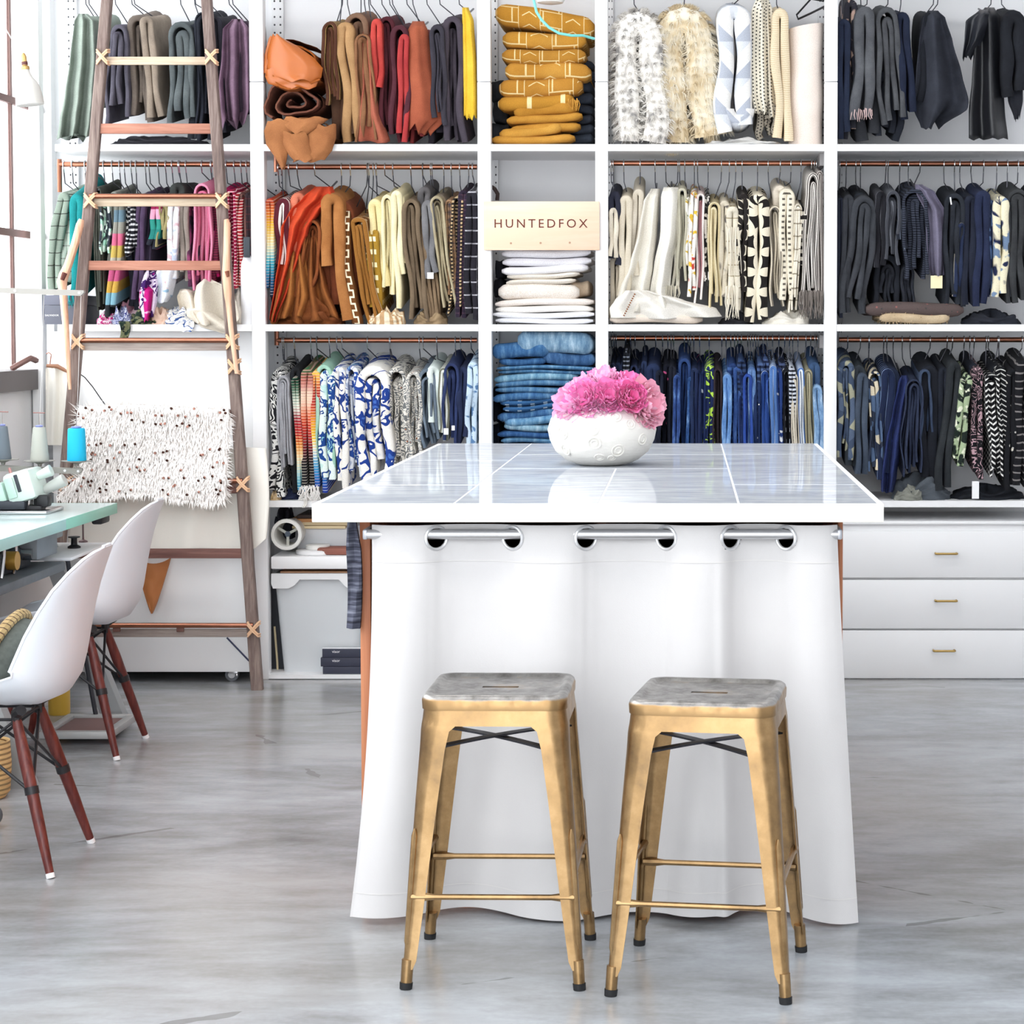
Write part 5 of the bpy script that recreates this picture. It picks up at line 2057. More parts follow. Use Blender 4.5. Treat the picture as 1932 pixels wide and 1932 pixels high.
def fur(o, n, L, mat, box, droop=.6, seed=1):
    """pile of curved tapering hairs sown over the front of mesh O"""
    rng = random.Random(seed)
    me = o.data
    fc, ar = [], []
    off = Vector(o.location)
    for p in me.polygons:
        if p.normal.y < .35 and p.area > 1e-7:
            fc.append(p)
            ar.append(p.area)
    tot, acc = sum(ar), []
    q = 0
    for a in ar:
        q += a
        acc.append(q / tot)
    import bisect
    m = MB()
    for k in range(n):
        p = fc[min(len(fc) - 1, bisect.bisect(acc, rng.random()))]
        vs = [me.vertices[i].co for i in p.vertices]
        w = [rng.random() for _ in vs]
        sw = sum(w)
        b = sum((v * (x / sw) for v, x in zip(vs, w)), Vector((0, 0, 0))) + off
        d = (p.normal * 1.0 + Vector((rng.uniform(-.6, .6), -.25, rng.uniform(-.3, .3) - droop * .4))).normalized()
        l = L * rng.uniform(.5, 1.15)
        tip = b + d * l + Vector((0, 0, -droop * l * .6))
        mid = b + d * l * .55 + Vector((0, 0, -droop * l * .08))
        sd = d.cross(Vector((rng.uniform(-1, 1), rng.uniform(-1, 1), rng.uniform(-1, 1)))).normalized() * rng.uniform(.0009, .0019)
        uv = (b.x, b.z)
        m.add([b - sd, b + sd, mid + sd * .7, mid - sd * .7, tip], [(0, 1, 2, 3), (3, 2, 4)], [uv] * 5)
    f = part(m, 'fur_pile', mat, o, recalc=False)
    f['kind'] = 'stuff'
    return f
F = fabric
pl = lambda c: F('tone', c, c)


def tone(a, b): return F('tone', a, b)


# ================================================================== top rail behind the ladder
SAGE = tone('#828d83', '#9ba69b')
sheet([(26, 148, 166), (40, 140, 186), (110, 132, 190), (180, 122, 184), (230, 112, 178), (262, 107, 172)], SAGE, 'sage green suede hide with ragged folds', rk='Lt', folds=2.5, amp=.035, jag=12, seed=3, hk=166)
T('Lt', 150, 190, 28, 205, SAGE, 'pale sage folded suede layer', n=3, hk=172, lean=-8, dy=.05, name='leather_hide', cat='leather')
T('Lt', 205, 240, 45, 233, tone('#55525f', '#777482'), 'slate purple suede hide', n=2, lean=-8, flare=.7, hk=221, name='leather_hide', cat='leather')
T('Lt', 238, 276, 27, 230, tone('#6f655f', '#9a8c80'), 'taupe felt folded over twice', n=2, lean=6, flare=.25, hk=252, dy=.03, rise=.06)
T('Lt', 262, 288, 30, 222, tone('#8d8073', '#b3a392'), 'beige wool with a stitched hem', n=1, lean=18, flare=.3, hk=256, dy=.012)
T('Lt', 316, 364, 40, 232, tone('#50585b', '#747d7e'), 'dark green grey hide', n=2, lean=2, hk=344, dy=.0, flare=.1, name='leather_hide', cat='leather')
T('Lt', 350, 378, 42, 262, tone('#23262e', '#3c414b'), 'black raw edged denim', n=2, lean=2, hk=371, dy=.02)
T('Lt', 366, 400, 22, 266, tone('#20222b', '#333644'), 'tall black ribbed cloth', n=3, lean=2, hk=371, dy=.0)
T('Lt', 398, 418, 30, 250, tone('#2b2b33', '#3f3d49'), 'black cloth behind the ladder rail', n=1, lean=6, hk=398, dy=.03)
sheet([(36, 438, 458), (55, 420, 470), (110, 418, 472), (160, 412, 471), (205, 414, 470), (233, 420, 462)], tone('#7d5f74', '#a888a0'), 'plum mauve suede draped in loops', rk='Lt', folds=2.2, amp=.06, jag=14, seed=8, hk=434)
T('Lt', 446, 472, 38, 215, tone('#3a2f3c', '#574355'), 'dark plum folded hide', n=2, lean=2, hk=441, dy=.05, name='leather_hide', cat='leather')
heap(196, 405, 254, ZA1, tone('#2e2d34', '#4a4953'), 'flat dark leather pieces lying on the top shelf behind the ladder', 'leather', 'leather_pieces', seed=4, rough=.5)

# ================================================================== leather rolls and top rail of browns
roll(556, 118, 54, 50, tone('#9c4f1c', '#c96f2c'), 'shiny orange leather roll on top of the stacked rolls', 1.6, seed=1, thick=.010, tail=[(604, 150), (575, 165), (520, 160)])
_labels.discard('x')
roll(550, 190, 56, 36, tone('#744436', '#95604c'), 'mauve brown leather roll in the middle of the stack', 2.3, seed=2.2, thick=.011)
TANL = tone('#9a5f38', '#bd7d4e')
RT = roll(564, 246, 62, 27, TANL, 'tan leather roll at the bottom spilling over the shelf edge', 2.4, seed=4, thick=.010, y0=8.225, depth=.3)


def flap(name, mat, par, rows_, yb, bulge, k=0):
    """curling flap of leather; rows_: (y, xleft, xright) in photo pixels"""
    R = []
    n = len(rows_)
    for j in range(n * 4 - 3):
        q = j / 4
        i = min(n - 2, int(q))
        f = q - i
        y_, xa, xb = [rows_[i][c] + (rows_[i + 1][c] - rows_[i][c]) * f for c in range(3)]
        h = j / (n * 4 - 4)
        R.append([P(xa + (xb - xa) * a / 9, y_ + 3 * sin(a * 1.1 + k), yb - bulge * sin(pi * a / 9) * (.4 + .6 * h) + .007 * mnoise.noise(Vector((a * .5, h * 3, k)))) for a in range(10)])
    B = [[p_ + Vector((0, .006, 0)) for p_ in r] for r in R]
    return part(MB().grid([x + y[::-1] for x, y in zip(R, B)], closed_u=True), name, mat, par, ang=150)


flap('leather_flap', TANL, RT, [(226, 505, 560), (245, 498, 556), (270, 502, 548), (296, 520, 542), (318, 532, 538)], 8.215, .02, 1)
flap('leather_flap', TANL, RT, [(236, 585, 634), (262, 574, 634), (286, 560, 626), (304, 552, 612)], 8.222, .03, 2)
flap('leather_flap', TANL, RT, [(250, 528, 578), (272, 534, 586), (292, 545, 592), (304, 556, 596)], 8.205, .03, 3)
flap('leather_flap', TANL, RT, [(222, 540, 620), (236, 530, 600), (250, 545, 580)], 8.212, .02, 4)
# crisp upper flaps of the orange roll
OR_ = bpy.data.objects['leather_roll']
ORM = simple('#b4622a', .33, var=.16, scale=8, bump=.5, bscale=14)
flap('leather_flap', ORM, OR_, [(66, 515, 527), (84, 509, 560), (105, 504, 590), (126, 501, 609), (144, 506, 606), (152, 530, 596)], 8.262, .045, 5)
flap('leather_flap', ORM, OR_, [(128, 502, 540), (142, 500, 580), (156, 506, 600), (166, 540, 596)], 8.256, .02, 7)
flap('leather_flap', ORM, OR_, [(70, 507, 519), (100, 499, 509), (140, 497, 506)], 8.268, .012, 8)
BR = dict(name='leather_hide', cat='leather')
T('Ct', 606, 636, 38, 198, F('vs', '#5d3524', '#d9b878', s=.028, th=.6), 'dark brown hide with cream cut edges', n=3, hk=650, lean=2, **BR)
T('Ct', 632, 668, 38, 268, tone('#a37a50', '#c49b6c'), 'camel brown hide folded with open ends', n=2, hk=658, lean=16, **BR)
T('Ct', 610, 650, 60, 268, tone('#4b3325', '#6a4a36'), 'dark chocolate hide', n=2, hk=648, dy=.06, lean=14, **BR)
T('Ct', 646, 696, 22, 252, tone('#6f5340', '#94715a'), 'olive brown suede hide', n=2, hk=684, dy=.04, lean=12, **BR)
T('Ct', 668, 700, 62, 268, tone('#7c5237', '#a2714d'), 'walnut brown hide with scalloped edge', n=2, hk=690, dy=.0, lean=8, flare=.3, **BR)
sheet([(58, 684, 700), (100, 682, 706), (160, 684, 706), (210, 676, 716), (268, 672, 736)], tone('#a5563f', '#c4705a'), 'rust coral suede flaring to the shelf', rk='Ct', folds=1.4, amp=.02, jag=3, seed=4, hk=698, dy=-.005)
T('Ct', 697, 721, 34, 168, tone('#b93434', '#d95248'), 'coral red short hide', n=2, hk=700, dy=.0, **BR)
T('Ct', 712, 745, 30, 268, tone('#4d1f28', '#6e2f38'), 'wine red felt hide', n=2, hk=722, dy=.03, lean=8, **BR)
T('Ct', 735, 772, 46, 268, tone('#45202a', '#6b3440'), 'burgundy suede hide', n=2, hk=736, dy=.02, **BR)
T('Ct', 750, 772, 62, 268, tone('#a92f33', '#cf4a47'), 'scarlet suede hide', n=1, hk=741, dy=.0, lean=-6, **BR)
sheet([(40, 778, 800), (60, 768, 808), (120, 766, 816), (180, 768, 826), (225, 764, 838), (248, 766, 812)], tone('#9c4c33', '#bb6546'), 'broad terracotta suede hide with torn edge', rk='Ct', folds=1.1, amp=.018, jag=16, seed=6, hk=768, dy=-.01)
T('Ct', 776, 806, 60, 270, tone('#7a2a2c', '#9c3b38'), 'dark red hide under the terracotta one', n=2, hk=780, dy=.05, lean=-8, **BR)
T('Ct', 808, 838, 44, 236, tone('#33303a', '#4a4550'), 'charcoal felt with white clip', n=2, hk=806, dy=.0, lean=8, **BR)
T('Ct', 832, 874, 28, 268, tone('#433c47', '#625763'), 'plum grey felt hide', n=2, hk=830, dy=.02, lean=4, **BR)
T('Ct', 800, 880, 130, 270, tone('#2c2731', '#433a45'), 'dark plum cloth hanging low', n=3, hk=848, dy=.07, hang=False, **BR)
sheet([(14, 872, 884), (40, 872, 894), (120, 874, 899), (190, 875, 900), (222, 875, 900)], tone('#d6a822', '#e9c545'), 'mustard yellow leather hide', rk='Ct', folds=1.2, amp=.012, jag=8, seed=9, hk=867, dy=-.0)

# ================================================================== mustard mud cloths
MU, MUl = '#bd8328', '#ecd6a0'
mudm = F('mud', MU, MUl, '#cc9238', s=.085, s2=.05)
mudd = F('dots', '#c08730', '#e6cf95', s=.03, th=.03)
G = 'folded mustard cloths'
folded(936, 1120, 14, 58, mudm, 'mustard mud cloth with white figures, topmost and tilted', group=G, layers=1, tilt=-26, seed=1, zfloor=ZA1)
folded(944, 1104, 58, 91, F('mud', '#c48a2e', MUl, '#cf9640', s=.10, s2=.06), 'mustard mud cloth with square figures, second in its stack', group=G, layers=1, tilt=-2, seed=2)
folded(945, 1102, 91, 120, F('mud', '#b87f29', MUl, '#c68d38', s=.075, s2=.035), 'mustard mud cloth with stacked chevrons, third in its stack', group=G, layers=1, seed=3)
folded(950, 1112, 115, 151, F('mud', '#c28830', MUl, '#cf9842', s=.12, s2=.07), 'mustard mud cloth with lozenges and lines, fourth in its stack', group=G, layers=1, tilt=-4, seed=4)
folded(943, 1100, 146, 182, F('mud', '#bb812b', MUl, '#c98f3b', s=.095, s2=.05), 'mustard mud cloth with zigzag hooks, fifth in its stack', group=G, layers=1, seed=5, tilt=4)
FR = folded(940, 1084, 178, 207, F('vs', '#c48a2e', '#ecd6a0', s=.13, th=.86), 'mustard cloth with cream striped band and fringe in the stack', group=G, layers=1, seed=6, tilt=8)
fringe(FR, 1072, 1092, 188, 206, simple('#c08a34', .9), 14, GY + .01, 3)
folded(968, 1090, 190, 218, tone('#b87c25', '#cc9338'), 'plain mustard cloth below the fringed one', group=G, layers=1, seed=7, tilt=8)
folded(955, 1096, 214, 248, tone('#bf842c', '#d29a40'), 'plain mustard cloth with rough fringe side', group=G, layers=2, seed=8, tilt=10)
folded(938, 1064, 237, 258, tone('#c58a30', '#d7a24a'), 'thin mustard cloth folded in a wedge', group=G, layers=1, seed=9, tilt=12)
folded(926, 1082, 254, 271, tone('#c0862e', '#d49d45'), 'mustard cloth at the very bottom of its stack', group=G, layers=1, seed=10, tilt=4, zfloor=ZA1)
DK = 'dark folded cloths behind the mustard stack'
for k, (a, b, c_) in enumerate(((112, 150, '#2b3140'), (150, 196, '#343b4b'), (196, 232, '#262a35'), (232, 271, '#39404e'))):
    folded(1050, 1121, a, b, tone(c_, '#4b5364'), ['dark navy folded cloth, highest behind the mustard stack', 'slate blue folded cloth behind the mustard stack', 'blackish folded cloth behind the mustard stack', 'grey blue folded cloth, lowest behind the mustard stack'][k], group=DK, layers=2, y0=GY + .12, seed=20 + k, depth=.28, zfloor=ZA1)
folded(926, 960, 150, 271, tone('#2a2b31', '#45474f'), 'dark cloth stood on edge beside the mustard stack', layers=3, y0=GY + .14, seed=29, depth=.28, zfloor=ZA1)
# turquoise cord swinging in front of the stack, from a white pot above
crd = MB().tube([P(1006, -60, 8.19), P(1007, 0, 8.19), P(1012, 22, 8.19), (P(1022, 38, 8.185)), P(1036, 52, 8.18), P(1055, 63, 8.18), P(1078, 67, 8.185), P(1100, 67, 8.20), P(1121, 73, 8.235)], .0052, 8).build('cord', simple('#79d3cd', .4))
tag(crd, 'turquoise cord hanging in a curve before the mustard stack', 'cord')
q = P(1036, 2, 8.24)
tag(MB().lathe([(.03, 0), (.05, .004), (.068, .03), (.07, .12), (.062, .12), (.05, .02)], (q.x, 8.31, q.z), 28).build('pot', M_white), 'white round pot just above the mustard stack', 'pot')

# ================================================================== furs and white cloths
t = NT('fur_grey')
uv = t.coord('UV')
nn = t.noise(uv, 16, 3, .55, dist=.5)
M_fur1 = t.out(t.ramp(nn, [(.33, '#8d8a88'), (.42, '#cfcac4'), (.48, '#f0ece6'), (.7, '#f6f3ee')]), .95)
t = NT('fur_cream')
uv = t.coord('UV')
nn = t.noise(uv, 9, 3, .55, dist=.5)
M_fur2 = t.out(t.ramp(nn, [(.30, '#b39b78'), (.42, '#dccaa8'), (.52, '#efe6d2'), (.7, '#f4efe4')]), .95)
T('Rt', 1230, 1350, 12, 268, M_fur2, 'cream and tan long haired fur', n=1, hk=1292, flare=.05, dy=.03, lean=14, name='fur', cat='fur')
fo = bpy.data.objects['fur']
fur(fo, 13000, .036, M_fur2, None, 1.0, 2)
T('Rt', 1158, 1250, 18, 268, M_fur1, 'white fur mottled with grey', n=1, hk=1196, flare=.22, dy=.0, lean=8, name='fur', cat='fur')
fo = [o for o in bpy.data.objects if o.name.startswith('fur.') and o.data == o.data and o.parent is None][-1]
fur(fo, 14000, .03, M_fur1, None, .6, 3)
T('Rt', 1352, 1418, 4, 250, F('geo', '#eceae6', '#b7bcc8', '#d5d8de', s=.07), 'grey and white knit with big triangles', n=1, hk=1405, lean=2, dy=-.01, asp=1.0, flare=.15)
m = MB()
rows = []
c0, c1 = P(1362, 200, GY), P(1424, 200, GY)
for k in range(17):
    a = pi + pi * k / 16
    rr = (c1.x - c0.x) / 2
    cx_, cz_ = (c0.x + c1.x) / 2, c0.z - .01
    rows.append([Vector((cx_ + (rr * e) * cos(a), GY - .012 + d, cz_ + (rr * e * 1.15) * sin(a))) for e, d in ((.25, .25), (.25, .02), (.6, .0), (1.0, .02), (1.0, .25))])
part(MB().grid(rows, [[(p.x, p.z) for p in r] for r in rows]), 'fold_loop', F('geo', '#eceae6', '#b7bcc8', '#d5d8de', s=.07), bpy.data.objects[[o.name for o in bpy.data.objects if o.get('label', '').startswith('grey and white knit')][0]], ang=120)
sheet([(-6, 1428, 1440), (20, 1418, 1446), (100, 1416, 1450), (180, 1418, 1450), (214, 1424, 1448)], F('dots', '#e7e0cf', '#3a3735', s=.014, th=.05), 'cream cloth with small black dots', name='hanging_textile', cat='textile', rk='Rt', folds=1.5, amp=.015, jag=6, seed=3, hk=1432, dy=-.0)
sheet([(-4, 1436, 1450), (20, 1436, 1458), (100, 1438, 1466), (180, 1440, 1472), (216, 1446, 1474)], F('dots', '#ddd5c3', '#3a3735', s=.013, th=.05), 'second dotted cream cloth draped wider', name='hanging_textile', cat='textile', rk='Rt', folds=1.6, amp=.015, jag=8, seed=5, hk=1445, dy=.02)
T('Rt', 1428, 1472, 190, 262, F('dots', '#9c9384', '#2e2b2a', s=.012, th=.06), 'grey dotted cloth end', n=2, hk=1460, dy=.03, hang=False)
T('Rt', 1455, 1490, 14, 266, F('hs', '#e9d9bd', '#dcc7a4', s=.008), 'cream waffle cloth', n=2, hk=1464, dy=.0, lean=6)
m = MB()
a, b = P(1489, 47, 8.30), P(1555, 47, 8.30)
zt_ = P(1520, 46, 8.30).z
rr = (b.x - a.x) / 2
t = NT('roll_cloth')
pr = []
for k in range(30):
    z = ZA1 + (zt_ - ZA1) * k / 29
    pr.append([Vector(((a.x + b.x) / 2 + rr * cos(q) * (1 - .04 * sin(k * .4)), 8.30 + rr + rr * sin(q), z + (.012 * cos(q) if k == 29 else 0))) for q in [2 * pi * j / 28 for j in range(28)]])
mm = MB().grid(pr, closed_u=True)
mm.f.append(tuple(29 * 28 + j for j in range(28)))
mm.m.append(0)
tag(mm.build('fabric_roll', tone('#ecdcd2', '#f4e8e0')), 'pale pink cream fabric roll standing on end beside the furs', 'textile')
heap(1330, 1480, 256, ZA1, tone('#cfd0d2', '#e9e4dc'), 'scraps of grey and cream cloth lying under the dotted cloths', seed=12, rough=.6)
# empty black hanger
eh = MB()
zq = RZ['Rt']
pa_ = P(1500, 34, RAILY)
eh.tube([P(1570, -26, RAILY + .0), P(1553, 2, RAILY), P(1530, -2, RAILY), P(1503, 28, RAILY), P(1506, 36, RAILY - .01), P(1530, 25, RAILY - .08), P(1556, 12, RAILY - .12)], .0042, 6)
tag(eh.build('hanger', M_black), 'empty black hanger above the pale fabric roll', 'hanger')

# ================================================================== top rail of black hides
HD = dict(name='leather_hide', cat='leather')
T('Qt', 1581, 1606, 34, 262, tone('#1c2338', '#2f3a55'), 'dark navy hide against the shelf upright', n=2, hk=1588, lean=0, dy=.0, **HD)
T('Qt', 1592, 1620, -2, 262, F('blot', '#3a3a44', '#c8a99a', s=.05, th=.6), 'charcoal cloth with cream tie dyed top', n=2, hk=1602, dy=.05)
T('Qt', 1612, 1652, 10, 226, tone('#4b4d54', '#74767b'), 'washed grey denim with pink frayed hem', n=2, hk=1635, lean=-2, flare=.12, dy=-.005)
fringe(bpy.data.objects[[o.name for o in bpy.data.objects if o.get('label', '').startswith('washed grey denim')][0]], 1608, 1648, 206, 228, simple('#cbb0ad', .9), 12, GY - .01, 4)
T('Qt', 1652, 1696, 12, 235, tone('#43454b', '#686a6e'), 'grey green felt hide', n=2, hk=1674, lean=16, flare=.3, dy=.01, **HD)
T('Qt', 1612, 1660, 60, 266, tone('#303238', '#4c4e55'), 'dark grey hide looped at the bottom', n=2, hk=1622, dy=.06, **HD)
T('Qt', 1650, 1705, 130, 266, tone('#1f222b', '#343947'), 'black hide hanging lowest', n=3, hk=1668, dy=.07, hang=False, **HD)
T('Qt', 1690, 1718, 22, 225, tone('#171d33', '#28324e'), 'midnight navy hide', n=1, hk=1698, lean=12, flare=.2, dy=.02, **HD)
sheet([(20, 1752, 1770), (34, 1742, 1784), (80, 1734, 1798), (140, 1728, 1815), (190, 1724, 1828), (204, 1724, 1826), (236, 1738, 1776)], tone('#2b2d38', '#474a57'), 'charcoal suede hide with ragged tail', rk='Qt', folds=1.6, amp=.05, jag=10, seed=5, hk=1768, dy=-.0)
T('Qt', 1738, 1768, 22, 205, tone('#15171f', '#252833'), 'black inner fold beside the ragged suede', n=1, hk=1760, lean=-4, flare=.4, dy=.04, **HD)
LTH = simple('#15161b', .42, var=.15, scale=9, bump=.3, bscale=25)
sheet([(14, 1858, 1876), (30, 1842, 1886), (80, 1838, 1890), (150, 1834, 1892), (210, 1828, 1896), (264, 1828, 1902)], LTH, 'glossy black leather skin', rk='Qt', folds=1.6, amp=.03, jag=5, seed=7, hk=1868, dy=.0)
sheet([(18, 1848, 1872), (40, 1822, 1870), (70, 1820, 1856), (108, 1816, 1832)], simple('#23252c', .4, var=.2, scale=9), 'black leather sleeve sticking out sideways', rk='Qt', folds=1.5, amp=.03, jag=10, seed=11, dy=-.03)
T('Qt', 1889, 1940, 17, 182, tone('#17181f', '#2a2d36'), 'black boxy hide at the picture edge', n=2, hk=1886, dy=.0, **HD)
sheet([(150, 1896, 1930), (190, 1902, 1930), (221, 1914, 1924)], tone('#23252d', '#3a3d47'), 'black pointed leather tail', rk='Qt', folds=1, amp=.01, jag=12, seed=14, dy=.03)

# ================================================================== middle rail behind the ladder
T('Lm', 104, 130, 362, 548, F('hs', '#8f9d90', '#4a4b46', s=.05, th=.93), 'pale sage cloth with dark bands', n=2, hk=122, lean=-20, dy=.0, curve=-6)
T('Lm', 118, 146, 362, 535, F('plaid', '#9aa89b', '#5b5f58', '#c3ccc0', s=.05, s2=.05), 'sage and white checked cloth', n=2, hk=138, lean=-16, dy=.03)
TE = T('Lm', 128, 160, 364, 560, tone('#0f7f84', '#20a3a3'), 'teal fringed scarf', n=2, hk=162, lean=2, dy=-.01, rise=.1, name='scarf', cat='scarf', asp=1.6)
fringe(TE, 128, 160, 548, 580, simple('#128a8d', .9), 24, GY - .01, 5, 3)
T('Lm', 174, 190, 352, 586, tone('#3d403a', '#5c5e54'), 'dark olive cloth', n=2, hk=182, lean=2, dy=.0)
T('Lm', 186, 206, 372, 480, F('blot', '#dff0e4', '#3f4550', '#a9d8c2', s=.05), 'mint and white printed cloth', n=2, hk=197, dy=.0)
T('Lm', 190, 212, 470, 585, tone('#4c4c3f', '#6c6a58'), 'moss brown cloth hanging low', n=2, hk=204, dy=.05, hang=False)
T('Lm', 204, 220, 360, 510, tone('#7c7f79', '#a5a59c'), 'grey sage cloth', n=2, hk=213, dy=.02, lean=-6)
T('Lm', 213, 234, 378, 598, F('bands', '#2f3338', '#83b3c4', '#cfa64a', '#d4608e', '#b9b3a4', '#c9ad5a', '#e06f92', '#9b9a90', '#6f8c9b', '#8a8a80', h=.46), 'cloth of broad pink, ochre and blue bands', n=1, hk=227, lean=-18, dy=-.008, asp=1.4)
T('Lm', 228, 243, 380, 480, F('hs', '#26262c', '#d8d8d4', s=.022, th=.55), 'narrow black and white striped cloth', n=2, hk=236, dy=.01, lean=-4)
T('Lm', 240, 260, 374, 484, F('hs', '#1f2028', '#c9c9cc', s=.018, th=.62), 'ruched black and white striped cloth', n=2, hk=249, dy=.0, lean=-4)
T('Lm', 238, 262, 400, 585, tone('#23242f', '#383a49'), 'long navy black cloth', n=2, hk=258, dy=.06)
T('Lm', 258, 276, 366, 565, tone('#44324f', '#6d5579'), 'purple cloth folded lengthwise', n=2, hk=276, lean=-14, dy=.0)
T('Lm', 272, 290, 366, 555, tone('#2d2436', '#473a52'), 'dark aubergine cloth', n=2, hk=283, lean=-10, dy=.012)
T('Lm', 284, 306, 372, 470, F('bands', '#2b2e3b', '#2d8f86', '#37a395', '#e9a9c4', '#b3285f', '#e8dcc0', '#8a2f58', h=.27), 'cloth banded in teal, pink and cream', n=2, hk=300, lean=-12, dy=-.006)
T('Lm', 300, 320, 378, 466, tone('#8f8458', '#b8ad7c'), 'olive yellow satin', n=2, hk=314, lean=-6, dy=.0, flare=.2)
T('Lm', 316, 338, 374, 545, F('blot', '#f0f0f2', '#b9c4d8', '#d9b9c0', s=.05, th=.58), 'white cloth with faint blue florals', n=2, hk=326, lean=-12, dy=-.005)
sheet([(500, 300, 336), (530, 288, 332), (556, 280, 326), (570, 282, 318)], F('blot', '#e9f0f8', '#9dc3e0', s=.06, th=.56), 'pale blue and white silk spilling low', name='hanging_textile', cat='textile', rk='Lm', folds=1.6, amp=.02, jag=4, seed=21, dy=-.02)
T('Lm', 336, 356, 372, 530, tone('#857a72', '#aba097'), 'warm grey cloth', n=2, hk=340, lean=-2, dy=.005)
T('Lm', 350, 372, 374, 545, F('blot', '#5c3350', '#a04a76', '#33293c', s=.07), 'plum and rose painted cloth', n=2, hk=352, dy=.015)
PK = T('Lm', 364, 396, 346, 548, F('vs', '#ea93b0', '#d66a90', s=.02, th=.7), 'rose pink cloth with ribs', n=3, hk=382, dy=-.004, flare=.15, asp=1.1)
T('Lm', 392, 412, 376, 535, F('hs', '#8f2a4c', '#5e1f35', s=.010), 'crimson ribbed cloth', n=2, hk=400, dy=.01)
T('Lm', 402, 430, 358, 530, tone('#cc0f66', '#e8267f'), 'hot magenta cloth', n=2, hk=399, dy=.02)
T('Lm', 426, 444, 358, 545, F('hs', '#b01848', '#f0c3cb', s=.014, th=.75), 'magenta cloth with pale ticks', n=2, hk=428, dy=-.004, asp=1.2)
T('Lm', 440, 458, 364, 545, F('hs', '#b8343a', '#efd5cf', s=.012, th=.72), 'red cloth with pale stripes', n=2, hk=443, dy=.0, lean=-4)
T('Lm', 450, 466, 362, 520, F('vs', '#5c3936', '#8c615a', s=.014), 'brown ribbed cloth', n=2, hk=456, dy=.012)
T('Lm', 462, 474, 362, 520, F('plaid', '#33242a', '#7d3038', '#4d3a40', s=.03), 'dark red checked cloth', n=1, hk=466, dy=.0)
T('Lm', 318, 348, 344, 420, tone('#3b403f', '#565c5a'), 'dark grey cloth top behind the rose pink one', n=1, hk=338, dy=.08, asp=1.1, rise=.02)
# things lying on that shelf
heap(176, 212, 588, ZB1, F('flor', '#f3dfe8', '#e3138c', '#e3138c', s=.05, th=.45), 'white scarf printed with magenta flowers on the shelf', 'scarf', 'scarf', seed=2, y0=GY - .02, depth=.14)
heap(212, 300, 562, ZB1, F('blot', '#eac9d2', '#d99db2', s=.05), 'pale pink crumpled scarf heaped behind the camouflage one', 'scarf', 'scarf', seed=5, y0=GY + .05)
sheet([(508, 274, 294), (540, 264, 298), (570, 262, 296), (600, 268, 290)], F('flor', '#ead9ef', '#4c1d74', '#d5128c', s=.055, th=.42), 'purple and white flowered scarf standing in folds', name='scarf', cat='scarf', rk='Lm', folds=1.5, amp=.03, jag=5, seed=23, dy=-.03)
sheet([(540, 264, 292), (565, 262, 294), (590, 264, 292), (604, 268, 286)], F('flor', '#d90f8a', '#f0a8cf', '#e0108f', s=.07, th=.25), 'magenta flowered scarf end', name='scarf', cat='scarf', rk='Lm', folds=1.2, amp=.03, jag=5, seed=24, dy=-.05)
heap(236, 300, 578, ZB1, F('blot', '#2c4034', '#7d7f5c', '#1c2320', s=.03), 'green camouflage scarf drooping over the shelf edge', 'scarf', 'scarf', seed=7, y0=GY - .02, depth=.13, drape=(234, 22, 34))
heap(205, 246, 584, ZB1, F('swirl', '#33419b', '#dfe3f3', s=.04), 'blue and white ribbon scarf curled on the shelf', 'scarf', 'scarf', seed=9, y0=GY - .02, depth=.1, rough=.6)
heap(300, 372, 580, ZB1, F('swirl', '#f4f2ee', '#4b6db0', s=.08, th=.8), 'white scarf with blue line pattern slipping off the shelf', 'scarf', 'scarf', seed=11, y0=GY - .03, depth=.16, drape=(352, 26, 20))
heap(316, 362, 566, ZB1, tone('#31548c', '#5b83bd'), 'denim blue scarf bunched behind the white one', 'scarf', 'scarf', seed=13, y0=GY + .05, depth=.14)
heap(282, 316, 580, ZB1, tone('#d8b19a', '#ead0bd'), 'peach coloured crumpled cloth beside the magenta scarf', seed=15, y0=GY - .02, depth=.1)
CV = tone('#d6ccbb', '#e8e0d2')
sheet([(526, 384, 398), (540, 370, 424), (570, 364, 446), (600, 366, 452), (614, 372, 440)], CV, 'stiff cream canvas folded like a bag', name='folded_textile', cat='textile', folds=1.1, amp=.05, jag=4, seed=31, dy=-.05, thick=.008, group='cream canvases on the shelf')
sheet([(545, 340, 362), (560, 334, 378), (590, 340, 384), (606, 350, 400)], CV, 'cream canvas flap tucked beside the folded canvas', name='folded_textile', cat='textile', folds=1.4, amp=.05, jag=6, seed=33, dy=-.03, thick=.008, group='cream canvases on the shelf')
sheet([(578, 352, 372), (596, 352, 410), (616, 378, 440), (628, 418, 446)], CV, 'cream canvas strip hanging over the shelf edge', name='folded_textile', cat='textile', folds=1.1, amp=.02, jag=2, seed=35, dy=-.075, thick=.006, group='cream canvases on the shelf')
heap(430, 462, 535, ZB1, tone('#e7ddd0', '#f1eae0'), 'cream cloth bundle beside the white bottle', seed=37, y0=GY + .0, depth=.16, rough=.25)
a, b = P(452, 610, 8.265), P(479, 472, 8.265)
rr = (b.x - a.x) / 2
BT = MB().lathe([(rr * .92, 0), (rr, .006), (rr, (b.z - a.z) * .72), (rr * .9, (b.z - a.z) * .84), (rr * .55, (b.z - a.z) * .95), (rr * .3, b.z - a.z)], ((a.x + b.x) / 2, 8.265 + rr, ZB1), 28).build('bottle', simple('#eeeef0', .35))
tag(BT, 'white plastic bottle with a dark clip on the shelf beside the ladder', 'bottle')
a, b = P(460, 486, 8.26), P(472, 447, 8.26)
part(MB().box(a.x, b.x, 8.252, 8.262, a.z, b.z, .004), 'cap_clip', simple('#3b424a', .5), BT)
a, b = P(84, 605, 8.27), P(150, 576, 8.27)
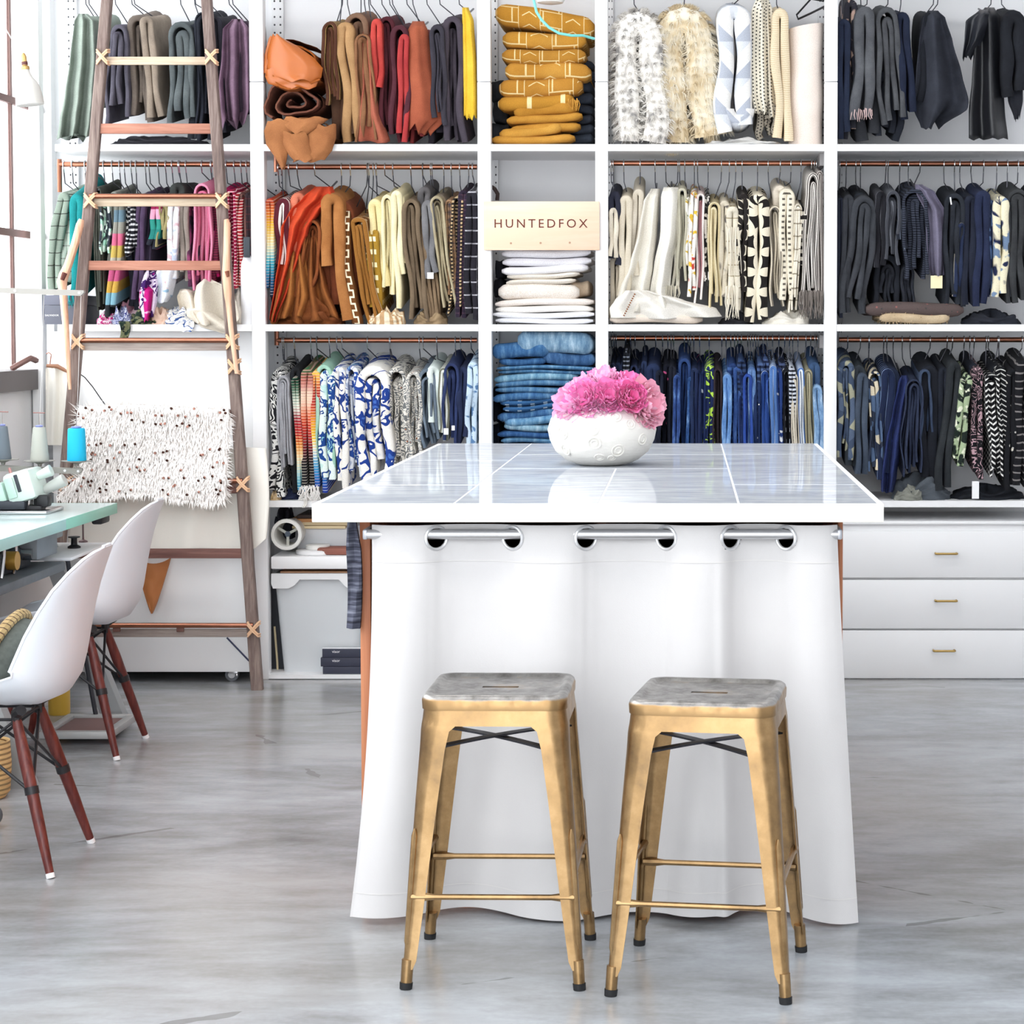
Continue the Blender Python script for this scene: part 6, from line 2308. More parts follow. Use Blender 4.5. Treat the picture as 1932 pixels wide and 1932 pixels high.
BX = MB().box(a.x, b.x, 8.27, 8.55, ZB1, b.z, .002).build('storage_box', simple('#5b5d69', .6))
tag(BX, 'dark grey box with small white lettering at the shelf end', 'box')
lettering('SALVADOR', ((P(98, 595, 8.27).x), 8.2692, P(98, 595, 8.27).z), .053, simple('#f4f4f4', .6), BX, 1.1)
BX2 = MB().box(a.x, b.x, 8.271, 8.55, b.z + .0006, P(100, 557, 8.27).z, .002).build('storage_box', simple('#626472', .6))
tag(BX2, 'plain dark grey box lying on the lettered box', 'box')

# ================================================================== orange and brown rail
T('Cm', 500, 516, 374, 560, F('serape', '#14213f', '#1f6fae', '#3fb3c9', '#e9e0b8', '#f0c23a', '#ef7a2a', '#c7243a', h=.40), 'rainbow striped serape blanket', n=1, hk=492, dy=.0)
T('Cm', 516, 546, 372, 500, F('vs', '#6d2632', '#efe6e0', s=.035, th=.6), 'maroon cloth with a white fold', n=2, hk=526, dy=.0)
T('Cm', 512, 545, 430, 585, tone('#3c1f30', '#5a2f45'), 'dark maroon cloth hanging behind the serape', n=2, hk=533, dy=.05)
T('Cm', 546, 578, 362, 480, tone('#d8694f', '#eb8d6f'), 'salmon coloured cloth', n=2, hk=546, dy=.03)
sheet([(352, 594, 628), (372, 572, 634), (398, 546, 606), (430, 530, 584), (480, 527, 566), (540, 518, 546), (606, 508, 520)], tone('#d0391c', '#ea5a30'), 'bright orange red cloth sweeping downward', name='hanging_textile', cat='textile', rk='Cm', folds=2.2, amp=.04, jag=5, seed=41, hk=595, dy=-.015)
T('Cm', 570, 606, 414, 560, tone('#7c3f1e', '#a55a2b'), 'rust brown ruffled leather', n=3, hk=562, lean=-26, dy=-.0, curve=8, **HD)
T('Cm', 556, 592, 450, 606, tone('#8b4a21', '#b3682f'), 'amber brown leather with frayed strips', n=3, hk=560, lean=-30, dy=.02, curve=6, hang=False, **HD)
sheet([(440, 574, 598), (480, 560, 606), (540, 540, 618), (606, 516, 640)], tone('#8a4a22', '#b06a32'), 'rust leather skirted in curling folds', rk='Cm', folds=3.4, amp=.038, jag=14, seed=43, dy=-.0)
sheet([(470, 548, 572), (510, 534, 580), (560, 520, 590), (608, 510, 580)], tone('#9c5a28', '#c07c3c'), 'amber leather with wavy torn edge', rk='Cm', folds=2.6, amp=.03, jag=12, seed=44, dy=-.02)
heap(508, 640, 560, ZB1, tone('#7a3d1d', '#a9622f'), 'heap of rust brown leather on the orange shelf', 'leather', 'leather_pieces', seed=17, rough=.7, y0=GY + .0, depth=.2)
T('Cm', 603, 648, 364, 610, tone('#a0632f', '#c4854c'), 'caramel leather hide folded over', n=1, hk=645, lean=10, dy=-.012, left=.56, asp=1.0, flare=.35, **HD)
T('Cm', 600, 668, 372, 610, tone('#7d3d22', '#9e5534'), 'russet leather hide behind the caramel one', n=2, hk=662, lean=14, dy=.05, **HD)
sheet([(398, 645, 662), (440, 644, 663), (500, 644, 665), (560, 654, 676), (611, 664, 686)], F('key', '#7b4a1d', '#f0e2c4', s=.052, s2=.041), 'brown mud cloth with white square meander', name='hanging_textile', cat='textile', rk='Cm', folds=.5, amp=.008, seed=46, hk=694, dy=-.02)
T('Cm', 660, 692, 410, 610, F('vs', '#a06a2c', '#efe0bd', s=.055, th=.93), 'tan mud cloth with thin white line', n=2, hk=697, lean=30, dy=-.004, asp=.7)
T('Cm', 676, 696, 408, 500, F('key', '#6e451f', '#ead9b4', s=.045, s2=.04), 'short brown mud cloth with white hooks', n=1, hk=705, lean=4, dy=.01, asp=.8)
T('Cm', 688, 714, 432, 592, F('dash', '#b0862b', '#f3e6b8', s=.05, s2=.04), 'gold cloth with white dashes', n=2, hk=711, lean=10, dy=-.004, asp=.8)
T('Cm', 692, 722, 374, 540, tone('#d9c588', '#ebdcac'), 'pale yellow cream cloth', n=2, hk=694, lean=10, dy=.01)
T('Cm', 717, 742, 367, 556, tone('#dccf9f', '#ece2bd'), 'straw cream cloth', n=2, hk=710, lean=4, dy=.005)
T('Cm', 736, 758, 358, 582, tone('#e2d3a4', '#f0e6c2'), 'cream linen with a patch', n=1, hk=727, lean=8, dy=-.008, left=1, right=.72)
T('Cm', 752, 762, 368, 505, tone('#d8c898', '#e9ddb6'), 'narrow cream strip', n=1, hk=742, lean=10, dy=.01)
T('Cm', 757, 793, 374, 608, tone('#6b5a47', '#8f7a62'), 'dark taupe leather hide', n=2, hk=776, lean=14, dy=.0, asp=1.4, **HD)
T('Cm', 786, 812, 400, 606, tone('#7b654d', '#a0866a'), 'taupe leather hide draped behind grey', n=2, hk=798, lean=20, dy=.012, **HD)
T('Cm', 786, 812, 352, 420, tone('#5d5a5c', '#7c7879'), 'grey felt bundle', n=1, hk=798, dy=.04, asp=1.1)
T('Cm', 793, 818, 376, 525, tone('#6b6a6e', '#8d8b8e'), 'grey cloth with a hanging white tag', n=2, hk=813, lean=8, dy=-.006)
label_tag(806, 514, 818, 526, bpy.data.objects[[o.name for o in bpy.data.objects if o.get('label', '').startswith('grey cloth with a hanging')][0]], GY - .012)
T('Cm', 811, 836, 370, 590, tone('#a39579', '#c2b595'), 'greyish beige canvas', n=3, hk=816, lean=26, dy=.0)
T('Cm', 816, 842, 366, 480, tone('#7a6c5c', '#978876'), 'mushroom brown cloth', n=1, hk=838, dy=.05)
T('Cm', 838, 856, 376, 560, F('plaid', '#8f6f55', '#4a4550', '#c59a72', s=.03), 'brown checked cloth', n=2, hk=852, lean=6, dy=.02)
T('Cm', 852, 874, 370, 596, F('hs', '#2c2624', '#c7ac84', s=.014), 'cloth with black and tan diagonal cords', n=2, hk=868, lean=-8, dy=-.003)
T('Cm', 864, 884, 358, 600, F('plaid', '#33263b', '#6e4a5c', '#241d2d', s=.02), 'dark purple checked cloth', n=2, hk=885, dy=.008, lean=-8)
T('Cm', 876, 902, 358, 604, F('plaid', '#211e27', '#b9b6bd', '#2d2a35', s=.045, s2=.05), 'black cloth with white window checks', n=1, hk=892, dy=-.002, lean=-2)
heap(690, 762, 580, ZB1, F('vs', '#c9a277', '#ecdcc0', s=.03), 'cream and tan ruffled strip on the shelf under gold cloth', seed=19, y0=GY - .03, depth=.09, rough=.7)
heap(778, 842, 584, ZB1, tone('#8d7557', '#b39a78'), 'taupe leather ends resting on the shelf', 'leather', 'leather_pieces', seed=22, y0=GY - .01, depth=.14, rough=.5)

# ================================================================== white stack below the sign
G = 'folded white linens'
folded(946, 1116, 470, 502, tone('#eceaf0', '#f6f4f8'), 'white cotton sheet tucked under the sign, topmost', group=G, layers=2, seed=41, tilt=4)
folded(948, 1108, 500, 517, tone('#f0eef2', '#f8f6f8'), 'white cotton fold below the topmost sheet', group=G, layers=1, seed=42, tilt=6)
folded(950, 1090, 515, 536, tone('#e9dfd2', '#f1e9de'), 'cream cotton folded in the middle of the white stack', group=G, layers=2, seed=43, tilt=6)
folded(936, 1092, 534, 566, F('paisley', '#e6dbcf', '#f3ece4', '#efe6dc', s=.02), 'cream lace cloth folded thick', group=G, layers=1, seed=44)
folded(1070, 1117, 530, 560, tone('#b59f86', '#cdb9a2'), 'beige textured cloth behind the lace cloth', group=G, layers=1, y0=GY + .06, seed=45, depth=.3)
folded(930, 1122, 563, 577, tone('#ebdfd6', '#f3eae3'), 'blush white cloth below the lace cloth', group=G, layers=1, seed=46, tilt=5)
folded(930, 1122, 576, 590, tone('#ece7e0', '#f6f2ee'), 'off white cloth near the bottom of the white stack', group=G, layers=1, seed=47)
folded(928, 1122, 589, 611, tone('#eeeef3', '#f8f8fb'), 'white cotton at the very bottom of the white stack', group=G, layers=2, seed=48, zfloor=ZB1)
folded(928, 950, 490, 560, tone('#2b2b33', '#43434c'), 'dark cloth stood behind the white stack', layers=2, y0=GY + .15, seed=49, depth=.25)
hk_ = P(925, 340, 8.45)
tag(MB().tube([P(925, 351, 8.5), P(933, 356, 8.5), P(939, 366, 8.5), P(938, 378, 8.5)], .008, 8).build('strap', simple('#3a2a26', .7)), 'dark leather strap coiled behind the sign', 'strap')

# ================================================================== sign board
a, b = P(913, 472, 8.235), P(1131, 380, 8.235)
SG = MB().box(a.x, b.x, 8.232, 8.246, a.z, b.z, .0015).build('sign_board', wood('#ecc9ad', '#f2d8c2', 'x', 7, .5))
tag(SG, 'pale peach wooden sign board with burnt brown capitals fixed across the shelving', 'sign')
lettering('HUNTEDFOX', (P(1020, 422.5, 8.232).x, 8.2315, P(1020, 422.5, 8.232).z), 175 * 8.232 / 4000, simple('#5e2012', .7), SG, 1.38, 1.0)
for u in (964, 1020, 1075):
    q = P(u, 459 - (u - 964) * .01, 8.232)
    part(MB().tube([(q.x, 8.2312, q.z), (q.x, 8.2335, q.z)], .0042, 12), 'peg_hole', simple('#b08d73', .7), SG)

# ================================================================== cream rail
T('Rm', 1146, 1172, 360, 500, tone('#262838', '#3b3d50'), 'navy black edged cloth', n=1, hk=1153, lean=2, dy=.01, asp=1.4)
T('Rm', 1148, 1166, 392, 486, tone('#d6cbb8', '#e8dfce'), 'cream cloth fold within the navy one', n=1, hk=1157, dy=-.008, asp=1.4)
T('Rm', 1168, 1194, 367, 560, tone('#cfc2ab', '#e2d8c5'), 'oatmeal cloth with knotted fringe', n=2, hk=1177, lean=-6, dy=.0)
T('Rm', 1192, 1216, 356, 520, tone('#cdc2af', '#ded4c3'), 'light oat linen', n=2, hk=1208, lean=-10, dy=.025, rise=.07)
T('Rm', 1150, 1180, 480, 600, tone('#c8bca6', '#dcd1be'), 'beige linen ends hanging low', n=2, hk=1162, dy=.05, hang=False)
LN = tone('#d9d2c5', '#eae5da')
sheet([(356, 1228, 1246), (380, 1214, 1244), (440, 1204, 1240), (500, 1188, 1234), (550, 1168, 1226), (588, 1154, 1216)], LN, 'long grey cream linen falling in a slant', name='hanging_textile', cat='textile', rk='Rm', folds=1.4, amp=.03, jag=3, seed=51, hk=1236, dy=-.012)
sheet([(353, 1252, 1280), (372, 1247, 1284), (440, 1246, 1280), (500, 1234, 1268), (550, 1226, 1264), (584, 1232, 1276)], tone('#ece7dc', '#f6f2ea'), 'white cream linen curling at its foot', name='hanging_textile', cat='textile', rk='Rm', folds=1.3, amp=.035, jag=6, seed=53, hk=1256, dy=-.025)
SG_ = T('Rm', 1254, 1282, 360, 545, tone('#cfc9b8', '#dfdacb'), 'stone coloured linen with fringe', n=2, hk=1279, dy=.02)
fringe(SG_, 1254, 1282, 540, 566, simple('#cfc9b8', .9), 16, GY + .02, 7)
T('Rm', 1278, 1296, 354, 530, tone('#b5b09a', '#cdc8b4'), 'sage grey linen', n=2, hk=1282, dy=.0)
T('Rm', 1293, 1304, 372, 520, F('blot', '#eceae2', '#8fa06c', '#d8b64a', s=.04, th=.62), 'white cloth with green and yellow print', n=1, hk=1292, dy=.0)
T('Rm', 1302, 1317, 362, 560, F('blot', '#f1ece4', '#d8493c', '#e3b93c', s=.05, th=.6), 'white cloth with red and yellow florals', n=1, hk=1310, dy=-.006, lean=-6)
T('Rm', 1314, 1330, 364, 574, F('vs', '#efe6e0', '#e4a8ae', s=.02, th=.7), 'white cloth with pink stripes', n=2, hk=1316, dy=.0, lean=-4)
T('Rm', 1328, 1340, 368, 540, F('blot', '#30302f', '#e6e2da', s=.03), 'black and white speckled cloth', n=1, hk=1336, dy=.01)
T('Rm', 1336, 1360, 380, 585, F('vs', '#d8cba6', '#c2b086', s=.016), 'straw coloured pleated cloth', n=3, hk=1361, dy=-.002)
T('Rm', 1356, 1378, 378, 560, F('blot', '#d3c8b4', '#6e6762', s=.09, th=.6), 'cream cloth with grey brush marks', n=2, hk=1376, dy=.0, lean=-6)
BO = T('Rm', 1370, 1394, 388, 585, F('hs', '#e5dcc9', '#b9a98b', s=.045, th=.9), 'cream shaggy fringed blanket', n=2, hk=1388, dy=-.01, lean=2)
fringe(BO, 1370, 1394, 430, 520, simple('#e8e0cf', .9), 12, GY - .02, 9, 4)
fringe(BO, 1370, 1394, 540, 602, simple('#e8e0cf', .9), 16, GY - .02, 10, 4)
T('Rm', 1392, 1414, 364, 560, F('leaf', '#e8dfcb', '#2b2523', s=.06), 'cream cloth with small black leaves', n=1, hk=1400, dy=.0, lean=-6)
T('Rm', 1410, 1452, 364, 608, F('leaf', '#241e1d', '#eadfc8', s=.078), 'bold black cloth with cream leaf circles', n=1, hk=1429, dy=-.014, asp=1.1)
T('Rm', 1450, 1474, 388, 578, F('vs', '#d9ceb8', '#6e665e', s=.013, th=.68), 'cream cloth with thin dark stripes', n=2, hk=1449, dy=.0, lean=6)
T('Rm', 1458, 1484, 348, 470, tone('#cfc4b2', '#dfd5c5'), 'oat wool fold behind the others', n=1, hk=1472, dy=.05)
T('Rm', 1470, 1500, 354, 566, F('dash', '#e6ddca', '#6e675d', s=.022, s2=.035), 'cream blanket with black dashes', n=2, hk=1492, dy=-.006, asp=1.1)
T('Rm', 1498, 1514, 384, 590, F('hs', '#e9e1d0', '#a2967f', s=.05, th=.9), 'cream ribbed blanket', n=2, hk=1511, dy=.0, lean=-8)
T('Rm', 1508, 1524, 392, 500, F('hs', '#2c2a2a', '#e6e0d4', s=.03), 'black and white barred cloth', n=1, hk=1531, dy=.006)
PS = T('Rm', 1521, 1548, 325, 580, F('vs', '#e3ddd6', '#4a4140', s=.0085, th=.6), 'cream and black pinstriped throw', n=3, hk=1536, dy=-.012, lean=-8, flare=.35, asp=1.7)
fringe(PS, 1508, 1552, 550, 600, simple('#7d746e', .9), 40, GY - .015, 11, 4)
T('Rm', 1540, 1554, 322, 590, F('vs', '#cfc6bf', '#55494a', s=.009, th=.6), 'taupe pinstriped throw beside the upright', n=2, hk=1540, dy=.01)
folded(1152, 1325, 592, 610, tone('#e6d6c6', '#f0e4d8'), 'blush cream cloth lying flat under the stitched throw', layers=1, seed=55, y0=GY - .02, zfloor=ZB1)
ST = sheet([(548, 1180, 1224), (566, 1160, 1290), (582, 1150, 1352), (600, 1152, 1362)], tone('#e6e1d7', '#f1ede6'), 'cream throw with brown stitched border spread on the shelf', name='throw', cat='textile', folds=2.6, amp=.028, jag=3, seed=56, dy=-.05, thick=.012, topfold=False)
rows = [P(1176 + 22 * (1 - k / 11), 554 + 44 * k / 11, GY - .075) for k in range(12)]
for k in range(0, 11):
    part(MB().tube([rows[k], rows[k].lerp(rows[k + 1], .6)], .0035, 5), 'border_stitch', simple('#8c5a3a', .9), ST)
heap(1440, 1530, 586, ZB1, tone('#e2dccf', '#efeae0'), 'cream cloth ends crumpled under the pinstriped throw', seed=57, y0=GY - .0, depth=.16)
heap(1356, 1420, 590, ZB1, tone('#2f3038', '#47464e'), 'dark cloth lying under the cream shaggy blanket', seed=58, y0=GY + .06, depth=.16)

# ================================================================== charcoal rail
T('Qm', 1579, 1594, 372, 600, tone('#1f2333', '#343a4d'), 'inky navy cloth beside the upright', n=1, hk=1584, dy=.01)
T('Qm', 1590, 1612, 366, 590, tone('#2d3036', '#494c53'), 'black grey twill', n=2, hk=1596, dy=.0, lean=-6)
T('Qm', 1606, 1656, 368, 592, tone('#33363c', '#55585f'), 'charcoal green wool folded in four', n=3, hk=1623, lean=-22, dy=-.008, asp=1.2, flare=.1)
T('Qm', 1608, 1640, 362, 450, tone('#22262e', '#363c46'), 'black wool shoulder behind the charcoal wool', n=1, hk=1614, dy=.06)
T('Qm', 1652, 1674, 360, 505, F('vs', '#23242b', '#8c8c97', s=.03, th=.8), 'black cloth with pale cut edges', n=2, hk=1671, dy=.0, lean=-2)
T('Qm', 1672, 1700, 360, 500, F('vs', '#4d5058', '#a3a6b0', s=.022, th=.7), 'grey denim with pale looped edges', n=2, hk=1675, dy=-.006)
T('Qm', 1650, 1700, 480, 590, tone('#1d2029', '#31353f'), 'black denim ends hanging low', n=3, hk=1680, dy=.05, hang=False)
T('Qm', 1694, 1714, 386, 470, F('vs', '#1f2430', '#6a7384', s=.02, th=.72), 'slate cloth folded in a hoop', n=1, hk=1697, dy=-.004)
T('Qm', 1702, 1752, 356, 528, F('hs', '#20242f', '#484e60', s=.009), 'thick navy ribbed knit', n=3, hk=1713, dy=-.008, lean=2, asp=1.0)
T('Qm', 1700, 1726, 500, 600, tone('#22252d', '#3b3f4a'), 'black knit end on the shelf', n=2, hk=1712, dy=.04, hang=False)
sheet([(348, 1726, 1740), (362, 1728, 1764), (400, 1746, 1784), (450, 1748, 1788), (500, 1752, 1786), (520, 1756, 1784)], tone('#6f6a80', '#908ba2'), 'lavender grey wool turned towards us', name='hanging_textile', cat='textile', rk='Qm', folds=1.6, amp=.035, jag=4, seed=61, hk=1735, dy=-.018)
LB = bpy.data.objects[[o.name for o in bpy.data.objects if o.get('label', '').startswith('lavender grey wool')][0]]
label_tag(1756, 520, 1778, 544, LB, GY - .016, simple('#efe2b8', .8))
T('Qm', 1782, 1822, 364, 580, tone('#20242c', '#3c424c'), 'black wool held with a white clip', n=2, hk=1780, dy=.0, asp=1.1)
clip(1795, 386, 1793, 372, bpy.data.objects[[o.name for o in bpy.data.objects if o.get('label', '').startswith('black wool held')][0]])
T('Qm', 1806, 1822, 420, 560, F('vs', '#2d3a5c', '#e9e0cc', s=.05, th=.7), 'cloth edge printed in cream and blue', n=1, hk=1800, dy=-.004, lean=-10)
T('Qm', 1818, 1844, 368, 575, tone('#1b2030', '#2c3346'), 'deep navy wool', n=2, hk=1810, dy=.0)
T('Qm', 1840, 1870, 358, 578, tone('#1d2440', '#343f63'), 'midnight blue rounded wool', n=2, hk=1855, dy=-.004, lean=-2, asp=1.1)
T('Qm', 1864, 1880, 378, 560, F('blot', '#26345c', '#5d7aa6', s=.06), 'blue tie dyed cloth', n=1, hk=1831, dy=.006)
TD = T('Qm', 1874, 1906, 368, 560, F('blot', '#efe6c9', '#27335a', '#7d95b5', s=.075, th=.55), 'cream and navy tie dyed cloth', n=2, hk=1880, dy=-.008)
T('Qm', 1902, 1920, 380, 560, tone('#3a3d45', '#595d66'), 'dark grey felt', n=1, hk=1900, dy=.006)
T('Qm', 1900, 1944, 356, 572, tone('#323438', '#515356'), 'charcoal felt at the picture edge', n=2, hk=1920, dy=.0, asp=1.1)
T('Qm', 1944, 1985, 360, 570, tone('#2a2d35', '#44485a'), 'blue black wool beyond the picture edge', n=2, hk=1960, dy=.0)
folded(1636, 1818, 570, 597, F('tick', '#6a5a58', '#a56a64', '#54504f', s=.02), 'brown pink tweed folded on the shelf', layers=1, seed=63, y0=GY - .02)
o = folded(1660, 1796, 590, 610, F('tone', '#bfa583', '#d9c5a6'), 'tan fluffy cloth folded below the tweed', layers=1, seed=64, y0=GY - .025, zfloor=ZB1)
fur(o, 900, .012, simple('#cdb592', .95), None, .2, 6)
heap(1820, 1930, 584, ZB1, tone('#22252e', '#3b3f4c'), 'black cloth ends lying on the charcoal shelf', seed=65, depth=.2)

# ================================================================== lower rail of blue florals
T('Cl', 508, 540, 697, 938, F('swirl', '#26262c', '#eeeeea', s=.07), 'black and white tribal printed cloth', n=2, hk=534, dy=.0, lean=-4)
T('Cl', 521, 546, 709, 888, tone('#8f8f95', '#b9b9be'), 'light grey cloth folded in strips', n=3, hk=531, dy=-.01, lean=2)
T('Cl', 545, 566, 694, 930, tone('#1f2024', '#303238'), 'black cloth beside the serapes', n=1, hk=554, dy=.02)
T('Cl', 548, 562, 712, 930, F('serape', '#2d8fc2', '#7cd0e0', '#e9e6c8', '#f0a53a', '#d8342f', '#b9243c', '#e9efe0', '#23724f', '#1d2a2a', h=.46), 'narrow serape with green and red stripes', n=1, hk=553, dy=-.006, lean=12)
T('Cl', 566, 590, 695, 932, F('serape', '#17171c', '#1b1b20', '#1d1a20', '#8f1a2c', '#e0382c', '#f07a4c', '#f3d9c0', '#cf2f36', '#2a7a52', h=.50), 'red serape turning black below', n=1, hk=585, dy=-.012, lean=-2, flare=.2)
T('Cl', 584, 604, 700, 930, F('serape', '#1c3aa8', '#1f6fd0', '#3fa8d8', '#e9efe6', '#f4c93a', '#f09a28', '#e2562e', '#c42535', '#ef8a3a', '#f2cf5a', h=.49), 'orange serape ending in bright blue', n=1, hk=596, dy=-.012, lean=8, flare=.8)
T('Cl', 594, 628, 688, 882, tone('#8cbfa8', '#b8dcc8'), 'mint green cloth', n=2, hk=596, dy=.0, lean=0)
FLW = dict(s=.075, th=.34)
T('Cl', 602, 632, 696, 905, F('flor', '#e2f0ea', '#2353a6', '#86c8cf', '#bfe2dc', s=.07, th=.36), 'mint cloth with blue petals', n=2, hk=620, dy=-.005)
T('Cl', 626, 652, 690, 922, F('flor', '#f0ece4', '#27479c', '#5a7fc2', '#c9cfe0', s=.08, th=.30), 'ivory cloth with blue leaves', n=1, hk=634, dy=-.008, lean=4)
T('Cl', 648, 676, 690, 900, F('flor', '#dfe3e8', '#2b54b0', '#9fd2dc', '#aab6cf', s=.07, th=.42), 'blue flowered cloth with pale aqua', n=2, hk=644, dy=.004, lean=6)
T('Cl', 669, 736, 690, 905, F('flor', '#f1ede5', '#2449a8', '#4a76cc', '#c6cbd6', s=.10, th=.34), 'large ivory cloth with bold cobalt flowers', n=2, hk=692, dy=-.02, lean=4, asp=1.0)
T('Cl', 728, 766, 694, 880, F('paisley', '#e9e4da', '#7d7f80', '#a8623f', s=.035), 'grey and rust paisley cloth', n=2, hk=734, dy=.0, lean=8)
T('Cl', 764, 794, 700, 868, F('paisley', '#dcd7cd', '#85898c', '#9a5c3e', s=.03), 'second paisley cloth with smaller figures', n=2, hk=735, dy=-.004, lean=6)
T('Cl', 788, 822, 696, 845, tone('#5d6b7a', '#8493a2'), 'blue grey linen', n=3, hk=790, dy=.0, lean=8)
T('Cl', 804, 830, 690, 812, tone('#cfdcd6', '#e2ebe6'), 'pale mint linen', n=2, hk=797, dy=.012, lean=4)
T('Cl', 826, 846, 694, 832, F('vs', '#7c7d6e', '#e6e9e0', s=.02), 'olive and white edged linen', n=2, hk=823, dy=.0)
NV = T('Cl', 836, 866, 685, 838, tone('#232f57', '#3b4c80'), 'navy denim with white tags', n=3, hk=858, dy=-.005, lean=-4)
label_tag(837, 808, 846, 820, NV, GY - .015)
label_tag(852, 803, 858, 812, NV, GY - .015)
T('Cl', 862, 884, 692, 838, tone('#1e2746', '#313f6a'), 'dark navy denim', n=2, hk=868, dy=.0, lean=-4)
T('Cl', 880, 902, 683, 840, F('blot', '#c3d6e6', '#5f86b4', s=.04, th=.58), 'pale blue spattered cloth', n=1, hk=888, dy=-.004, lean=-4)
WT = heap(560, 600, 928, ZC1, tone('#e9e6e0', '#f4f2ee'), 'white tasselled cloth end on the shelf under the serapes', seed=71, y0=GY - .015, depth=.08, drape=(574, 8, 18))
fringe(WT, 566, 602, 918, 946, simple('#f1eeea', .9), 26, GY - .03, 15, 8)
heap(520, 566, 924, ZC1, tone('#1e2440', '#39466e'), 'navy cloth lying under the black and rainbow serape', seed=72, y0=GY + .02, depth=.12)
heap(508, 528, 928, ZC1, tone('#c99b46', '#e9ddc4'), 'small ochre scrap lying by the shelf upright', seed=73, y0=GY - .0, depth=.07)

# ================================================================== folded jeans
G = 'folded jeans and denim'
J = lambda a, b, c_: F('wear', a, b, c_)
folded(978, 1117, 625, 668, J('#5f86a8', '#86a9c4', '#b3cbdc'), 'pale washed denim on top of the jeans stack', group=G, layers=1, seed=81, tilt=-8)
folded(930, 1034, 645, 676, J('#2f6096', '#4578ac', '#6f9bc4'), 'mid blue jeans below the palest denim', group=G, layers=1, seed=82, tilt=2)
folded(1016, 1121, 665, 690, J('#2d5485', '#40699b', '#6288b2'), 'blue jeans folded behind the mid blue pair', group=G, layers=1, seed=83, tilt=-6)
folded(940, 1030, 676, 690, J('#27538a', '#3a6a9f', '#5b88b6'), 'dark blue jeans, thin fold high in the stack', group=G, layers=1, seed=84)
folded(938, 1121, 690, 706, J('#3f74a8', '#588cb9', '#86b0cf'), 'bright blue jeans with pale seam', group=G, layers=2, seed=85)
folded(934, 1090, 704, 720, J('#5a8db2', '#79a7c3', '#a3c6d8'), 'sky blue jeans in the middle of the stack', group=G, layers=1, seed=86, tilt=6)
folded(932, 1121, 718, 742, J('#3a6c9c', '#5584ae', '#7ea6c6'), 'blue jeans with a patch, mid stack', group=G, layers=2, seed=87, tilt=3)
folded(930, 1060, 740, 757, J('#31639a', '#4a7bad', '#75a0c5'), 'blue jeans under the patched pair', group=G, layers=1, seed=88, tilt=8)
folded(944, 1060, 753, 775, F('dash', '#3a6ca2', '#c9dcea', s=.03, s2=.05), 'blue jeans dotted with frayed holes', group=G, layers=2, seed=89, tilt=9)
folded(934, 1060, 774, 792, J('#2b5a90', '#4272a5', '#6c98c0'), 'deep blue jeans low in the stack', group=G, layers=1, seed=90, tilt=9)
folded(950, 1060, 786, 803, J('#4d84b4', '#6e9fc5', '#9cc0da'), 'light blue jeans low in the stack', group=G, layers=1, seed=91, tilt=6)
folded(945, 1060, 800, 815, J('#6996b4', '#8fb3c8', '#b9d2de'), 'pale aqua jeans third from the table top', group=G, layers=1, seed=92, tilt=-2)
folded(940, 1060, 815, 827, J('#234f8a', '#34629b', '#5784b3'), 'dark indigo jeans near the table top', group=G, layers=1, seed=93)
folded(940, 1060, 826, 848, J('#4a7fae', '#6a9bc0', '#96bcd6'), 'frayed light jeans just above the table top', group=G, layers=2, seed=94)
folded(936, 1110, 848, 895, J('#3a6ca0', '#5788b4', '#7fa8c8'), 'jeans hidden behind the table at the stack foot', group=G, layers=3, seed=95)
folded(934, 1112, 895, 945, J('#335f92', '#4c7cab', '#7aa2c4'), 'lowest jeans behind the table', group=G, layers=3, seed=96, zfloor=ZC1)
folded(928, 946, 730, 945, tone('#1c2130', '#2f3648'), 'dark cloth stood behind the jeans', layers=3, y0=GY + .14, seed=97, depth=.25, zfloor=ZC1)

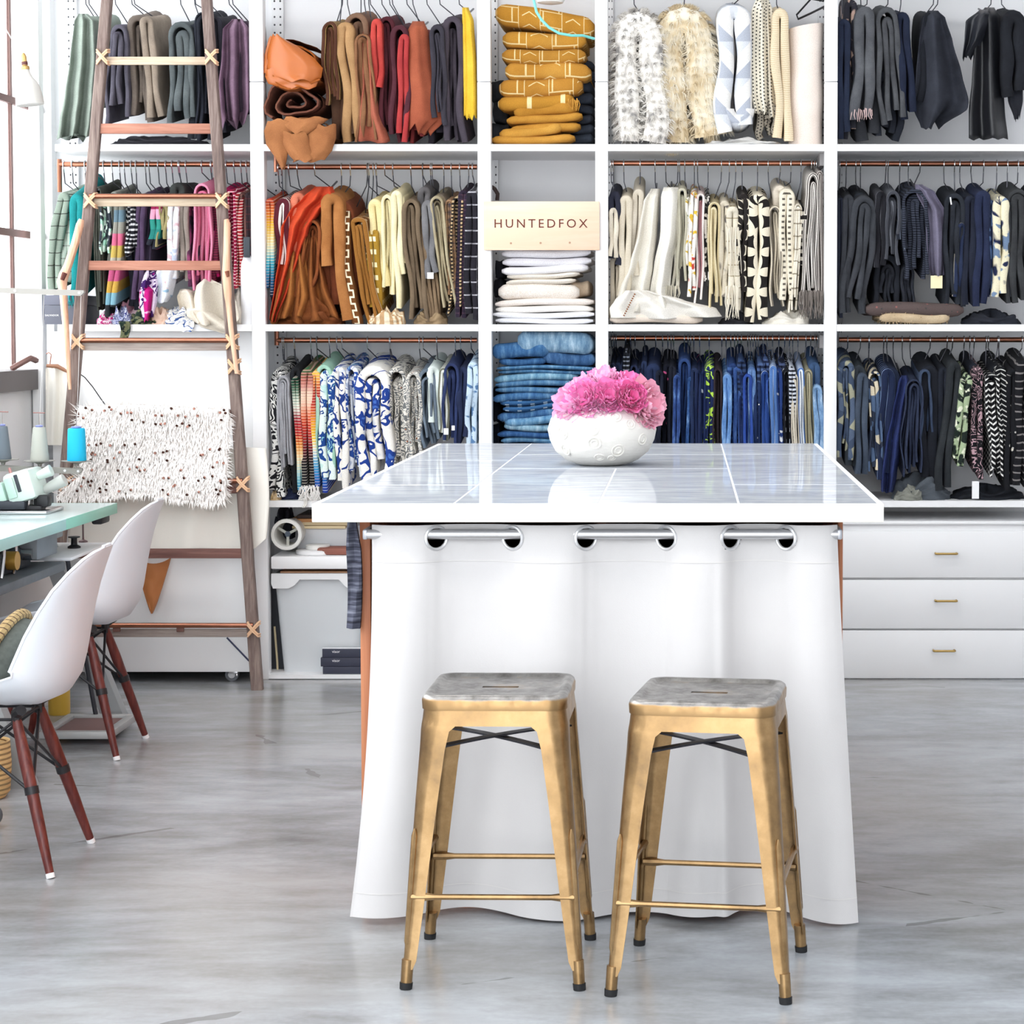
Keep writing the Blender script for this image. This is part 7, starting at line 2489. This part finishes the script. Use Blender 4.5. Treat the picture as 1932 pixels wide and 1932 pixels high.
# ================================================================== crowded indigo rail
IND = '#1d2b52'
RL = [
    (1150, 1162, 685, tone('#141a30', '#22304f'), 'blackest indigo cloth nearest the jeans', 1, 1154),
    (1160, 1172, 684, tone('#16203c', '#26365a'), 'inky indigo cloth behind the flower tips', 1, 1158),
    (1170, 1178, 686, tone('#18223e', '#2a3b62'), 'slim inky cloth before the striped one', 1, 1162),
    (1175, 1188, 664, F('hs', '#10141f', '#8a90a0', s=.018, th=.7), 'black cloth ringed with grey stripes', 1, 1180),
    (1188, 1204, 688, tone('#1a2340', '#2a3760'), 'deep navy cloth above the peonies', 2, 1189),
    (1202, 1212, 694, tone('#151d36', '#25345a'), 'thin navy cloth between rounded folds', 1, 1198),
    (1209, 1221, 681, tone('#1b2745', '#31446f'), 'dark blue quilted cloth', 1, 1216),
    (1218, 1246, 684, tone('#1a2440', '#2f4270'), 'wide navy stitched cloth with rounded top', 2, 1237),
    (1236, 1252, 700, F('tick', '#171d33', '#f2f2f2', '#dfe6f2', s=.03), 'navy cloth sprinkled with white dots', 1, 1250),
    (1250, 1268, 688, F('tick', '#151a2c', '#f0f0f0', '#e0609a', s=.035), 'black cloth with white and pink stitches', 2, 1260),
    (1262, 1276, 690, F('tick', '#14192b', '#c7f060', '#e85c9c', s=.045), 'black cloth with neon and pink flecks', 1, 1266),
    (1270, 1284, 708, F('wear', '#1f3568', '#35559a', '#6f95d0'), 'royal blue stitched cloth', 2, 1271),
    (1279, 1304, 676, F('tone', '#22396c', '#3d5fa0'), 'tall blue cloth with a pointed shoulder', 2, 1291),
    (1296, 1310, 712, F('wear', '#24427a', '#3f6bb0', '#8fb8e6'), 'blue cloth folded in a bright hoop', 1, 1298),
    (1303, 1318, 694, tone('#1a2748', '#2c4070'), 'navy cloth before the pink stitched one', 1, 1303),
    (1312, 1324, 698, F('tick', '#1c2c58', '#e8579f', '#f0d0a0', s=.04), 'blue cloth with pink stitches', 1, 1309),
    (1322, 1332, 700, F('tick', '#203366', '#e8579f', '#d8e2f2', s=.05), 'bright navy cloth with sparse stitches', 1, 1320),
    (1329, 1350, 690, F('flor', '#22346b', '#c6f05a', '#2a4a8c', s=.05, th=.25), 'navy cloth with neon green edge and leaves', 1, 1338),
    (1346, 1363, 695, tone('#2a2127', '#43363b'), 'brown black cloth beside the neon one', 2, 1362),
    (1363, 1381, 706, F('wear', '#4a78bd', '#6f9cd6', '#a3c6ea'), 'light sky blue denim', 1, 1370),
    (1372, 1392, 684, F('hs', '#27447e', '#4c72b0', s=.03, th=.7), 'blue ridged cloth behind light denim', 2, 1379),
    (1384, 1400, 692, F('wear', '#2a4688', '#3f62a8', '#6d92cc'), 'cobalt woven cloth', 2, 1386),
    (1394, 1404, 704, F('dash', '#22366b', '#efe9cf', s=.05, s2=.05), 'blue cloth with cream twisted cord', 1, 1392),
    (1390, 1408, 678, F('hs', '#1b2746', '#38507f', s=.02), 'dark ribbed cloth with high shoulder', 1, 1399),
    (1402, 1420, 706, tone('#2747a0', '#3c62c0'), 'vivid blue cloth with white clip', 2, 1411),
    (1411, 1426, 692, F('wear', '#3a5a98', '#6d92c8', '#b9d3ee'), 'pale hooped blue denim', 1, 1416),
    (1422, 1436, 720, F('tick', '#1f3566', '#f2f0e0', '#e6e9f0', s=.028), 'navy cloth with white painted marks', 2, 1421),
    (1428, 1442, 684, F('hs', '#202d52', '#51699a', s=.024), 'striped navy roll fold', 1, 1426),
    (1436, 1450, 700, F('vs', '#2a4f9c', '#d9ebf6', s=.04, th=.8), 'blue cloth with an ice white stripe', 1, 1431),
    (1438, 1452, 678, F('hs', '#1e2b50', '#5b74a8', s=.02), 'tall navy striped shoulder', 1, 1440),
    (1446, 1462, 712, F('wear', '#27489a', '#3f66b6', '#7fa6dc'), 'bright denim with pale flecks', 2, 1448),
    (1452, 1466, 690, F('vs', '#5a83c4', '#dfeaf6', s=.03, th=.6), 'ice blue edged cloth', 1, 1458),
    (1462, 1476, 696, F('blot', '#2a4a94', '#e9eef2', s=.05, th=.62), 'blue cloth painted with white rectangles', 1, 1470),
    (1468, 1484, 684, F('hs', '#1f2742', '#4f5f88', s=.014), 'fine striped dark roll', 1, 1481),
    (1476, 1492, 696, F('dash', '#12151f', '#dfe6ee', s=.045, s2=.04), 'black cloth with white dashes', 2, 1490),
    (1488, 1502, 694, F('hs', '#1d2233', '#c9ced8', s=.016), 'black cloth with white striped top', 1, 1496),
    (1492, 1506, 706, F('vs', '#d3cab8', '#5e5c60', s=.022, th=.62), 'stone coloured edged cloth', 2, 1506),
    (1504, 1518, 694, F('vs', '#4f7fcb', '#e6eef6', s=.02), 'blue and white candy striped cloth', 2, 1521),
    (1516, 1534, 696, F('vs', '#6d6a5a', '#b3ac90', s=.014), 'olive pinstriped cloth', 2, 1530),
    (1526, 1548, 682, F('tone', '#2d476f', '#4f6f9a'), 'slate denim with broad shoulder', 1, 1538),
    (1532, 1552, 726, F('wear', '#5a83b6', '#86aad0', '#bcd3e8'), 'pale denim hoop beside the upright', 1, 1543),
]
for k, (x0, x1, yt, mt, ds, n, hk) in enumerate(RL):
    T('Rl', x0, x1, yt, 930 - (k * 37 % 60), mt, ds, n=n, hk=hk, dy=[-.004, .012, .004, -.01][k % 4] + (.03 if yt < 690 else 0), asp=1.3, jag=.03, lean=(k - 20) * .35, rise=.06)
for k, (u0, u1) in enumerate(((1150, 1250), (1250, 1340), (1340, 1450), (1450, 1552))):
    folded(u0, u1, 912, 945, tone('#1a2440', '#33436e'), ['indigo cloth lying under the inky cloths', 'indigo cloth lying under the stitched cloths', 'indigo cloth lying under the light denim', 'indigo cloth lying under the striped cloths'][k], layers=2, y0=GY + .05, seed=130 + k, zfloor=ZC1)

# ================================================================== dark rail above the drawers
T('Ql', 1580, 1613, 680, 868, F('patch', '#4a5a74', '#5e6f8a', '#a9a892', s=.05), 'blue grey patchwork cloth with broad shoulder', n=2, hk=1600, dy=-.005, asp=1.1)
T('Ql', 1604, 1637, 688, 880, tone('#2b3138', '#454d55'), 'dark grey wool with rounded top', n=2, hk=1624, dy=.01, lean=-10)
T('Ql', 1616, 1640, 704, 895, tone('#3a4658', '#5c6a7e'), 'slate wool with a pale selvedge', n=1, hk=1641, dy=-.008, lean=-4, flare=.2)
T('Ql', 1638, 1663, 701, 890, F('patch', '#323d52', '#d9ceb4', '#5c7396', s=.055), 'navy and cream tie dyed patches', n=2, hk=1640, dy=-.004, lean=6)
T('Ql', 1662, 1690, 695, 905, F('vs', '#1f2c50', '#8fa6cc', s=.035, th=.82), 'indigo cloth with bright folded edge', n=2, hk=1668, dy=.004, lean=-12)
T('Ql', 1664, 1700, 692, 850, tone('#1a2238', '#2b3756'), 'blue black denim in the middle', n=2, hk=1674, dy=.03)
sheet([(708, 1700, 1712), (722, 1694, 1718), (780, 1682, 1708), (840, 1670, 1700), (900, 1662, 1692), (928, 1662, 1686)], tone('#222f5c', '#38488a'), 'long royal navy cloth slanting down', name='hanging_textile', cat='textile', rk='Ql', folds=1.6, amp=.03, jag=3, seed=91, hk=1686, dy=-.008)
T('Ql', 1708, 1742, 716, 900, tone('#27304a', '#404b68'), 'slate navy cloth folded into ribs', n=4, hk=1703, dy=-.012, lean=-6, flare=.25, jag=.02)
T('Ql', 1735, 1757, 697, 828, tone('#33415e', '#51617e'), 'short denim piece with raw hem', n=2, hk=1718, dy=-.006, lean=4, flare=.2)
T('Ql', 1734, 1772, 687, 905, tone('#14171f', '#242935'), 'black wool with wide shoulder', n=2, hk=1756, dy=.02)
T('Ql', 1770, 1794, 692, 915, tone('#171b26', '#2a303e'), 'black cloth squeezed before the brushed wool', n=1, hk=1788, dy=.01)
T('Ql', 1786, 1816, 682, 926, tone('#23272d', '#3e4347'), 'black brushed wool leaning', n=1, hk=1798, dy=-.004, lean=-22, asp=1.6)
PM = T('Ql', 1812, 1836, 706, 880, F('blot', '#aebf9a', '#1f2b26', '#e6e9d2', s=.045, th=.5), 'green and white palm printed cloth', n=2, hk=1820, dy=-.012, lean=-14, curve=-4)
T('Ql', 1834, 1856, 692, 905, F('swirl', '#1a1a20', '#c9a5ad', s=.05, th=.7), 'black cloth with pink and white outlines', n=2, hk=1839, dy=-.004)
T('Ql', 1828, 1848, 686, 780, tone('#1a1e2a', '#2d3344'), 'black shoulder behind the palm print', n=1, hk=1831, dy=.05)
T('Ql', 1859, 1886, 706, 900, F('chev', '#14151a', '#ecebe6', s=.022, s2=.045, th=.35), 'black cloth with white chevron columns', n=2, hk=1862, dy=-.01, lean=10, asp=.8)
T('Ql', 1878, 1900, 690, 905, F('chev', '#15161b', '#d9d8d4', s=.02, s2=.05, th=.25), 'second black chevron cloth behind it', n=1, hk=1884, dy=.0, lean=8)
T('Ql', 1868, 1900, 686, 740, tone('#16181f', '#272b36'), 'black folded shoulder with white tags', n=1, hk=1866, dy=.045)
T('Ql', 1898, 1920, 696, 925, F('tick', '#17181e', '#e3dfd2', '#c9c6bf', s=.03), 'black cloth with scattered cream squares', n=2, hk=1886, dy=-.0)
T('Ql', 1916, 1950, 680, 920, F('hs', '#191a20', '#8e8a88', s=.03, th=.8), 'black cloth with grey bars at the edge', n=2, hk=1930, dy=-.004)
T('Ql', 1950, 1988, 690, 920, tone('#1b1d25', '#30343f'), 'black wool beyond the picture edge', n=2, hk=1966, dy=.0)
heap(1686, 1800, 898, ZC1, tone('#4b525c', '#6d757d'), 'grey wool crumpled on the shelf above the drawers', seed=141, y0=GY + .0, depth=.18, rough=.4)
heap(1688, 1742, 918, ZC1, tone('#7f817b', '#a5a69c'), 'grey beige cloth lying before the grey wool', seed=143, y0=GY - .02, depth=.1, rough=.5)
heap(1800, 1940, 918, ZC1, tone('#1a1c24', '#31353f'), 'black cloths crumpled along the shelf above the drawers', seed=145, y0=GY + .02, depth=.2, rough=.4)
tg = label_tag(1834, 908, 1847, 941, bpy.data.objects[[o.name for o in bpy.data.objects if o.get('label', '').startswith('black cloth with pink and white')][0]], GY - .02)

# ================================================================== things in the low bay beside the table
q0, q1 = P(513, 1060, 8.30), P(690, 1262, 8.30)
zr0 = P(600, 1084, 8.29).z
SB = thing('storage_bin', 'large pale grey plastic storage bin with handle rim in the lowest bay', 'bin', ((q0.x + q1.x) / 2, 8.47, ZD1))
M_bin = simple('#d5d9dc', .4, var=.02)
m = MB()
cx, cy, wx, wy = (q0.x + q1.x) / 2, 8.47, (q1.x - q0.x) / 2, .18
rows = []
for k in range(8):
    z = ZD1 + (zr0 - ZD1) * k / 7
    f = .80 + .17 * k / 7
    rows.append([Vector((cx + p.x * wx * f / .1, cy + p.y * wy * (.86 + .12 * k / 7) / .1, z)) for p in rsq(.1, .018, 0, 5)])
m.grid(rows, closed_u=True)
m.f.append(tuple(range(20)))
m.m.append(0)
part(m, 'tub', M_bin, SB)
m = MB()
zl_, zh_ = P(600, 1110, 8.28).z, P(600, 1082, 8.28).z
zm_ = P(600, 1093, 8.28).z
xa, xb = P(513, 1090, 8.285).x, P(700, 1090, 8.285).x
m.prism([(xa + .006, zl_), (P(545, 1110, 8.28).x, zl_), (P(556, 1106, 8.28).x, zl_ + .012), (P(566, 1097, 8.28).x, zm_), (P(640, 1097, 8.28).x, zm_), (P(650, 1104, 8.28).x, zl_ + .012), (P(658, 1110, 8.28).x, zl_), (xb, zl_), (xb, zh_), (xa, zh_), (xa - .001, zl_ + .02)], 8.272, 8.30)
part(m, 'handle_rim', simple('#e6e7e8', .4), SB)
part(MB().box(xa + .03, xb - .02, 8.30, 8.62, zh_ - .01, zh_ + .006), 'contents', simple('#b58a68', .9, var=.2), SB)
a, b = P(511, 1074, 8.262), P(697, 1050, 8.262)
LD2 = MB().box(a.x, b.x, 8.262, 8.66, a.z, b.z, .006).build('bin_lid', M_white)
tag(LD2, 'white plastic lid lying on the storage bin', 'lid')
# round reel with spokes
c0 = P(540, 1009, 8.262)
s = 8.262 / 4000
RE_ = thing('reel', 'round white plastic reel with spokes lying on the bin lid', 'reel', (c0.x, 8.27, c0.z))
rows = []
for rr_, y in ((23, 8.262), (29, 8.262), (30, 8.275), (27, 8.285), (25, 8.42), (22, 8.42), (22, 8.285), (22.5, 8.27)):
    rows.append([Vector((c0.x + rr_ * s * cos(a), y, c0.z + rr_ * s * sin(a))) for a in [2 * pi * j / 36 for j in range(36)]])
part(MB().grid(rows, closed_u=True, closed_v=True), 'drum', simple('#e3e2dd', .45), RE_)
for k in range(3):
    a = .5 + k * 2 * pi / 3
    part(MB().tube([Vector((c0.x, 8.30, c0.z)) + Vector((cos(a), 0, sin(a))) * (4 * s), Vector((c0.x, 8.30, c0.z)) + Vector((cos(a), 0, sin(a))) * (22 * s)], .006, 6), 'spoke', simple('#c9cbc4', .5), RE_)
part(MB().tube([(c0.x, 8.29, c0.z), (c0.x, 8.31, c0.z)], .011, 12), 'hub', simple('#4a5666', .5), RE_)
a = P(590, 1047, 8.30)
tag(MB().lathe([(.072, 0), (.076, .003), (.076, .014), (.07, .018), (.0, .018)], (a.x, 8.36, b.z + .0005), 30).build('tin', M_white), 'flat round white tin beside the reel on the bin lid', 'tin')
tag(MB().lathe([(.045, 0), (.048, .003), (.048, .016), (.044, .019), (.0, .019)], (a.x + .01, 8.36, b.z + .019), 30).build('tin', simple('#e4e3df', .4)), 'smaller round white tin on the flat tin', 'tin')
a, c_ = P(562, 1042, 8.42), P(672, 994, 8.42)
tag(MB().box(a.x, c_.x, 8.40, 8.64, b.z + .001, c_.z, .012).build('plastic_case', simple('#cfd2d6', .45)), 'pale grey plastic case behind the reel', 'case')
tag(MB().box(P(600, 1040, 8.33).x, P(690, 1040, 8.33).x, 8.30, 8.39, b.z + .001, b.z + .03, .01).build('leather_scrap', simple('#8a5548', .7, var=.25)), 'reddish brown leather scrap on the bin lid beside the scarf', 'leather')
for k, (u0, u1, v0, v1, cc_, ds) in enumerate(((552, 652, 992, 997, '#ecd9b0', 'cream board, lowest of the sheets over the plastic case'), (556, 660, 985, 991, '#d9c6a0', 'straw coloured board in the sheets over the plastic case'), (548, 600, 979, 985, '#c48d5c', 'tan board poking out at the top of the sheets'), (560, 665, 972, 978, '#41342f', 'dark board on top of the sheets'))):
    a, c_ = P(u0, v1, 8.40), P(u1, v0, 8.40)
    tag(MB().box(a.x, c_.x, 8.39 + k * .004, 8.66, a.z, c_.z, .0006).build('board', simple(cc_, .8, var=.12)), ds, 'board', 'boards over the plastic case')
heap(512, 548, 958, b.z + .05, tone('#2c2c36', '#474754'), 'dark crumpled bag behind the reel', 'bag', 'bag', seed=151, y0=8.42, depth=.16)
m = MB()
a, c_ = P(513, 1268, 8.40), P(544, 1262, 8.40)
m.prism([(P(513, 1268, 8.4).x, ZD1 + .001), (P(546, 1268, 8.4).x, ZD1 + .001), (P(548, 1262, 8.4).x, ZD1 + .01), (P(530, 1100, 8.4).x, P(530, 1105, 8.4).z), (P(513, 1100, 8.4).x, P(530, 1105, 8.4).z)], 8.385, 8.40)
PF = m.build('portfolio', simple('#2a2d35', .6, var=.2))
tag(PF, 'black portfolio case leaning between the upright and the storage bin', 'portfolio')
a, c_ = P(518, 1182, 8.375), P(523, 1243, 8.375)
tag(MB().tube([a, (c_.x, 8.375, ZD1 + .03), (c_.x + .001, 8.375, ZD1)], .0045, 7).build('stick', simple('#e3d3ac', .7)), 'pale wooden stick leaning before the black portfolio', 'stick')
for k, (u0, v0, v1, ds) in enumerate(((609, 1258, 1277, 'dark navy box at the bottom of the small box pile'), (605, 1241, 1258, 'dark navy box with white lettering, middle of the pile'), (608, 1224, 1241, 'dark navy box with white top edge, uppermost of the pile'))):
    a, c_ = P(u0, v1, 8.262), P(684, v0, 8.262)
    z0 = ZD1 + .0005 if k == 0 else a.z + .0008
    B = MB().box(a.x, c_.x, 8.262, 8.285, z0, c_.z, .0015).build('small_box', simple('#333648', .6, var=.12, scale=40))
    tag(B, ds, 'box', 'dark navy small boxes')
    if k:
        lettering('visor', (P(634, (v0 + v1) / 2 - 2, 8.262).x, 8.2612, P(634, (v0 + v1) / 2 - 3, 8.262).z), .031, simple('#f1f1f4', .6), B)
    if k == 2:
        part(MB().box(a.x, c_.x, 8.262, 8.285, c_.z, c_.z + .002), 'top_flap', simple('#e6e6ea', .6), B)
